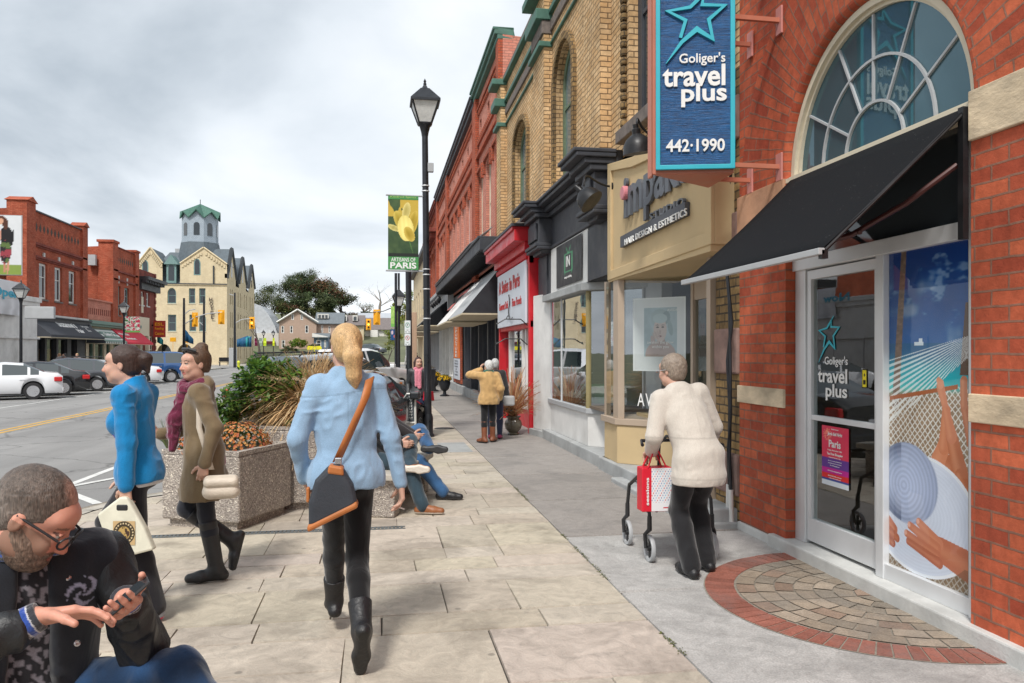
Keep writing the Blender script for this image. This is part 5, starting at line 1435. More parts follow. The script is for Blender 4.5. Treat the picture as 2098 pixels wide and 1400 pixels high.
q=MB();o3=Vector((XL+1.27,yl(177)+L2*.3,2.36))+up3*.45
q.face([o3,o3+Vector((0,L2*.6,0)),o3+Vector((0,L2*.6,0))+up3*.7,o3+up3*.7]);o3b=Vector((XL+1.275,yl(177),2.35));q.face([o3b,o3b+Vector((0,L2+.3,0)),o3b+Vector((0,L2+.3,0))+up3*.22,o3b+up3*.22]);q.build('name_panel','sage_paint',t,merge=False,solid=.01)
text('Cheshire Cat',L2*.5,o3+Vector((.02,L2*.05,0))+up3*.2,LT,up3,'sign_white',t,height=.36,bold=.02,depth=.02)
t=sh_awning(Mx,yl(222)+.5,ye+.4,2.35,3.35,1.25,'red_canvas','bright red awning with white lettering across the road')
text('Scotiabank',2.6,Vector((XL+1.28,yl(232),2.36))+up3*.35,LT,up3,'sign_white',t,height=.22,depth=.02);text('✦ Home & Gifts',2.4,Vector((XL+1.28,yl(228),2.36))+up3*.85,LT,up3,'sign_white',t,height=.3,depth=.02)
ya,yb=yl(229),ye;ZP=zl(250,512)
ws=[(yl(a),yl(b))for a,b in((237,247),(255,264))]
ops=[(a,b,zl(242,646),zl(242,586))for a,b in ws]
t,Mx=lbuild(ya,yb,3.87,ZP,ops,'red_brick','narrow red brick building with two tall green windows over the red awning',depth=10)
q=MB(Mx);q.box(ya-.2,ya+1.0,-.9,.16,3.87,zl(222,494));q.box(ya-.3,ya+1.1,-1,.24,zl(222,494),zl(222,489));q.box(yb-.7,yb+.3,-.8,.16,3.87,zl(270,515));q.box(yb-.8,yb+.4,-.9,.24,zl(270,515),zl(270,511));q.build('pier','red_brick',t,split=True)
q=MB(Mx);q.box(ya,yb,-.3,.1,ZP,ZP+.08);q.build('parapet_cap','maroon_brick',t)
q=MB(Mx)
for z in(ZP-1.9,ZP-2.6):q.box(ya,yb,0,.16,z,z+.14)
q.build('string_course','maroon_brick',t,split=True)
diamonds(Mx,t,ya+1.2,yb-.8,ZP-.9,8)
for o in ops:window(Mx,o,t,'teal_frame','dark_glass',.14,.14,rail=o[2]+(o[3]-o[2])*.7,mull=0,sill='grey_wood_trim')
q=MB(Mx)
for a,b in ws:q.box((a+b)/2-.1,(a+b)/2+.1,0,.08,ops[0][3]+.2,ops[0][3]+.8)
q.build('keystone','concrete_white',t,split=True)
q=MB();q.box(XL-1.6,XL-1.0,ya-.55,ya-.2,8.2,9.0);q.build('air_conditioner','grey_frame',t)
ya,yb=ye+.31,yl(319);ZP=zl(300,556)
ws=[(yl(a),yl(b))for a,b in((279,285),(289,295),(300,306))]
ops=[(a,b,zl(290,625),zl(290,597))for a,b in ws]
t,Mx=lbuild(ya,yb,-.13,ZP,ops+[(yl(284),yl(296),0,3.0),(yl(303),yl(314),.5,3.0)],'maroon_brick','dark red brick building with a black bracketed cornice before the junction',depth=10)
q=MB(Mx);zc_=zl(300,578);q.box(ya,yb+.5,-.1,.9,zc_,zc_+.28);q.box(ya,yb+.3,-.1,.35,zc_-.8,zc_);k=ya
while k<yb:q.box(k,k+.2,.3,.75,zc_-.25,zc_);k+=.5
q.build('cornice','black_paint',t,merge=False)
for o in ops:window(Mx,o,t,'white_paint','pale_glass',.12,.14,sill='concrete_white')
q=MB(Mx);k=0
while k*.6<ZP:q.box(yb-.5,yb+.02,-.4,.06,k*.6,k*.6+.35);k+=1
q.build('quoins','maroon_brick',t,merge=False)
q=MB(Mx);q.box(yl(279),yl(300),0,.25,3.0,4.6);q.box(yl(280),yl(283),0,.3,-.1,3.0);q.box(yl(297),yl(300),0,.3,-.1,3.0);q.box(yl(289),yl(293),0,.04,5.0,6.4);q.build('stone_portal','cream_frame',t,merge=False)
for o in((yl(284),yl(296),0,3.0),(yl(303),yl(314),.5,3.0)):window(Mx,o,t,'cream_frame','dark_glass',.1,.14)
sg=thing('shop_sign',(XL+.8,yb-1.2,3.5),'maroon and orange projecting box sign by the dark red building','sign')
q=MB();zs2=zl(322,692);q.box(XL+.15,XL+1.15,yb-1.3,yb-1.1,zs2,zs2+1.5);mat('sign_maroon',(.42,.03,.02),.5,.1);q.build('sign_panel','sign_maroon',sg,bevel=.02)
mat('letter_orange',(.8,.35,.02),.5,.05)
for k,tx in enumerate(('ESL','Reading','Centre')):text(tx,.75,(XL+.28,yb-1.32,zs2+1.05-k*.42),(1,0,0),UPV,'letter_orange',sg,height=.28,bold=.03)
q=MB();q.box(XL,XL+.2,yb-1.25,yb-1.15,zs2+1.0,zs2+1.15);q.build('bracket_arm','black_metal',sg)
# ================================================================ HOTEL on the far corner
YH=110.8;XH=-20.2
ht=thing('hotel',(-26,YH+6,0),'large cream brick hotel with stepped gables, slate roof and a green-capped octagonal tower','hotel')
mat('slate_roof',(.10,.125,.145),.7,.25,2,.5,12,dirt=.1)
mat('verge_dark',(.045,.05,.055),.7,.1)
MF=frame_y(YH,-1)
hx=lambda px:WY(px,CY,YH)[0]
hz=lambda px,py:WY(px,py,YH)[2]
ze=hz(420,583)
x_l,x_r=hx(283),XH
g=MB(MF)
ops=[(hx(343),hx(361),hz(350,622),hz(350,590),.75),(hx(387),hx(400),hz(393,622),hz(393,591)),(hx(408),hx(421),hz(415,622),hz(415,591)),(hx(344),hx(361),hz(350,679),hz(350,645)),(hx(388),hx(402),hz(393,679),hz(393,645)),(hx(408),hx(422),hz(415,679),hz(415,645),.6),(hx(320),hx(352),-.1,hz(330,705),1.6),(hx(362),hx(396),-.1,hz(380,705),1.6)]
wall_open(g,x_l,x_r,-.2,ze,ops,.35)
gabs=[(hx(283),hx(333),hz(305,508)),(hx(369),hx(441),hz(403,508))]
ends=x_r
for k,(a,b,za)in enumerate(gabs):
 if k==1:b=x_r
 c=(a+b)/2
 zsh=hz(370,540)
 g.face([(a,0,ze),(b,0,ze),(b,0,zsh),(c,0,za),(a,0,zsh)])
g.build('wall','cream_brick',ht,merge=False)
MSd=frame_x(XH,1)
hy=lambda px:YX(px,XH)
hzz=lambda px,py:ZX(px,py,XH)
yE=134.5
sw_=[]
cols=[YH+2.2,YH+3.6,YH+8.2,YH+10.2,YH+13.5,YH+15.5,YH+19.0,YH+21.2]
for f_,(z0,z1)in enumerate(((.6,3.6),(5.0,7.2),(8.2,10.4))):
 for y in cols:sw_.append((y,y+.75,z0,z1,.35))
g=MB(MSd);wall_open(g,YH,yE,-.2,ze+.3,sw_,.3)
sg3=[(YH+.2,YH+6.6),(YH+9.2,YH+15.4),(YH+17.8,yE)]
for k,(a,b)in enumerate(sg3):
 za=gabs[1][2]+.3-k*.2;c=(a+b)/2
 g.face([(a,0,ze+.3),(b,0,ze+.3),(b,0,ze+1.4),(c,0,za),(a,0,ze+1.4)])
g.face([(YH,-12,-.2),(yE,-12,-.2),(yE,-12,ze),(YH,-12,ze)]);g.face([(yE,0,-.2),(yE,-12,-.2),(yE,-12,ze),(yE,0,ze)])
g.build('wall','cream_brick',ht,merge=False)
q=MB()
zr=gabs[1][2]-.2
q.face([(x_l,YH+.3,ze),(x_r-.1,YH+.3,ze),(x_r-3.2,YH+4,zr),(x_l+3,YH+4,zr)]);q.face([(x_r-.3,YH+.3,ze),(x_r-.3,yE,ze),(x_r-3.4,yE-3,zr),(x_r-3.4,YH+4,zr)])
q.face([(x_l+3,YH+4,zr),(x_r-3.2,YH+4,zr),(x_r-3.4,yE-3,zr),(x_l+3,yE-3,zr)])
for k,(a,b,za)in enumerate(gabs):
 if k==1:b=x_r
 c=(a+b)/2;zsh=hz(370,540)
 for s_ in(a,b):q.face([(s_,YH+.02,zsh),(c,YH+.02,za),(c,YH+6,za),(s_,YH+6,zsh)])
for k,(a,b)in enumerate(sg3):
 za=gabs[1][2]+.3-k*.2;c=(a+b)/2
 for s_ in(a,b):q.face([(XH-.02,s_,ze+1.4),(XH-.02,c,za),(XH-5,c,za),(XH-5,s_,ze+1.4)])
q.build('roof','slate_roof',ht,merge=False,solid=.06)
q=MB(MSd)
for k,(a,b)in enumerate(sg3):
 za=gabs[1][2]+.3-k*.2;c=(a+b)/2
 for s_ in(a,b):q.tube([(s_,0,ze+1.35),(c,.0,za+.15)],.26,4)
 q.box(a-.2,a+.2,-.3,.2,ze+.9,ze+1.5)
q.build('gable_coping','verge_dark',ht,split=True,merge=False)
q=MB(MF)
for k,(a,b,za)in enumerate(gabs):
 if k==1:b=x_r
 c=(a+b)/2;zsh=hz(370,540)
 for s_ in(a,b):q.tube([(s_,.05,zsh),(c,.05,za+.05)],.13,4)
 n_=9
 for s_ in(a,b):
  for j in range(1,n_):u=s_+(c-s_)*j/n_;z=zsh+(za-zsh)*j/n_-.75;q.box(u-.13,u+.13,0,.12,z,z+.35)
q.box(x_l,x_r,0,.14,ze-.1,ze+.1)
q.build('gable_trim','cream_brick',ht,merge=False)
q=MB(MF);q.box(hx(335),x_r,0,.16,ze-.03,ze+.12);q.tube([(hx(438),.15,hz(438,545)),(hx(438),.15,ze+.1)],.1,6);q.build('gutter','verge_dark',ht,merge=False)
for o in ops[:6]:window(MF,o,ht,'teal_frame','dark_glass',.12,.2,sill='cream_frame')
for o in[(hx(291),hx(304),hz(297,560),hz(297,533),.6),(hx(397),hx(411),hz(403,564),hz(403,530),.7)]:
 q=MB(MF);ol=outline(o);
 q.prism([(p[0],p[1])for p in ol],.0,.02,'y');fr_=q.build('window_frame','teal_frame',ht,merge=False);q=MB(MF);q.prism([(p[0],p[1])for p in outline(o,.12)],.02,.03,'y');q.build('pane','dark_glass',fr_,merge=False)
for o in sw_:window(MSd,o,ht,'teal_frame','dark_glass',.09,.2)
for k,(a,b)in enumerate(sg3):
 c=(a+b)/2;o=(c-.35,c+.35,ze+1.3,ze+3.4,.35)
 q=MB(MSd);q.prism([(p[0],p[1])for p in outline(o)],.0,.03,'y');q.build('window','dark_glass',ht,merge=False)
for o in ops[6:]:
 q=MB(MF);q.prism([(p[0],p[1])for p in outline(o,-.0)],-2.2,-2.1,'y');q.build('arcade_recess','cream_brick',ht,merge=False)
 q=MB(MF);c=(o[0]+o[1])/2;q.prism([(p[0],p[1])for p in outline((c-.8,c+.8,0,3.2,.8))],-2.1,-2.05,'y');q.build('door','dark_glass',ht,merge=False)
q=MB(MF);a,b=hx(341),hx(361);zd0,zd1,zd2=hz(350,572),hz(350,542),hz(350,522)
q.box(a,b,-2,.0,zd0-.6,zd1);q.prism([(a-.3,zd1),(b+.3,zd1),((a+b)/2,zd2)],-2.5,.25,'y');dm=q.build('dormer','teal_frame',ht,merge=False)
q=MB(MF);q.prism([(p[0],p[1])for p in outline((a+.25,b-.25,zd0-.2,zd1-.05,.4))],0,.03,'y');q.build('pane','dark_glass',dm,merge=False)
tcx,tcy=(hx(349)+hx(424))/2+.5,YH+4.6
r_t=(hx(424)-hx(349))/2*1.04
kz=lambda py:EYE+(CY-py)*((tcx*SN+tcy*CS))/F
q=MB();q.lathe([(r_t*1.45,ze+.3),(r_t*1.05,kz(500)),(r_t*1.0,kz(500)+.05)],(tcx,tcy,0),8,rot=R(22.5));q.build('tower_base','slate_roof',ht)
m_,nt_,b_=new_mat('tower_shingle');wv=nt_.nodes.new('ShaderNodeTexBrick');nt_.links.new(nt_.nodes.new('ShaderNodeUVMap').outputs[0],wv.inputs[0]);wv.inputs['Scale'].default_value=1
wv.inputs['Brick Width'].default_value=.3;wv.inputs['Row Height'].default_value=.16;wv.inputs['Mortar Size'].default_value=.02;wv.inputs['Color1'].default_value=(.40,.46,.52,1);wv.inputs['Color2'].default_value=(.33,.39,.45,1);wv.inputs['Mortar'].default_value=(.24,.28,.33,1)
nt_.links.new(wv.outputs[0],b_.inputs['Base Color']);b_.inputs['Roughness'].default_value=.8
z0t,z1t,z2t=kz(500),kz(446),kz(418)
q=MB();q.lathe([(r_t,z0t),(r_t,z1t)],(tcx,tcy,0),8,rot=R(22.5));q.lathe([(r_t*1.03,z0t),(r_t*1.03,z0t+.25)],(tcx,tcy,0),8,rot=R(22.5));tw=q.build('tower','tower_shingle',ht,merge=False)
q=MB();ap=Vector((tcx,tcy,z2t));n8=8
for k in range(n8):
 a0=R(22.5)+k*math.pi/4;a1=a0+math.pi/4;am=(a0+a1)/2
 r1=r_t*1.13
 P0=Vector((tcx+r1*math.cos(a0),tcy+r1*math.sin(a0),z1t-.35));P1=Vector((tcx+r1*math.cos(a1),tcy+r1*math.sin(a1),z1t-.35));Pm=Vector((tcx+r1*.99*math.cos(am),tcy+r1*.99*math.sin(am),z1t+(.75 if k%2 else .55)))
 q.face([P0,Pm,ap]);q.face([Pm,P1,ap])
 Q0=Vector((tcx+r_t*math.cos(a0),tcy+r_t*math.sin(a0),z1t-.35));Q1=Vector((tcx+r_t*math.cos(a1),tcy+r_t*math.sin(a1),z1t-.35))
q.build('tower_roof','green_copper',ht,merge=False,solid=.12)
q=MB()
for k in range(n8):
 a0=R(22.5)+k*math.pi/4;a1=a0+math.pi/4;am=(a0+a1)/2
 q.face([(tcx+r_t*math.cos(a0),tcy+r_t*math.sin(a0),z1t-.3),(tcx+r_t*math.cos(a1),tcy+r_t*math.sin(a1),z1t-.3),(tcx+r_t*.96*math.cos(am),tcy+r_t*.96*math.sin(am),z1t+.55)])
q.build('tower_gable','tower_shingle',ht,merge=False,split=False)
q=MB();q.tube([ap-Vector((0,0,.1)),ap+Vector((0,0,.6))],.05,6);q.build('finial','verge_dark',ht)
for k in range(n8):
 am=R(22.5)+(k+.5)*math.pi/4;c,s_=math.cos(am),math.sin(am)
 Mk=Matrix(((-s_,c,0,tcx+r_t*.925*c),(c,s_,0,tcy+r_t*.925*s_),(0,0,1,0),(0,0,0,1)))
 q=MB(Mk);zc=(z0t+z1t)/2;q.prism([(p[0],p[1])for p in outline((-.38,.38,zc-.9,zc+.85,.38))],-.1,.05,'y');q.build('tower_window','dark_glass',tw,merge=False)
q=MB()
for px,w_ in((327,.8),(340,1.2)):q.box(hx(px+12),hx(px+12)+w_,YH+5,YH+6,ze+3,gabs[0][2]+.6)
q.build('chimney','grey_frame',ht,split=True)
mat('letter_brown',(.06,.04,.035),.6,.1)
for k,ch in enumerate('HOTEL'):text(ch,.42,(hx(429+k*1),YH-.18,hz(430,618+k*9)),(1,0,0),UPV,'letter_brown',ht,height=.5,bold=.02,depth=.06)
# ================================================================ HOUSES up the hill and other far buildings
mat('tan_render',(.42,.30,.235),.85,.08,2);mat('pale_render',(.62,.60,.56),.85,.08,2);mat('grey_shingle',(.15,.17,.185),.8,.2,3,.3,20);mat('brown_shingle',(.17,.145,.14),.8,.2,3,.3,20);mat('blue_boards',(.10,.15,.21),.7,.1,3);mat('tin_roof',(.55,.57,.60),.4,.08,2,metal=.4)
def house(xa,xb,Y,z0,zev,zrd,dep,m,rm,label,wins=(),gable_front=True,name='house',grp='houses up the hill'):
 """gable end faces the camera (gable_front) or the roof slope does"""
 t=thing(name,((xa+xb)/2,Y,z0),label,'house',grp);Mx=frame_y(Y,-1)
 g=MB(Mx);ops=[w_ for w_ in wins if w_[3]<zev]
 wall_open(g,xa,xb,z0-2,zev,ops,.15)
 c=(xa+xb)/2
 if gable_front:g.face([(xa,0,zev),(xb,0,zev),(c,0,zrd)])
 g.face([(xb,0,z0-2),(xb,-dep,z0-2),(xb,-dep,zev),(xb,0,zev)]);g.face([(xa,0,z0-2),(xa,-dep,z0-2),(xa,-dep,zev),(xa,0,zev)])
 if not gable_front:
  for x in(xa,xb):g.face([(x,0,zev),(x,-dep,zev),(x,-dep/2,zrd)])
 g.build('wall',m,t,merge=False)
 q=MB(Mx)
 if gable_front:
  for s_,e_ in((xa,-1),(xb,1)):
   dz=(zrd-zev)/abs(c-s_)*.4;q.face([(s_+e_*.4,.4,zev-dz),(c,.4,zrd),(c,-dep-.3,zrd),(s_+e_*.4,-dep-.3,zev-dz)])
 else:
  q.face([(xa-.3,.5,zev-.25),(xb+.3,.5,zev-.25),(xb+.3,-dep/2,zrd),(xa-.3,-dep/2,zrd)]);q.face([(xa-.3,-dep-.5,zev-.25),(xb+.3,-dep-.5,zev-.25),(xb+.3,-dep/2,zrd),(xa-.3,-dep/2,zrd)])
 q.build('roof',rm,t,merge=False,solid=.16)
 for w_ in ops:window(Mx,w_,t,'white_paint','dark_glass',.12,.06)
 for w_ in wins:
  if w_[3]>=zev:q=MB(Mx);q.box(*w_[:2],-.05,.04,*w_[2:4]);f=q.build('window','white_paint',t);q=MB(Mx);q.box(w_[0]+.12,w_[1]-.12,.03,.05,w_[2]+.12,w_[3]-.12);q.build('pane','dark_glass',f)
 return t,Mx
YA=150.0
X_=lambda px,Y=YA:WY(px,CY,Y)[0]
Z_=lambda py,Y=YA,px=640:WY(px,py,Y)[2]
def wn(Y,*L):return[(X_(a,Y),X_(b,Y),Z_(c,Y),Z_(d_,Y))for a,b,c,d_ in L]
t,Mx=house(X_(572),X_(648),YA,Z_(722),Z_(660),Z_(636),12,'tan_render','grey_shingle','two storey tan house whose white-edged gable faces the road, beyond the hotel',wn(YA,(597,602,656,645),(616,621,656,645),(576,582,683,668),(594,600,683,668),(625,632,683,667),(577,584,713,697)))
q=MB(Mx);c=(X_(572)+X_(648))/2
for s_,e_ in((X_(572),-1),(X_(648),1)):q.tube([(s_+e_*.4,.45,Z_(661)),(c,.45,Z_(636)+.1)],.16,4)
q.build('verge_board','white_paint',t,split=True)
t,Mx=house(X_(648,152),X_(702,152),152,Z_(722,152),Z_(662,152),Z_(640,152),8,'tan_render','grey_shingle','long tan house wing with a grey roof and three dormer windows',wn(152,(658,662,682,667),(673,677,682,668),(688,692,682,669)),gable_front=False)
q=MB();q.box(X_(649,151),X_(672,151),152+.8,154.5,Z_(652,152),Z_(643,152));dm=q.build('dormer','pale_render',t)
q=MB()
for k in range(3):q.box(X_(651+k*7,151),X_(656+k*7,151),152+.74,152.8,Z_(651,152),Z_(645,152))
q.build('dormer_window','dark_glass',dm,merge=False)
t,Mx=house(X_(643,146),X_(672,146),146,Z_(724,146),Z_(690,146),Z_(684,146),5,'blue_boards','grey_shingle','small blue boarded shop with a white porch gable in front of the tan house',wn(146,(648,658,712,697),(664,668,712,697)),gable_front=False)
q=MB(frame_y(146,-1));q.prism([(X_(640,146),Z_(692,146)),(X_(640,146),Z_(683,146)),(X_(672,146),Z_(690,146)),(X_(672,146),Z_(692,146))],0,.5,'y');q.build('porch_gable','white_paint',t)
t,Mx=house(X_(676,165),X_(745,165),165,Z_(722,165),Z_(665,165),Z_(645,165),8,'cream_brick','brown_shingle','long cream house with a brown roof and two white dormers',wn(165,(735,739,688,675),(712,716,688,675)),gable_front=False)
for px in(700,722):q=MB();q.box(X_(px,164),X_(px+10,164),165.6,168,Z_(657,165),Z_(645,165));dm=q.build('dormer','pale_render',t);q=MB();q.box(X_(px+2,164),X_(px+8,164),165.54,165.6,Z_(656,165),Z_(648,165));q.build('dormer_window','dark_glass',dm)
t,Mx=house(X_(748,172),X_(806,172),172,Z_(722,172),Z_(674,172),Z_(650,172),9,'pale_render','brown_shingle','white gambrel-roofed house high on the hill with a brown roof',wn(172,(760,766,690,679),(784,789,712,702),(772,776,690,679),(795,799,690,679)),gable_front=False)
q=MB();q.box(X_(759,171),X_(774,171),170.9,172,Z_(700,172),Z_(676,172));q.build('bay_window','white_paint',t)
t,Mx=house(X_(735,195),X_(800,195),195,Z_(722,195),Z_(655,195),Z_(640,195),9,'pale_render','tin_roof','pale house with a dull metal roof, highest on the hill',(),gable_front=False)
t=thing('hall',(-22,160,0),'pale hall with a big silver roof behind the bare tree, beside the hotel','building')
q=MB();Yh=158;pts=[(X_(518,Yh),Z_(722,Yh)),(X_(518,Yh),Z_(622,Yh)),(X_(535,Yh),Z_(628,Yh)),(X_(550,Yh),Z_(645,Yh)),(X_(563,Yh),Z_(668,Yh)),(X_(570,Yh),Z_(690,Yh)),(X_(570,Yh),Z_(722,Yh))]
q.M=frame_y(Yh,-1);q.prism(pts,-14,0,'y');q.build('roof','tin_roof',t,merge=False)
q=MB(frame_y(Yh,-1));q.box(X_(518,Yh),X_(575,Yh),0,3,-.5,Z_(684,Yh));q.build('wall','pale_render',t)
q=MB(frame_y(Yh,-1));q.box(X_(538,Yh),X_(568,Yh),3,3.6,Z_(705,Yh),Z_(700,Yh));q.build('canopy','maroon_canvas',t)
# ================================================================ STREET FURNITURE
mat('lamp_glass',(.62,.62,.60),.35,.12,14,.1,30)
mat('banner_green',(.055,.26,.07),.6,.1);mat('banner_lime',(.36,.55,.16),.6,.1)
def lantern_post(base,h,label,lean=0.,s=1.0,group=None,parts=True):
 x,y,z=base
 t=thing('street_lamp',base,label,'street lamp',group)
 top=Vector((x+lean,y,z+h));B=Vector(base)
 zl_=.95*s
 q=MB();q.tube([B,B+(top-B)*.12,B+(top-B)*((h-zl_)/h)],[.085*s,.075*s,.062*s],14)
 q.lathe([(.13*s,0),(.13*s,.04),(.10*s,.07),(.10*s,.35),(.085*s,.42)],base,14);q.build('pole','pole_black',t,smooth=50)
 C=B+(top-B)*((h-zl_)/h)
 q=MB();q.lathe([(.065*s,-.12*s),(.075*s,-.05*s),(.11*s,.08*s),(.13*s,.10*s),(.15*s,.12*s),(.15*s,.14*s)],C,12);q.build('lantern_base','pole_black',t,smooth=40)
 rt=R(45)
 q=MB();q.lathe([(.17*s,.14*s),(.37*s,.56*s)],C,4,rot=rt);q.build('lantern_glass','lamp_glass',t,merge=False)
 q=MB()
 for k in range(4):
  a=rt+k*math.pi/2;b=a+math.pi/2
  p0,p1=C+Vector((.175*s*math.cos(a),.175*s*math.sin(a),.13*s)),C+Vector((.38*s*math.cos(a),.38*s*math.sin(a),.57*s))
  q.tube([p0,p1],.018*s,4);r0,r1=C+Vector((.175*s*math.cos(b),.175*s*math.sin(b),.13*s)),C+Vector((.38*s*math.cos(b),.38*s*math.sin(b),.57*s))
  q.tube([p0,r0],.02*s,4);q.tube([p1,r1],.024*s,4)
 q.build('lantern_frame','pole_black',t,merge=False)
 q=MB();q.lathe([(.42*s,.54*s),(.42*s,.585*s),(.12*s,.84*s),(.0,.86*s)],C,4,rot=rt);q.lathe([(.10*s,.83*s),(.06*s,.87*s),(.03*s,.92*s),(.035*s,.95*s),(.02*s,.97*s),(.03*s,1.0*s),(.0,1.06*s)],C,10);q.build('lantern_roof','pole_black',t,merge=False)
 return t
def tulip(u,v):
 c=np.zeros(u.shape+(3,));g_=fb(u,v*2,3.2,4);c[:]=np.stack([38+60*g_,62+55*g_,42+30*g_],-1)
 m3=(v>.70)&(fb(u,v,2.5,8)>.45);c[m3]=(200,170,70)
 def pet(cx,cy,rx,ry,k,rot=0,hi=-45):
  dx,dy=u-cx,(v-cy)*2.2;a_=dx*math.cos(rot)+dy*math.sin(rot);b_=-dx*math.sin(rot)+dy*math.cos(rot)
  r_=(a_/rx)**2+(b_/ry)**2;m3=r_<1;sh=(1-r_)*hi+5*np.sin(a_*45);c[m3]=(np.array(k)+sh[...,None])[m3]
 pet(.70,.28,.012,.5,(90,130,70),.25,5)
 pet(.20,.50,.24,.10,(226,214,140),-.45);pet(.40,.62,.18,.42,(214,190,92),.35);pet(.60,.80,.13,.34,(232,216,140),-.15);pet(.80,.58,.17,.52,(212,184,84),-.25);pet(.58,.50,.26,.50,(234,216,124),.1,22);pet(.70,.40,.16,.30,(218,190,92),.35)
 c[v<.06]=(40,44,40);return c
lab1='tall black lantern lamp post standing in the pavement, carrying the yellow tulip banner'
lp=lantern_post((.92,14.67,0),6.6,lab1,lean=-.07,s=.92,group='street lamps')
q=MB();q.box(.91,1.02,14.62,14.72,4.95,5.12);q.build('photocell_box','grey_frame',lp,bevel=.01)
q=MB()
for z in(3.02,3.12,4.58,4.68,2.75,2.2):q.lathe([(.072,0),(.074,.01),(.072,.02)],(.92-.07*z/6.6,14.67,z),12)
q.build('pole_band','alu',lp,merge=False,split=True)
bnr=thing('street_banner',(.5,14.6,4),'green banner with a big yellow tulip hanging from the tall lamp post','banner')
bx0,bx1=pt(795,500,14.45)[0],pt(857,500,14.6)[0];by_=14.62
bw=math.hypot(bx1-bx0,.0);z0b,z1b=pt(820,553,14.5)[2],pt(820,402,14.5)[2];hB=z1b-z0b
rB=(1,-.0,0)
picture('printed_cloth',(bx0,by_,z0b+hB*.175),rB,UPV,bw,hB*.775,60,140,tulip,'print',bnr)
q=MB();q.box(bx0,bx1,by_-.004,by_+.004,z0b,z0b+hB*.175);q.box(bx0,bx1,by_-.004,by_+.004,z0b+hB*.95,z1b);q.build('cloth_band','banner_green',bnr,merge=False,split=True)
xm=(bx0+bx1)/2
text('ARTISANS OF',bw*.8,(xm,by_-.005,z0b+hB*.108),rB,UPV,'sign_white',bnr,height=.075,align='C',bold=.01,depth=.002)
text('PARIS',bw*.86,(xm,by_-.005,z0b+hB*.015),rB,UPV,'sign_white',bnr,height=.115,align='C',bold=.03,depth=.002)
text('Kindred Spirits',bw*.85,(xm,by_-.005,z0b+hB*.965),rB,UPV,'banner_lime',bnr,height=.045,align='C',bold=.01,depth=.002)
q=MB()
for z in(z0b-.02,z1b+.01):q.tube([(bx0-.04,by_,z),(.90,14.66,z)],.017,8)
q.build('banner_rod','grey_frame',bnr,smooth=True,split=True)
l2=lantern_post((.87,34.05,0),4.35,'shorter black lantern lamp on the kerb beyond the parking sign, with a lime banner',s=.95,group='street lamps')
def street_banner(x0,x1,y,z0,z1,fn,label):
 b=picture('street_banner',(x0,y,z0),(1,0,0),UPV,x1-x0,z1-z0,30,50,fn,'print');tag(b,label,'banner');return b
def lime(u,v):
 c=np.zeros(u.shape+(3,));g_=fb(u,v*2,5,4);c[:]=np.stack([120+90*g_,175+60*g_,80+60*g_],-1);c[v<.16]=(120,180,90);return c
a,b=WY(801,670,34),WY(816,628,34);street_banner(a[0],b[0],34.05,a[2],b[2],lime,'pale lime street banner on the farther lamp post')
def flowers(u,v):
 c=np.zeros(u.shape+(3,));c[:]=(190,200,190);f_=fb(u,v*2,7,6);c[f_>.55]=(170,40,70);c[f_<.42]=(60,90,50);c[v<.12]=(100,150,80);return c
def bluesign(u,v):
 c=np.zeros(u.shape+(3,));c[:]=(40,80,130);c[np.hypot(u-.3,v-.7)<.18]=(210,190,200);c[np.hypot(u-.7,v-.35)<.16]=(215,120,120);return c
a,b=WY(800,697,44),WY(812,675,44);street_banner(a[0],b[0],44,a[2],b[2],bluesign,'small blue banner with pale discs below the lime one')
for px,pyt,Xp,lab in((43,577,-17.4,'black lantern lamp post in front of the pale shop at the left edge'),(254,617,-17.4,'black lantern lamp post with a flowered banner before the red awning')):
 y=YX(px,Xp);zt_=ZX(px,pyt,Xp);lantern_post((Xp,y,-.13),zt_+.13,lab,s=1.0,group='street lamps')
y=YX(263,-17.4);k_=(YX(272,-17.4));street_banner(-17.35,-16.35,YX(254,-17.4),ZX(262,682,-17.4),ZX(262,650,-17.4),flowers,'flowered street banner on the lamp post across the road')
q=MB();y=YX(45,-17.4);q.box(-17.25,-15.9,y-.12,y+.12,ZX(60,653,-17.0),ZX(60,628,-17.0));tag(q.build('sign_box','grey_frame',bevel=.03),'blank grey box sign projecting beside the left lamp post','sign')
y=105;
for k,px in enumerate((540,560)):lantern_post((WY(px,700,118)[0],118,-.1),4.9,('thin black lamp post beside the maroon banner','thin black lamp post beside the lime and white banner')[k],s=.9,group='street lamps')
for px0,px1,c_,lab in((522,529,(120,30,70),'maroon street banner near the bare tree'),(531,538,(150,165,150),'grey-green street banner near the bare tree'),(540,546,(180,205,40),'lime street banner near the bare tree'),(559,563,(185,200,30),'narrow lime street banner right of the bare tree')):
 a,b=WY(px0,709,118),WY(px1,693,118);street_banner(a[0],b[0],117.8,a[2],b[2],(lambda cc:(lambda u,v:np.zeros(u.shape+(3,))+np.array(cc)+40*(abs(v-.5)<.1)[...,None]))(c_),lab)
up_=thing('sign_pole',(.66,17.5,0),'grey round pole carrying two parking signs behind the chalkboard','sign pole')
yU=17.5;xU=WY(838,700,yU)[0]
q=MB();q.tube([(xU+.02,yU,0),(xU-.02,yU,WY(838,555,yU)[2]+.6)],.065,12);q.build('pole','grey_wood_trim' if False else 'pole_black',up_,smooth=True)
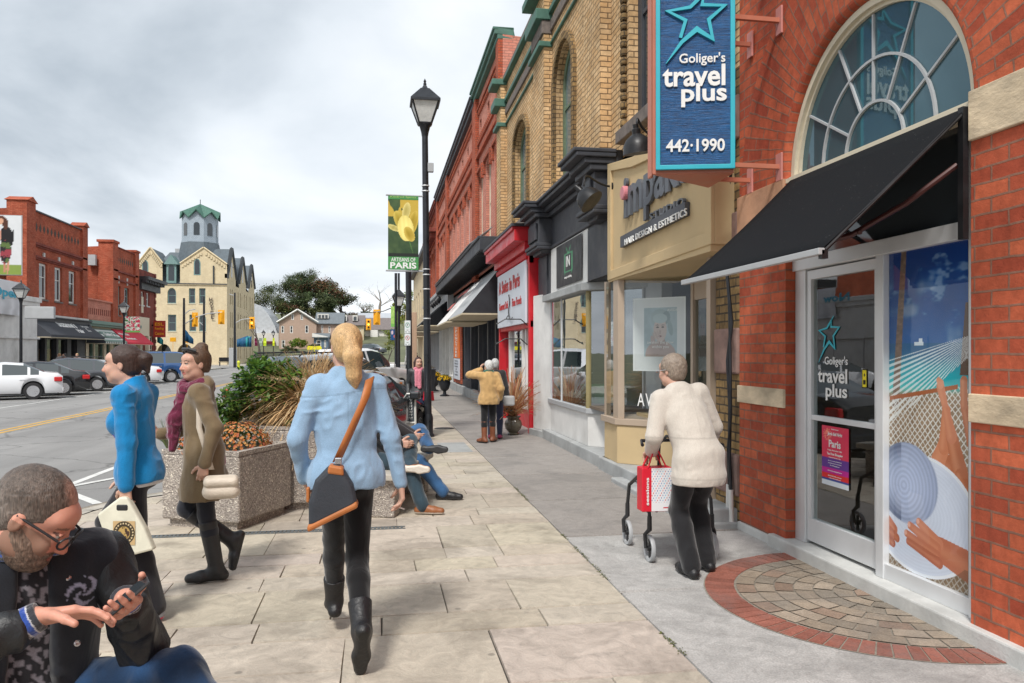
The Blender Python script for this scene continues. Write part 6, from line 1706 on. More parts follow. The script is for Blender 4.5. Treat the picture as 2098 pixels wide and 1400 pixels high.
def park(u,v,red):
 c=np.zeros(u.shape+(3,));c[:]=(222,228,228);x,y=(u-.5),(v-.64)*1.75;r_=np.hypot(x,y);k=(190,30,40)if red else(20,130,100)
 c[(r_<.36)&(r_>.28)]=k;P=((abs(x+.07)<.035)&(abs(y)<.18))|((np.hypot(x-.0,y-.08)<.12)&(np.hypot(x,y-.08)>.06)&(x>-.07));c[P]=(15,15,15)
 if red:c[(abs(x+y)<.035)&(r_<.3)]=k
 c[(abs(v-.24)<.015)&(abs(abs(u-.5)-.1)<.09)]=(60,60,60);c[(abs(v-.1)<.02)&(abs(u-.25)<.1)]=(15,15,15);c[(abs(v-.1)<.02)&(abs(u-.75)<.1)]=(15,15,15);return c
for red,(pa,pb)in((False,(657,683)),(True,(684,708))):
 a,b=WY(829,pb,yU-.1),WY(841,pa,yU-.1)
 s_=picture('parking_sign',(a[0],yU-.09,a[2]),(1,0,0),UPV,b[0]-a[0],b[2]-a[2],40,60,lambda u,v:park(u,v,red),'print')
 tag(s_,'white no-parking sign with a red ring, below the green one' if red else 'white parking sign with a green ring, upper on the pole','parking sign')
q=MB();a=WY(848,722,24);q.box(a[0]-.09,a[0]+.09,24,24.2,0,WY(848,640,24)[2]);mat('raw_wood',(.42,.28,.19),.8,.2,6,stretch=(1,1,.2));tag(q.build('timber_post','raw_wood',bevel=.01),'square timber post beside the parking signs','post')
q=MB();a=WY(811,560,30);q.tube([(a[0],30,0),(a[0],30,a[2])],.05,8);tag(q.build('utility_pole','pole_black',smooth=True),'thin tall dark pole rising behind the tulip banner','pole')
q=MB();a=pt(816,790,34)[0];q.box(.35,.95,34.6,35.2,0,.95);tag(q.build('concrete_bin','grey_concrete_plain' if False else 'concrete_step',bevel=.04),'square concrete block at the foot of the farther lamp post','concrete block')
cbx=thing('chalkboard_sign',(.45,13.7,0),'white framed A-board with chalk writing standing beside the lamp post','chalkboard')
bl,br,tp=WY(812,867,13.7),WY(851,867,13.7),WY(812,807,13.7)
Lc=Vector((bl[0],13.7,bl[2]));upc=Vector((0,.22,1)).normalized();wC_,hC=br[0]-bl[0],(tp[2]-bl[2])*1.0
def brd(x,z,e=0):return Lc+Vector((x,0,0))+upc*z+Vector((0,-e,e*.2))
q=MB();mat('slate_board',(.03,.04,.05),.6,.25,5)
q.face([brd(.02,.02,.008),brd(wC_-.02,.02,.008),brd(wC_-.02,hC-.02,.008),brd(.02,hC-.02,.008)]);q.build('board','slate_board',cbx,merge=False,solid=.01)
q=MB()
for a,b in(((0,0),(wC_,0)),((wC_,0),(wC_,hC)),((wC_,hC),(0,hC)),((0,hC),(0,0)),((0,0),(0,-.16)),((wC_,0),(wC_,-.16))):q.tube([brd(*a),brd(*b)],.018,4)
q.tube([brd(wC_,hC)+Vector((0,.05,0)),Vector((Lc.x+wC_+.03,14.15,.02))],.016,4);q.tube([brd(0,hC)+Vector((0,.05,0)),Vector((Lc.x+.0,14.15,.02))],.016,4)
q.build('frame','white_paint',cbx,merge=False)
for k,tx in enumerate(('OPEN  →','IF NOT EXACT','+ CHEESE','CAN MAKE','YOU SMILE','IMAGINE WHAT','EATING IT','WILL DO !!!')):
 text(tx,wC_*(.5 if k==0 else .72),brd(wC_*.5,hC*(.86-k*.105),.012),(1,0,0),upc,'sign_white',cbx,height=.035 if k else .045,align='C',depth=.002,shear=.25)
 # ---------------- concrete planters and bench
mat('exposed_aggregate',(.36,.30,.25),.9,.1,3,.9,70)
m=MATS['exposed_aggregate'];nt=m.node_tree;b=nt.nodes['Principled BSDF'];v_=pos_(nt)
vo=nt.nodes.new('ShaderNodeTexVoronoi');vo.inputs['Scale'].default_value=95;nt.links.new(v_,vo.inputs['Vector'])
hs_=nt.nodes.new('ShaderNodeSeparateColor');nt.links.new(vo.outputs['Color'],hs_.inputs[0])
rp=nt.nodes.new('ShaderNodeValToRGB');nt.links.new(hs_.outputs[0],rp.inputs[0])
for i,(p,c)in enumerate(((0,(.22,.19,.17)),(.5,(.37,.325,.285)),(.9,(.50,.44,.38)),(1,(.85,.78,.66)))):
 e=rp.color_ramp.elements[i]if i<2 else rp.color_ramp.elements.new(p);e.position=p;e.color=(*c,1)
o_=mixc(nt,maprange(nt,noise(nt,v_,3,5),.5,.8,0,.5),rp.outputs[0],(.13,.11,.1));nt.links.new(o_,b.inputs['Base Color'])
nt.links.new(bumpn(nt,vo.outputs['Distance'],.9,.01),b.inputs['Normal'])
def planter(c0,ang,wd,dp,h_,label):
 t=thing('planter',(*c0,0),label,'planter','concrete planters',rz=0)
 M=Matrix.Translation((*c0,0))@Matrix.Rotation(ang,4,'Z')
 q=MB(M);q.box(0,wd,0,dp,.07,h_);
 q2=MB(M);q2.box(.05,wd-.05,.05,dp-.05,0,.075);q2.build('plinth','exposed_aggregate',t)
 q3=MB(M);n_=.07
 q3.box(0,wd,0,n_,h_,h_+.04);q3.box(0,wd,dp-n_,dp,h_,h_+.04);q3.box(0,n_,n_,dp-n_,h_,h_+.04);q3.box(wd-n_,wd,n_,dp-n_,h_,h_+.04)
 q.build('tub','exposed_aggregate',t,bevel=.02);q3.build('rim','exposed_aggregate',t)
 q4=MB(M);q4.box(n_,wd-n_,n_,dp-n_,h_,h_+.015);q4.build('soil','joint_dark',t)
 return M
a1=math.atan2(.78,.36)
pA=planter((-1.21,7.18),a1,.87,.80,.66,'square speckled concrete planter nearest the camera, holding bronze chrysanthemums')
pB=Matrix.Identity(4)
tP=thing('planter',(-.8,8.8,0),'taller speckled concrete planter behind, holding the green bush and dry grass','planter','concrete planters')
PO=[(-.83,8.03),(-.28,8.09),(-.12,8.9),(-.5,9.45),(-1.45,9.45),(-1.75,8.9),(-1.62,8.44)]
def shr(P,f):cx=sum(p[0]for p in P)/len(P);cy=sum(p[1]for p in P)/len(P);return[(cx+(x-cx)*f,cy+(y-cy)*f)for x,y in P]
q=MB();q.prism(PO,.07,.80);q.build('tub','exposed_aggregate',tP,bevel=.02)
q=MB();q.prism(shr(PO,.93),0,.075);q.build('plinth','exposed_aggregate',tP)
q=MB();poly_ring(q,[(x,z)for x,z in PO],shr(PO,.88),0,1);q.v=[Vector((v.x,v.z,.80+.03*v.y))for v in q.v];q.build('rim','exposed_aggregate',tP,merge=False)
q=MB();q.prism(shr(PO,.9),.80,.81);q.build('soil','joint_dark',tP)
bch=thing('bench',(.2,8.2,0),'concrete bench slab on two speckled blocks where the two men sit','bench')
dB=Vector((.28,.96,0));nB=Vector((.96,-.28,0))
Mb=Matrix(((nB.x,dB.x,0,.15),(nB.y,dB.y,0,7.52),(0,0,1,0),(0,0,0,1)))
for k,(a,b)in enumerate(((0,.22),(1.3,1.5))):
 q=MB(Mb);q.box(-.50,0,a,b,0,.36);q.build('block','exposed_aggregate',bch,bevel=.015)
q=MB(Mb);q.box(-.55,.03,-.08,1.62,.362,.43);q.build('seat','kerb_concrete',bch,bevel=.015)
# ---------------- plants
class Leaves:
 def __init__(s):s.V=[];s.F=[];s.C=[]
 def add(s,c,d,up,L,W,colr,fold=.25):
  n=len(s.V);d=d.normalized();r=d.cross(up)
  if r.length<1e-4:r=d.orthogonal()
  r.normalize();u2=r.cross(d)
  for p in(c,c+d*L*.5+r*W*.5+u2*W*fold,c+d*L,c+d*L*.5-r*W*.5+u2*W*fold):s.V.append(tuple(p));s.C.append(colr)
  s.F.append((n,n+1,n+2,n+3))
 def blade(s,pts,w_,colr,taper=True):
  for i in range(len(pts)-1):
   t=(pts[i+1]-pts[i]);r=t.cross(Vector((.3,.5,1))).normalized()
   w0=w_*(1-i/len(pts)if taper else 1);w1=w_*(1-(i+1)/len(pts)if taper else 1)
   n=len(s.V)
   for p in(pts[i]-r*w0,pts[i+1]-r*w1,pts[i+1]+r*w1,pts[i]+r*w0):s.V.append(tuple(p));s.C.append(colr)
   s.F.append((n,n+1,n+2,n+3))
 def build(s,name,m,parent=None):return arr_mesh(name,s.V,s.F,m,parent,np.array(s.C),smooth=False)
def leafmat(name,trans=.35,rough=.5):
 m=bpy.data.materials.new(name);m.use_nodes=True;MATS[name]=m;nt=m.node_tree;b=nt.nodes['Principled BSDF'];o=nt.nodes['Material Output']
 a=nt.nodes.new('ShaderNodeAttribute');a.attribute_name='Col';nt.links.new(a.outputs['Color'],b.inputs['Base Color']);b.inputs['Roughness'].default_value=rough;b.inputs['Specular IOR Level'].default_value=.3
 t=nt.nodes.new('ShaderNodeBsdfTranslucent');nt.links.new(a.outputs['Color'],t.inputs[0]);mx=nt.nodes.new('ShaderNodeMixShader');mx.inputs[0].default_value=trans
 nt.links.new(b.outputs[0],mx.inputs[1]);nt.links.new(t.outputs[0],mx.inputs[2]);nt.links.new(mx.outputs[0],o.inputs[0])
leafmat('leaf');leafmat('straw',.25,.7);leafmat('petal',.3,.7);leafmat('far_leaf',.3,.8)
mat('bark',(.10,.08,.065),.95,.3,6,.8,30);mat('pale_bark',(.20,.17,.145),.95,.3,6,.8,30);mat('stem',(.12,.13,.05),.8,.2)
prs=random.Random(5)
def rvec():
 while True:
  v=Vector((prs.uniform(-1,1),prs.uniform(-1,1),prs.uniform(-1,1)))
  if .05<v.length<1:return v
def bush(c,rad,n,L,W,cols,label,name='bush',cat='shrub',group=None,clumps=30,mt='leaf',stems=True,droop=.3):
 t=thing(name,(c[0],c[1],c[2]-rad[2]),label,cat,group)
 lv=Leaves();cl=[]
 for k in range(clumps):
  v=rvec();v=v/max(v.length,.3)*prs.uniform(.35,1.0);v.z=abs(v.z)*1.0-.25 if v.z<-.4 else v.z
  cl.append((Vector((c[0]+v.x*rad[0],c[1]+v.y*rad[1],c[2]+v.z*rad[2])),prs.uniform(.7,1.2),v))
 for k in range(n):
  cc,s_,v0=prs.choice(cl);o=rvec()*.30*s_
  p=cc+Vector((o.x*rad[0],o.y*rad[1],o.z*rad[2]));
  d=(Vector((v0.x,v0.y,v0.z*.5+.2))+rvec()*.9);d.z-=droop
  col_=prs.choice(cols);tt=prs.uniform(.65,1.25)*(.75+.35*s_)
  lv.add(p,d,Vector((0,0,1))+rvec()*.5,L*prs.uniform(.6,1.2),W*prs.uniform(.7,1.2),tuple(q*tt for q in col_))
 lv.build('foliage',mt,t)
 if stems:
  q=MB()
  for cc,s_,v in cl[:18]:b0=Vector((c[0]+v.x*rad[0]*.2,c[1]+v.y*rad[1]*.2,c[2]-rad[2]));q.tube([b0,b0.lerp(cc,.5)+Vector((0,0,.05)),cc],[.008,.006,.003],4)
  q.build('stems','stem',t,merge=False)
 return t
bush((-1.18,8.78,1.16),(.40,.42,.36),2600,.085,.045,[(.10,.20,.03),(.07,.16,.025),(.16,.27,.04),(.05,.12,.03)],'green leafy bush filling the left of the taller planter',clumps=46)
bush((-1.50,8.55,.98),(.26,.24,.22),800,.07,.035,[(.09,.17,.03),(.07,.15,.05),(.13,.2,.04)],'loose bluish green plant at the left edge of the taller planter',clumps=18)
tg=thing('ornamental_grass',(-.3,8.75,.8),'big shock of dry straw-coloured grass in the taller planter','ornamental grass')
lv=Leaves();g0=Vector((-.72,8.82,0))
for k in range(4200):
 a=prs.uniform(0,6.283);r0=prs.uniform(0,.16);el_=prs.gauss(1.0,.34);L=prs.uniform(.35,.78)if k%5 else prs.uniform(.7,.95)
 p=Vector((g0.x+r0*math.cos(a),g0.y+r0*math.sin(a),.82));d=Vector((math.cos(a+prs.uniform(-.5,.5))*math.cos(el_),math.sin(a)*math.cos(el_),math.sin(el_)))
 pts=[p];nst=6;g_=prs.uniform(.9,2.4);tw=rvec()*.25
 for i in range(nst):d=(d+Vector((tw.x*.4,tw.y*.4,-g_*.16))).normalized();pts.append(pts[-1]+d*L/nst)
 t_=prs.uniform(.65,1.2);base=prs.choice([(.52,.34,.17),(.60,.42,.22),(.44,.27,.13),(.66,.50,.30)]);lv.blade(pts,prs.uniform(.0014,.0038),tuple(q*t_*1.15 for q in base),False)
lv.build('blades','straw',tg)
lv=Leaves()
for k in range(12):
 a=prs.uniform(0,6.283);pts=[Vector((g0.x,g0.y,.9))];d=Vector((math.cos(a)*.35,math.sin(a)*.35,1)).normalized()
 for i in range(8):d=(d+Vector((math.cos(a)*.09,math.sin(a)*.09,-.13))).normalized();pts.append(pts[-1]+d*.105)
 for i in range(4,8):
  for j in range(26):lv.add(pts[i].lerp(pts[i+1],prs.random()),d+rvec()*.8,Vector((0,0,1)),.05,.006,(.7*.9,.58*.85,.40*.8))
lv.build('plumes','straw',tg)
def mums(c,rx,ry,rz,n,cols,label,fl=.017,grp='chrysanthemum mounds',green=(.06,.11,.035),name='chrysanthemum'):
 t=thing(name,(c[0],c[1],c[2]),label,'flowers',grp);lv=Leaves()
 for k in range(int(n*1.2)):
  v=rvec();v.z=abs(v.z);v=v.normalized()*prs.uniform(.55,.95);p=Vector((c[0]+v.x*rx,c[1]+v.y*ry,c[2]+v.z*rz));tt=prs.uniform(.6,1.3);lv.add(p,v+rvec()*.6,Vector((0,0,1)),fl*2.4,fl*1.1,tuple(q*tt for q in green))
 lv.build('foliage','leaf',t);lv=Leaves()
 for k in range(n):
  v=rvec();v.z=abs(v.z);v=v.normalized();q_=prs.uniform(.90,1.06);p=Vector((c[0]+v.x*rx*q_,c[1]+v.y*ry*q_,c[2]+v.z*rz*q_));colr=prs.choice(cols);tt=prs.uniform(.75,1.2)
  u_=v.orthogonal().normalized();w2=v.cross(u_)
  for j in range(5):a=j*1.2566+k;dd=u_*math.cos(a)+w2*math.sin(a);lv.add(p,dd+v*.35,v,fl,fl*.8,tuple(x*tt for x in colr),.1)
 lv.build('blooms','petal',t)
m1=pA@Vector((.50,.34,0));mums((m1.x,m1.y,.66),.30,.28,.25,560,[(.62,.22,.06),(.66,.28,.10),(.50,.15,.08),(.66,.36,.13)],'rounded mound of bronze orange chrysanthemums in the nearest planter')
m1=pA@Vector((.22,.60,0));mums((m1.x,m1.y,.66),.20,.22,.17,200,[(.40,.10,.05),(.5,.18,.06)],'smaller rusty orange chrysanthemum mound at the left of the nearest planter')
lv=Leaves();m1=pA@Vector((.80,.78,0))
for k in range(160):a=prs.uniform(0,6.28);lv.blade([Vector((-.82,8.18,.80)),Vector((-.82+.05*math.cos(a),8.18+.05*math.sin(a),.87)),Vector((-.82+.12*math.cos(a),8.18+.12*math.sin(a),.87+prs.uniform(-.03,.04)))],.004,(.36,.40,.16))
tag(lv.build('grass_tuft','straw'),'small pale spiky tuft at the front edge of the taller planter','plant')
lv=Leaves();m1=pA@Vector((.15,.85,0))
for k in range(220):
 a=prs.uniform(0,6.28);L=prs.uniform(.15,.42);d=Vector((math.cos(a)*.5,math.sin(a)*.5,1));p=Vector((m1.x,m1.y,.66));lv.blade([p,p+d*L*.5,p+d*L*.8+Vector((math.cos(a)*.05,math.sin(a)*.05,0))],.003,prs.choice([(.10,.2,.05),(.4,.33,.2),(.12,.18,.1)]))
tag(lv.build('grass_clump','straw'),'wispy clump of thin grass blades at the back of the nearest planter','plant')
# ---------------- pots outside the shops
mat('olive_glaze',(.12,.10,.07),.25,.2,5,spec=.7)
def urn(c,prof,m,label,grp='plant pots by the shop doors'):
 q=MB();q.lathe(prof,c,22);o=q.build('pot',m,smooth=50);tag(o,label,'plant pot',grp);return o
uy=14.82;urn((2.55,14.75,0),[(.10,0),(.12,.02),(.09,.05),(.15,.12),(.17,.20),(.15,.27),(.11,.31),(.14,.34),(.15,.36),(.12,.36),(.11,.30)],'olive_glaze','squat olive glazed pot of grasses beside the red shop frame')
tg=thing('dried_arrangement',(2.55,14.75,.35),'dried grasses and seed heads standing in the olive pot','dried plants');lv=Leaves()
for k in range(420):
 a=prs.uniform(0,6.283);el_=prs.gauss(1.15,.25);L=prs.uniform(.4,1.0);d=Vector((math.cos(a)*math.cos(el_),math.sin(a)*math.cos(el_),math.sin(el_)));pts=[Vector((2.55,14.75,.34))]
 for i in range(6):d=(d+Vector((0,0,-prs.uniform(.05,.28)))).normalized();pts.append(pts[-1]+d*L/6)
 t_=prs.uniform(.7,1.2);lv.blade(pts,.005,tuple(q*t_ for q in prs.choice([(.55,.32,.16),(.62,.42,.24),(.5,.2,.1)])),False)
lv.build('blades','straw',tg)
mums((2.45,14.66,.36),.16,.15,.22,110,[(.12,.12,.13),(.30,.13,.05),(.2,.1,.04)],'round dark seed heads at the foot of the dried grasses',grp='dried seed heads',green=(.12,.06,.02))
def goblet(c,s_,label,lab2):
 urn(c,[(.16*s_,0),(.17*s_,.03*s_),(.06*s_,.08*s_),(.05*s_,.16*s_),(.14*s_,.24*s_),(.20*s_,.42*s_),(.19*s_,.52*s_),(.24*s_,.56*s_),(.24*s_,.58*s_),(.19*s_,.58*s_),(.17*s_,.50*s_)],'pole_black',label,'black urns by the far shops')
 mums((c[0],c[1],.56*s_),.24*s_,.24*s_,.16*s_,170,[(.72,.42,.01),(.78,.50,.02)],lab2,.03,'yellow flowers in black urns')
g1=GP(911,812);g2=GP(897,803);goblet((g1[0],g1[1],0),1.05,'black goblet urn of yellow flowers, nearer of two by the far shops','yellow chrysanthemums in the nearer black urn');goblet((g2[0]-.1,g2[1]+.5,0),1.1,'black goblet urn of yellow flowers, farther of two by the far shops','yellow chrysanthemums in the farther black urn')
a=GP(878,800);urn((1.95,30.5,0),[(.15,0),(.2,.1),(.26,.9),(.28,.92),(.24,.92),(.22,.8)],'charcoal_paint','tall dark planter pot just right of the lamp post, by the far shops')
bush((1.95,30.5,1.05),(.28,.28,.2),260,.07,.035,[(.12,.16,.05),(.2,.12,.06)],'small plant growing in the tall dark pot',clumps=10,stems=False)
# ---------------- trees
def tree(base,H,R_,label,n,L,cols,trunk=.22,seed=1,crown_lo=.35,name='tree',spread=1.0,bare=0,group='trees beyond the junction',bark='bark',twig=1.0):
 """tapered trunk and limbs; leaves scattered round the twig ends"""
 rs_=random.Random(seed);t=thing(name,base,label,'tree',group);B=Vector(base);tips=[]
 q=MB()
 def grow(p,d,L_,r_,dep):
  pts=[p];rr=[r_];nseg=3
  for i in range(nseg):
   d=(d+Vector((rs_.uniform(-1,1),rs_.uniform(-1,1),rs_.uniform(-.3,.6)))*.20).normalized();pts.append(pts[-1]+d*L_/nseg);rr.append(r_*(1-.45*(i+1)/nseg))
  q.tube(pts,rr,5 if dep<2 else(4 if dep<3 else 3),cap=False)
  if dep>=(4 if not bare else 6)or r_<.012*twig:tips.append((pts[-1],d));tips.append((pts[1],d));return
  nb=rs_.choice([2,3,3])if dep and not(bare and dep>3)else 2 if dep else rs_.choice([4,5])
  for k in range(nb):
   a=rs_.uniform(0,6.283);sp_=rs_.uniform(.35,.95)*spread
   nd=(d+Vector((math.cos(a)*sp_,math.sin(a)*sp_,rs_.uniform(-.1,.35)))).normalized()
   at=pts[rs_.choice([2,3,3])];grow(at,nd,L_*rs_.uniform(.58,.82),rr[-1]*rs_.uniform(.5,.72),dep+1)
 q_h=H*crown_lo;grow(B,Vector((0,0,1)),q_h,trunk,0)
 V=np.array([tuple(v)for v in q.v]);mx=V[:,2].max()-base[2];w_=max(np.percentile(abs(V[:,0]-base[0]),98),.1)
 sz,sx=H*.97/mx,R_/w_
 hgt=(V[:,2]-base[2])/mx;f=1+(sx-1)*np.clip(hgt*3,0,1)
 q.v=[Vector((base[0]+(v.x-base[0])*ff,base[1]+(v.y-base[1])*ff,base[2]+(v.z-base[2])*sz))for v,ff in zip(q.v,f)]
 q.build('trunk',bark,t,merge=False)
 if n:
  lv=Leaves()
  T=[(Vector((base[0]+(p.x-base[0])*sx,base[1]+(p.y-base[1])*sx,base[2]+(p.z-base[2])*sz)),d)for p,d in tips]
  T=[x for x in T if rs_.random()<.8]
  cs=[(rs_.choice(cols),rs_.uniform(.6,1.3))for _ in T]
  for k in range(n):
   i=rs_.randrange(len(T));p,d=T[i];c_,s_=cs[i]
   o=Vector((rs_.gauss(0,1),rs_.gauss(0,1),rs_.gauss(0,.75)))*R_*.11
   tt=s_*rs_.uniform(.75,1.25);lv.add(p+o,Vector((rs_.uniform(-1,1),rs_.uniform(-1,1),rs_.uniform(-.8,.8))),Vector((0,0,1)),L*rs_.uniform(.6,1.3),L*rs_.uniform(.5,.8),tuple(x*tt for x in c_))
  lv.build('crown','far_leaf',t)
 return t
DG=[(.08,.11,.05),(.10,.14,.06),(.07,.095,.055),(.13,.15,.07)];RU=[(.22,.11,.07),(.17,.10,.06),(.10,.11,.06),(.25,.13,.07)];OL=[(.13,.15,.05),(.10,.12,.05),(.16,.16,.07)];YG=[(.26,.30,.05),(.20,.26,.05),(.30,.28,.06)]
def far_tree(px,pytop,Y,rpx,*a,pyb=None,**k):
 x=WY(px,CY,Y)[0];z0=max(0,far_z(x,Y))-.3;zt=WY(px,pytop,Y)[2];dz=x*SN+Y*CS
 return tree((x,Y,z0),zt-z0,rpx*dz/F,*a,**k)
far_tree(540,590,172,38,'thin grey-green tree just right of the hotel',3200,.32,OL,trunk=.3,seed=3,bare=0,bark='pale_bark')
far_tree(512,575,180,26,'nearly bare tree whose twigs show behind the hotel gables',500,.22,OL,trunk=.25,seed=8,bare=1,bark='pale_bark')
far_tree(598,566,200,46,'tall airy dark tree standing behind the tan house gable',6500,.36,DG,trunk=.45,seed=12,crown_lo=.4)
far_tree(632,552,215,36,'tallest tree on the skyline with dark open layers of branches',5500,.36,DG,trunk=.5,seed=21,crown_lo=.42)
far_tree(668,572,190,52,'broad rust-tinged dark tree behind the tan house',9500,.50,RU+DG,trunk=.5,seed=5,crown_lo=.28)
far_tree(640,600,182,40,'rounded dark green tree low behind the tan house',7000,.45,DG,trunk=.4,seed=6,crown_lo=.25)
far_tree(704,608,205,26,'dark green tree at the right end of the wooded skyline',4500,.45,DG,trunk=.4,seed=7,crown_lo=.25)
far_tree(560,602,196,36,'pale leafless tree above the silver hall',900,.26,OL,trunk=.3,seed=41,bare=1,bark='pale_bark')
far_tree(690,590,200,40,'wide rusty tree at the right of the wooded skyline',7500,.42,RU+OL,trunk=.4,seed=44,crown_lo=.25)
far_tree(610,612,184,40,'dense dark tree low between the hall and the tan gable',6500,.42,DG,trunk=.4,seed=45,crown_lo=.22)
far_tree(575,625,178,36,'brownish green tree over the silver hall roof',4200,.40,OL+RU[:1],trunk=.35,seed=9,crown_lo=.25)
far_tree(645,632,176,20,'yellowing small tree just above the tan house ridge',1800,.35,OL,trunk=.2,seed=10,crown_lo=.25)
far_tree(780,570,225,46,'large bare-branched tree above the white gambrel house',0,.3,OL,trunk=.26,seed=14,crown_lo=.33,bare=1,bark='pale_bark')
far_tree(742,622,215,22,'small bare tree between the houses on the hill',300,.3,OL,trunk=.25,seed=15,crown_lo=.3,bare=1,bark='pale_bark')
far_tree(757,640,205,14,'small dark conifer-like tree by the bare tree',1400,.35,DG,trunk=.2,seed=16,crown_lo=.2)
far_tree(842,590,130,30,'yellow-green tree behind the lamp posts on the right',3200,.34,YG,trunk=.3,seed=17,crown_lo=.3)
far_tree(720,640,200,16,'thin brown tree behind the cream house roof',500,.3,RU,trunk=.2,seed=19,bare=1)
for k,(px,t_)in enumerate(((300,0),(350,1),(455,2),(250,3))):pass
far_tree(793,672,100,26,'small yellow-green street tree by the parked cars up the road',1500,.22,YG,trunk=.1,seed=22,crown_lo=.35,name='street_tree')
x=WY(535,722,112)[0];tree((x,112,-.1),WY(535,625,112)[2]+.1,2.6,'leafless street tree on the corner beside the hotel',0,.2,OL,trunk=.26,seed=31,crown_lo=.32,bare=1,name='street_tree')
def far_bush(px,py,Y,rpx,hpx,cols,n,label):
 x,_,z=WY(px,py,Y);dz=x*SN+Y*CS;bush((x,Y,z),(rpx*dz/F,rpx*dz/F,hpx*dz/F),n,.32,.2,cols,label,clumps=24,mt='far_leaf',stems=False,group='bushes by the tan house')
far_bush(613,705,138,18,11,YG[:2]+[(.08,.2,.03)],1500,'bright green rounded bush in front of the tan house')
far_bush(592,718,136,14,8,DG,900,'darker low bush left of the bright green one');far_bush(638,712,142,9,8,DG,500,'dark bush beside the blue shop')
# ---------------- traffic signals
mat('signal_yellow',(.80,.38,.01),.45,.08);emis('lamp_amber',(1,.62,.08),2.2);mat('lens_dark',(.05,.03,.015),.3)
def signal(c,s_,lit,label,facing=1,wd=.36):
 t=thing('traffic_light',c,label,'traffic light','yellow traffic lights over the junction');x,y,z=c
 q=MB();q.box(x-wd/2,x+wd/2,y,y+.25,z-.55,z+.55);q.build('housing','signal_yellow',t,bevel=.03)
 q=MB();q.box(x-wd/2-.12,x+wd/2+.12,y+.1,y+.12,z-.68,z+.68);q.build('backboard','signal_yellow',t,bevel=.01)
 if facing:
  for k in range(3):
   q=MB();q.M=Matrix.Translation((x,y,z+.35-k*.35))@Matrix.Rotation(R(90),4,'X');q.lathe([(.0,.01),(.115,.01),(.115,-.0)],n=14);q.build('lens','lamp_amber' if k==lit else 'lens_dark',t,split=False)
   q=MB();q.M=Matrix.Translation((x,y-.0,z+.35-k*.35))@Matrix.Rotation(R(90),4,'X')
   for j in range(12):
    a0,a1=math.pi*j/12,math.pi*(j+1)/12;q.face([(.13*math.cos(a0),.13*math.sin(a0),0),(.13*math.cos(a1),.13*math.sin(a1),0),(.13*math.cos(a1),.13*math.sin(a1),.2),(.13*math.cos(a0),.13*math.sin(a0),.2)])
   q.build('visor','signal_yellow',t,merge=False)
 else:
  q=MB();q.box(x-.08,x+.08,y-.08,y,z-.45,z+.45);q.build('rear_hinge','signal_yellow',t,bevel=.02)
 return t
def mast(px,py,Y,pyt,arms,label):
 b=WY(px,py,Y);tp=WY(px,pyt,Y);t=thing('signal_mast',(b[0],Y,-.1),label,'signal mast','dark signal masts at the junction')
 q=MB();q.tube([(b[0],Y,-.15),(b[0],Y,tp[2])],[.16,.10],10);q.build('pole','pole_black',t,smooth=True)
 for pts in arms:
  q=MB();q.tube([WY(a,c,Y)for a,c in pts],.05,6);q.build('arm','grey_frame',t,smooth=True)
 return t
mast(377,745,78,611,[[(377,665),(400,650),(425,643),(455,640)],[(377,645),(388,636),(400,634)]],'tall dark mast with a long signal arm in front of the hotel')
mast(418,745,84,608,[[(418,668),(408,660),(402,652)]],'thinner dark mast right of the long-armed one')
mast(481,752,92,600,[[(481,663),(495,655),(512,653)],[(481,606),(470,603)]],'dark mast at the hotel corner holding the blue flags')
a=WY(399,655,78);signal(a,1,9,'yellow signal seen side on, on the long arm before the hotel',0,.3)
a=WY(453,650,78);signal(a,1,9,'yellow signal seen from behind at the tip of the long arm',0)
a=WY(516,662,92);signal(a,1,1,'yellow signal with an amber light beside the hotel corner')
a=WY(755,665,96);signal(a,1,1,'yellow signal with an amber light in front of the white hill house')
a=WY(772,650,70);signal(a,1,9,'yellow signal seen from behind, higher beside the lime banner',0)
q=MB();q.tube([WY(817,640,70),WY(800,632,70),WY(785,638,70),WY(765,640,70)],.05,6);q.tube([(WY(817,640,70)[0],70,0),WY(817,560,70)],.1,8);tag(q.build('signal_mast','pole_black',smooth=True),'dark mast at the kerb reaching out to the two right-hand signals','signal mast')
q=MB();q.box(0,1,0,1,0,1)
for k,(px,py,lab)in enumerate(((354,696,'small orange box on a thin pole in front of the hotel arches'),(383,698,'small tilted orange sign on the mast before the hotel'))):
 a=WY(px,py,84);q=MB();q.box(a[0]-.28,a[0]+.28,84,84.2,a[2]-.22,a[2]+.22);q.box(a[0]-.02,a[0]+.02,84.05,84.1,-.1,a[2]);tag(q.build('pedestrian_signal','signal_yellow',bevel=.02),lab,'pedestrian signal')
mat('flag_blue',(.01,.09,.20),.7,.1);mat('flag_teal',(.02,.28,.30),.7,.1)
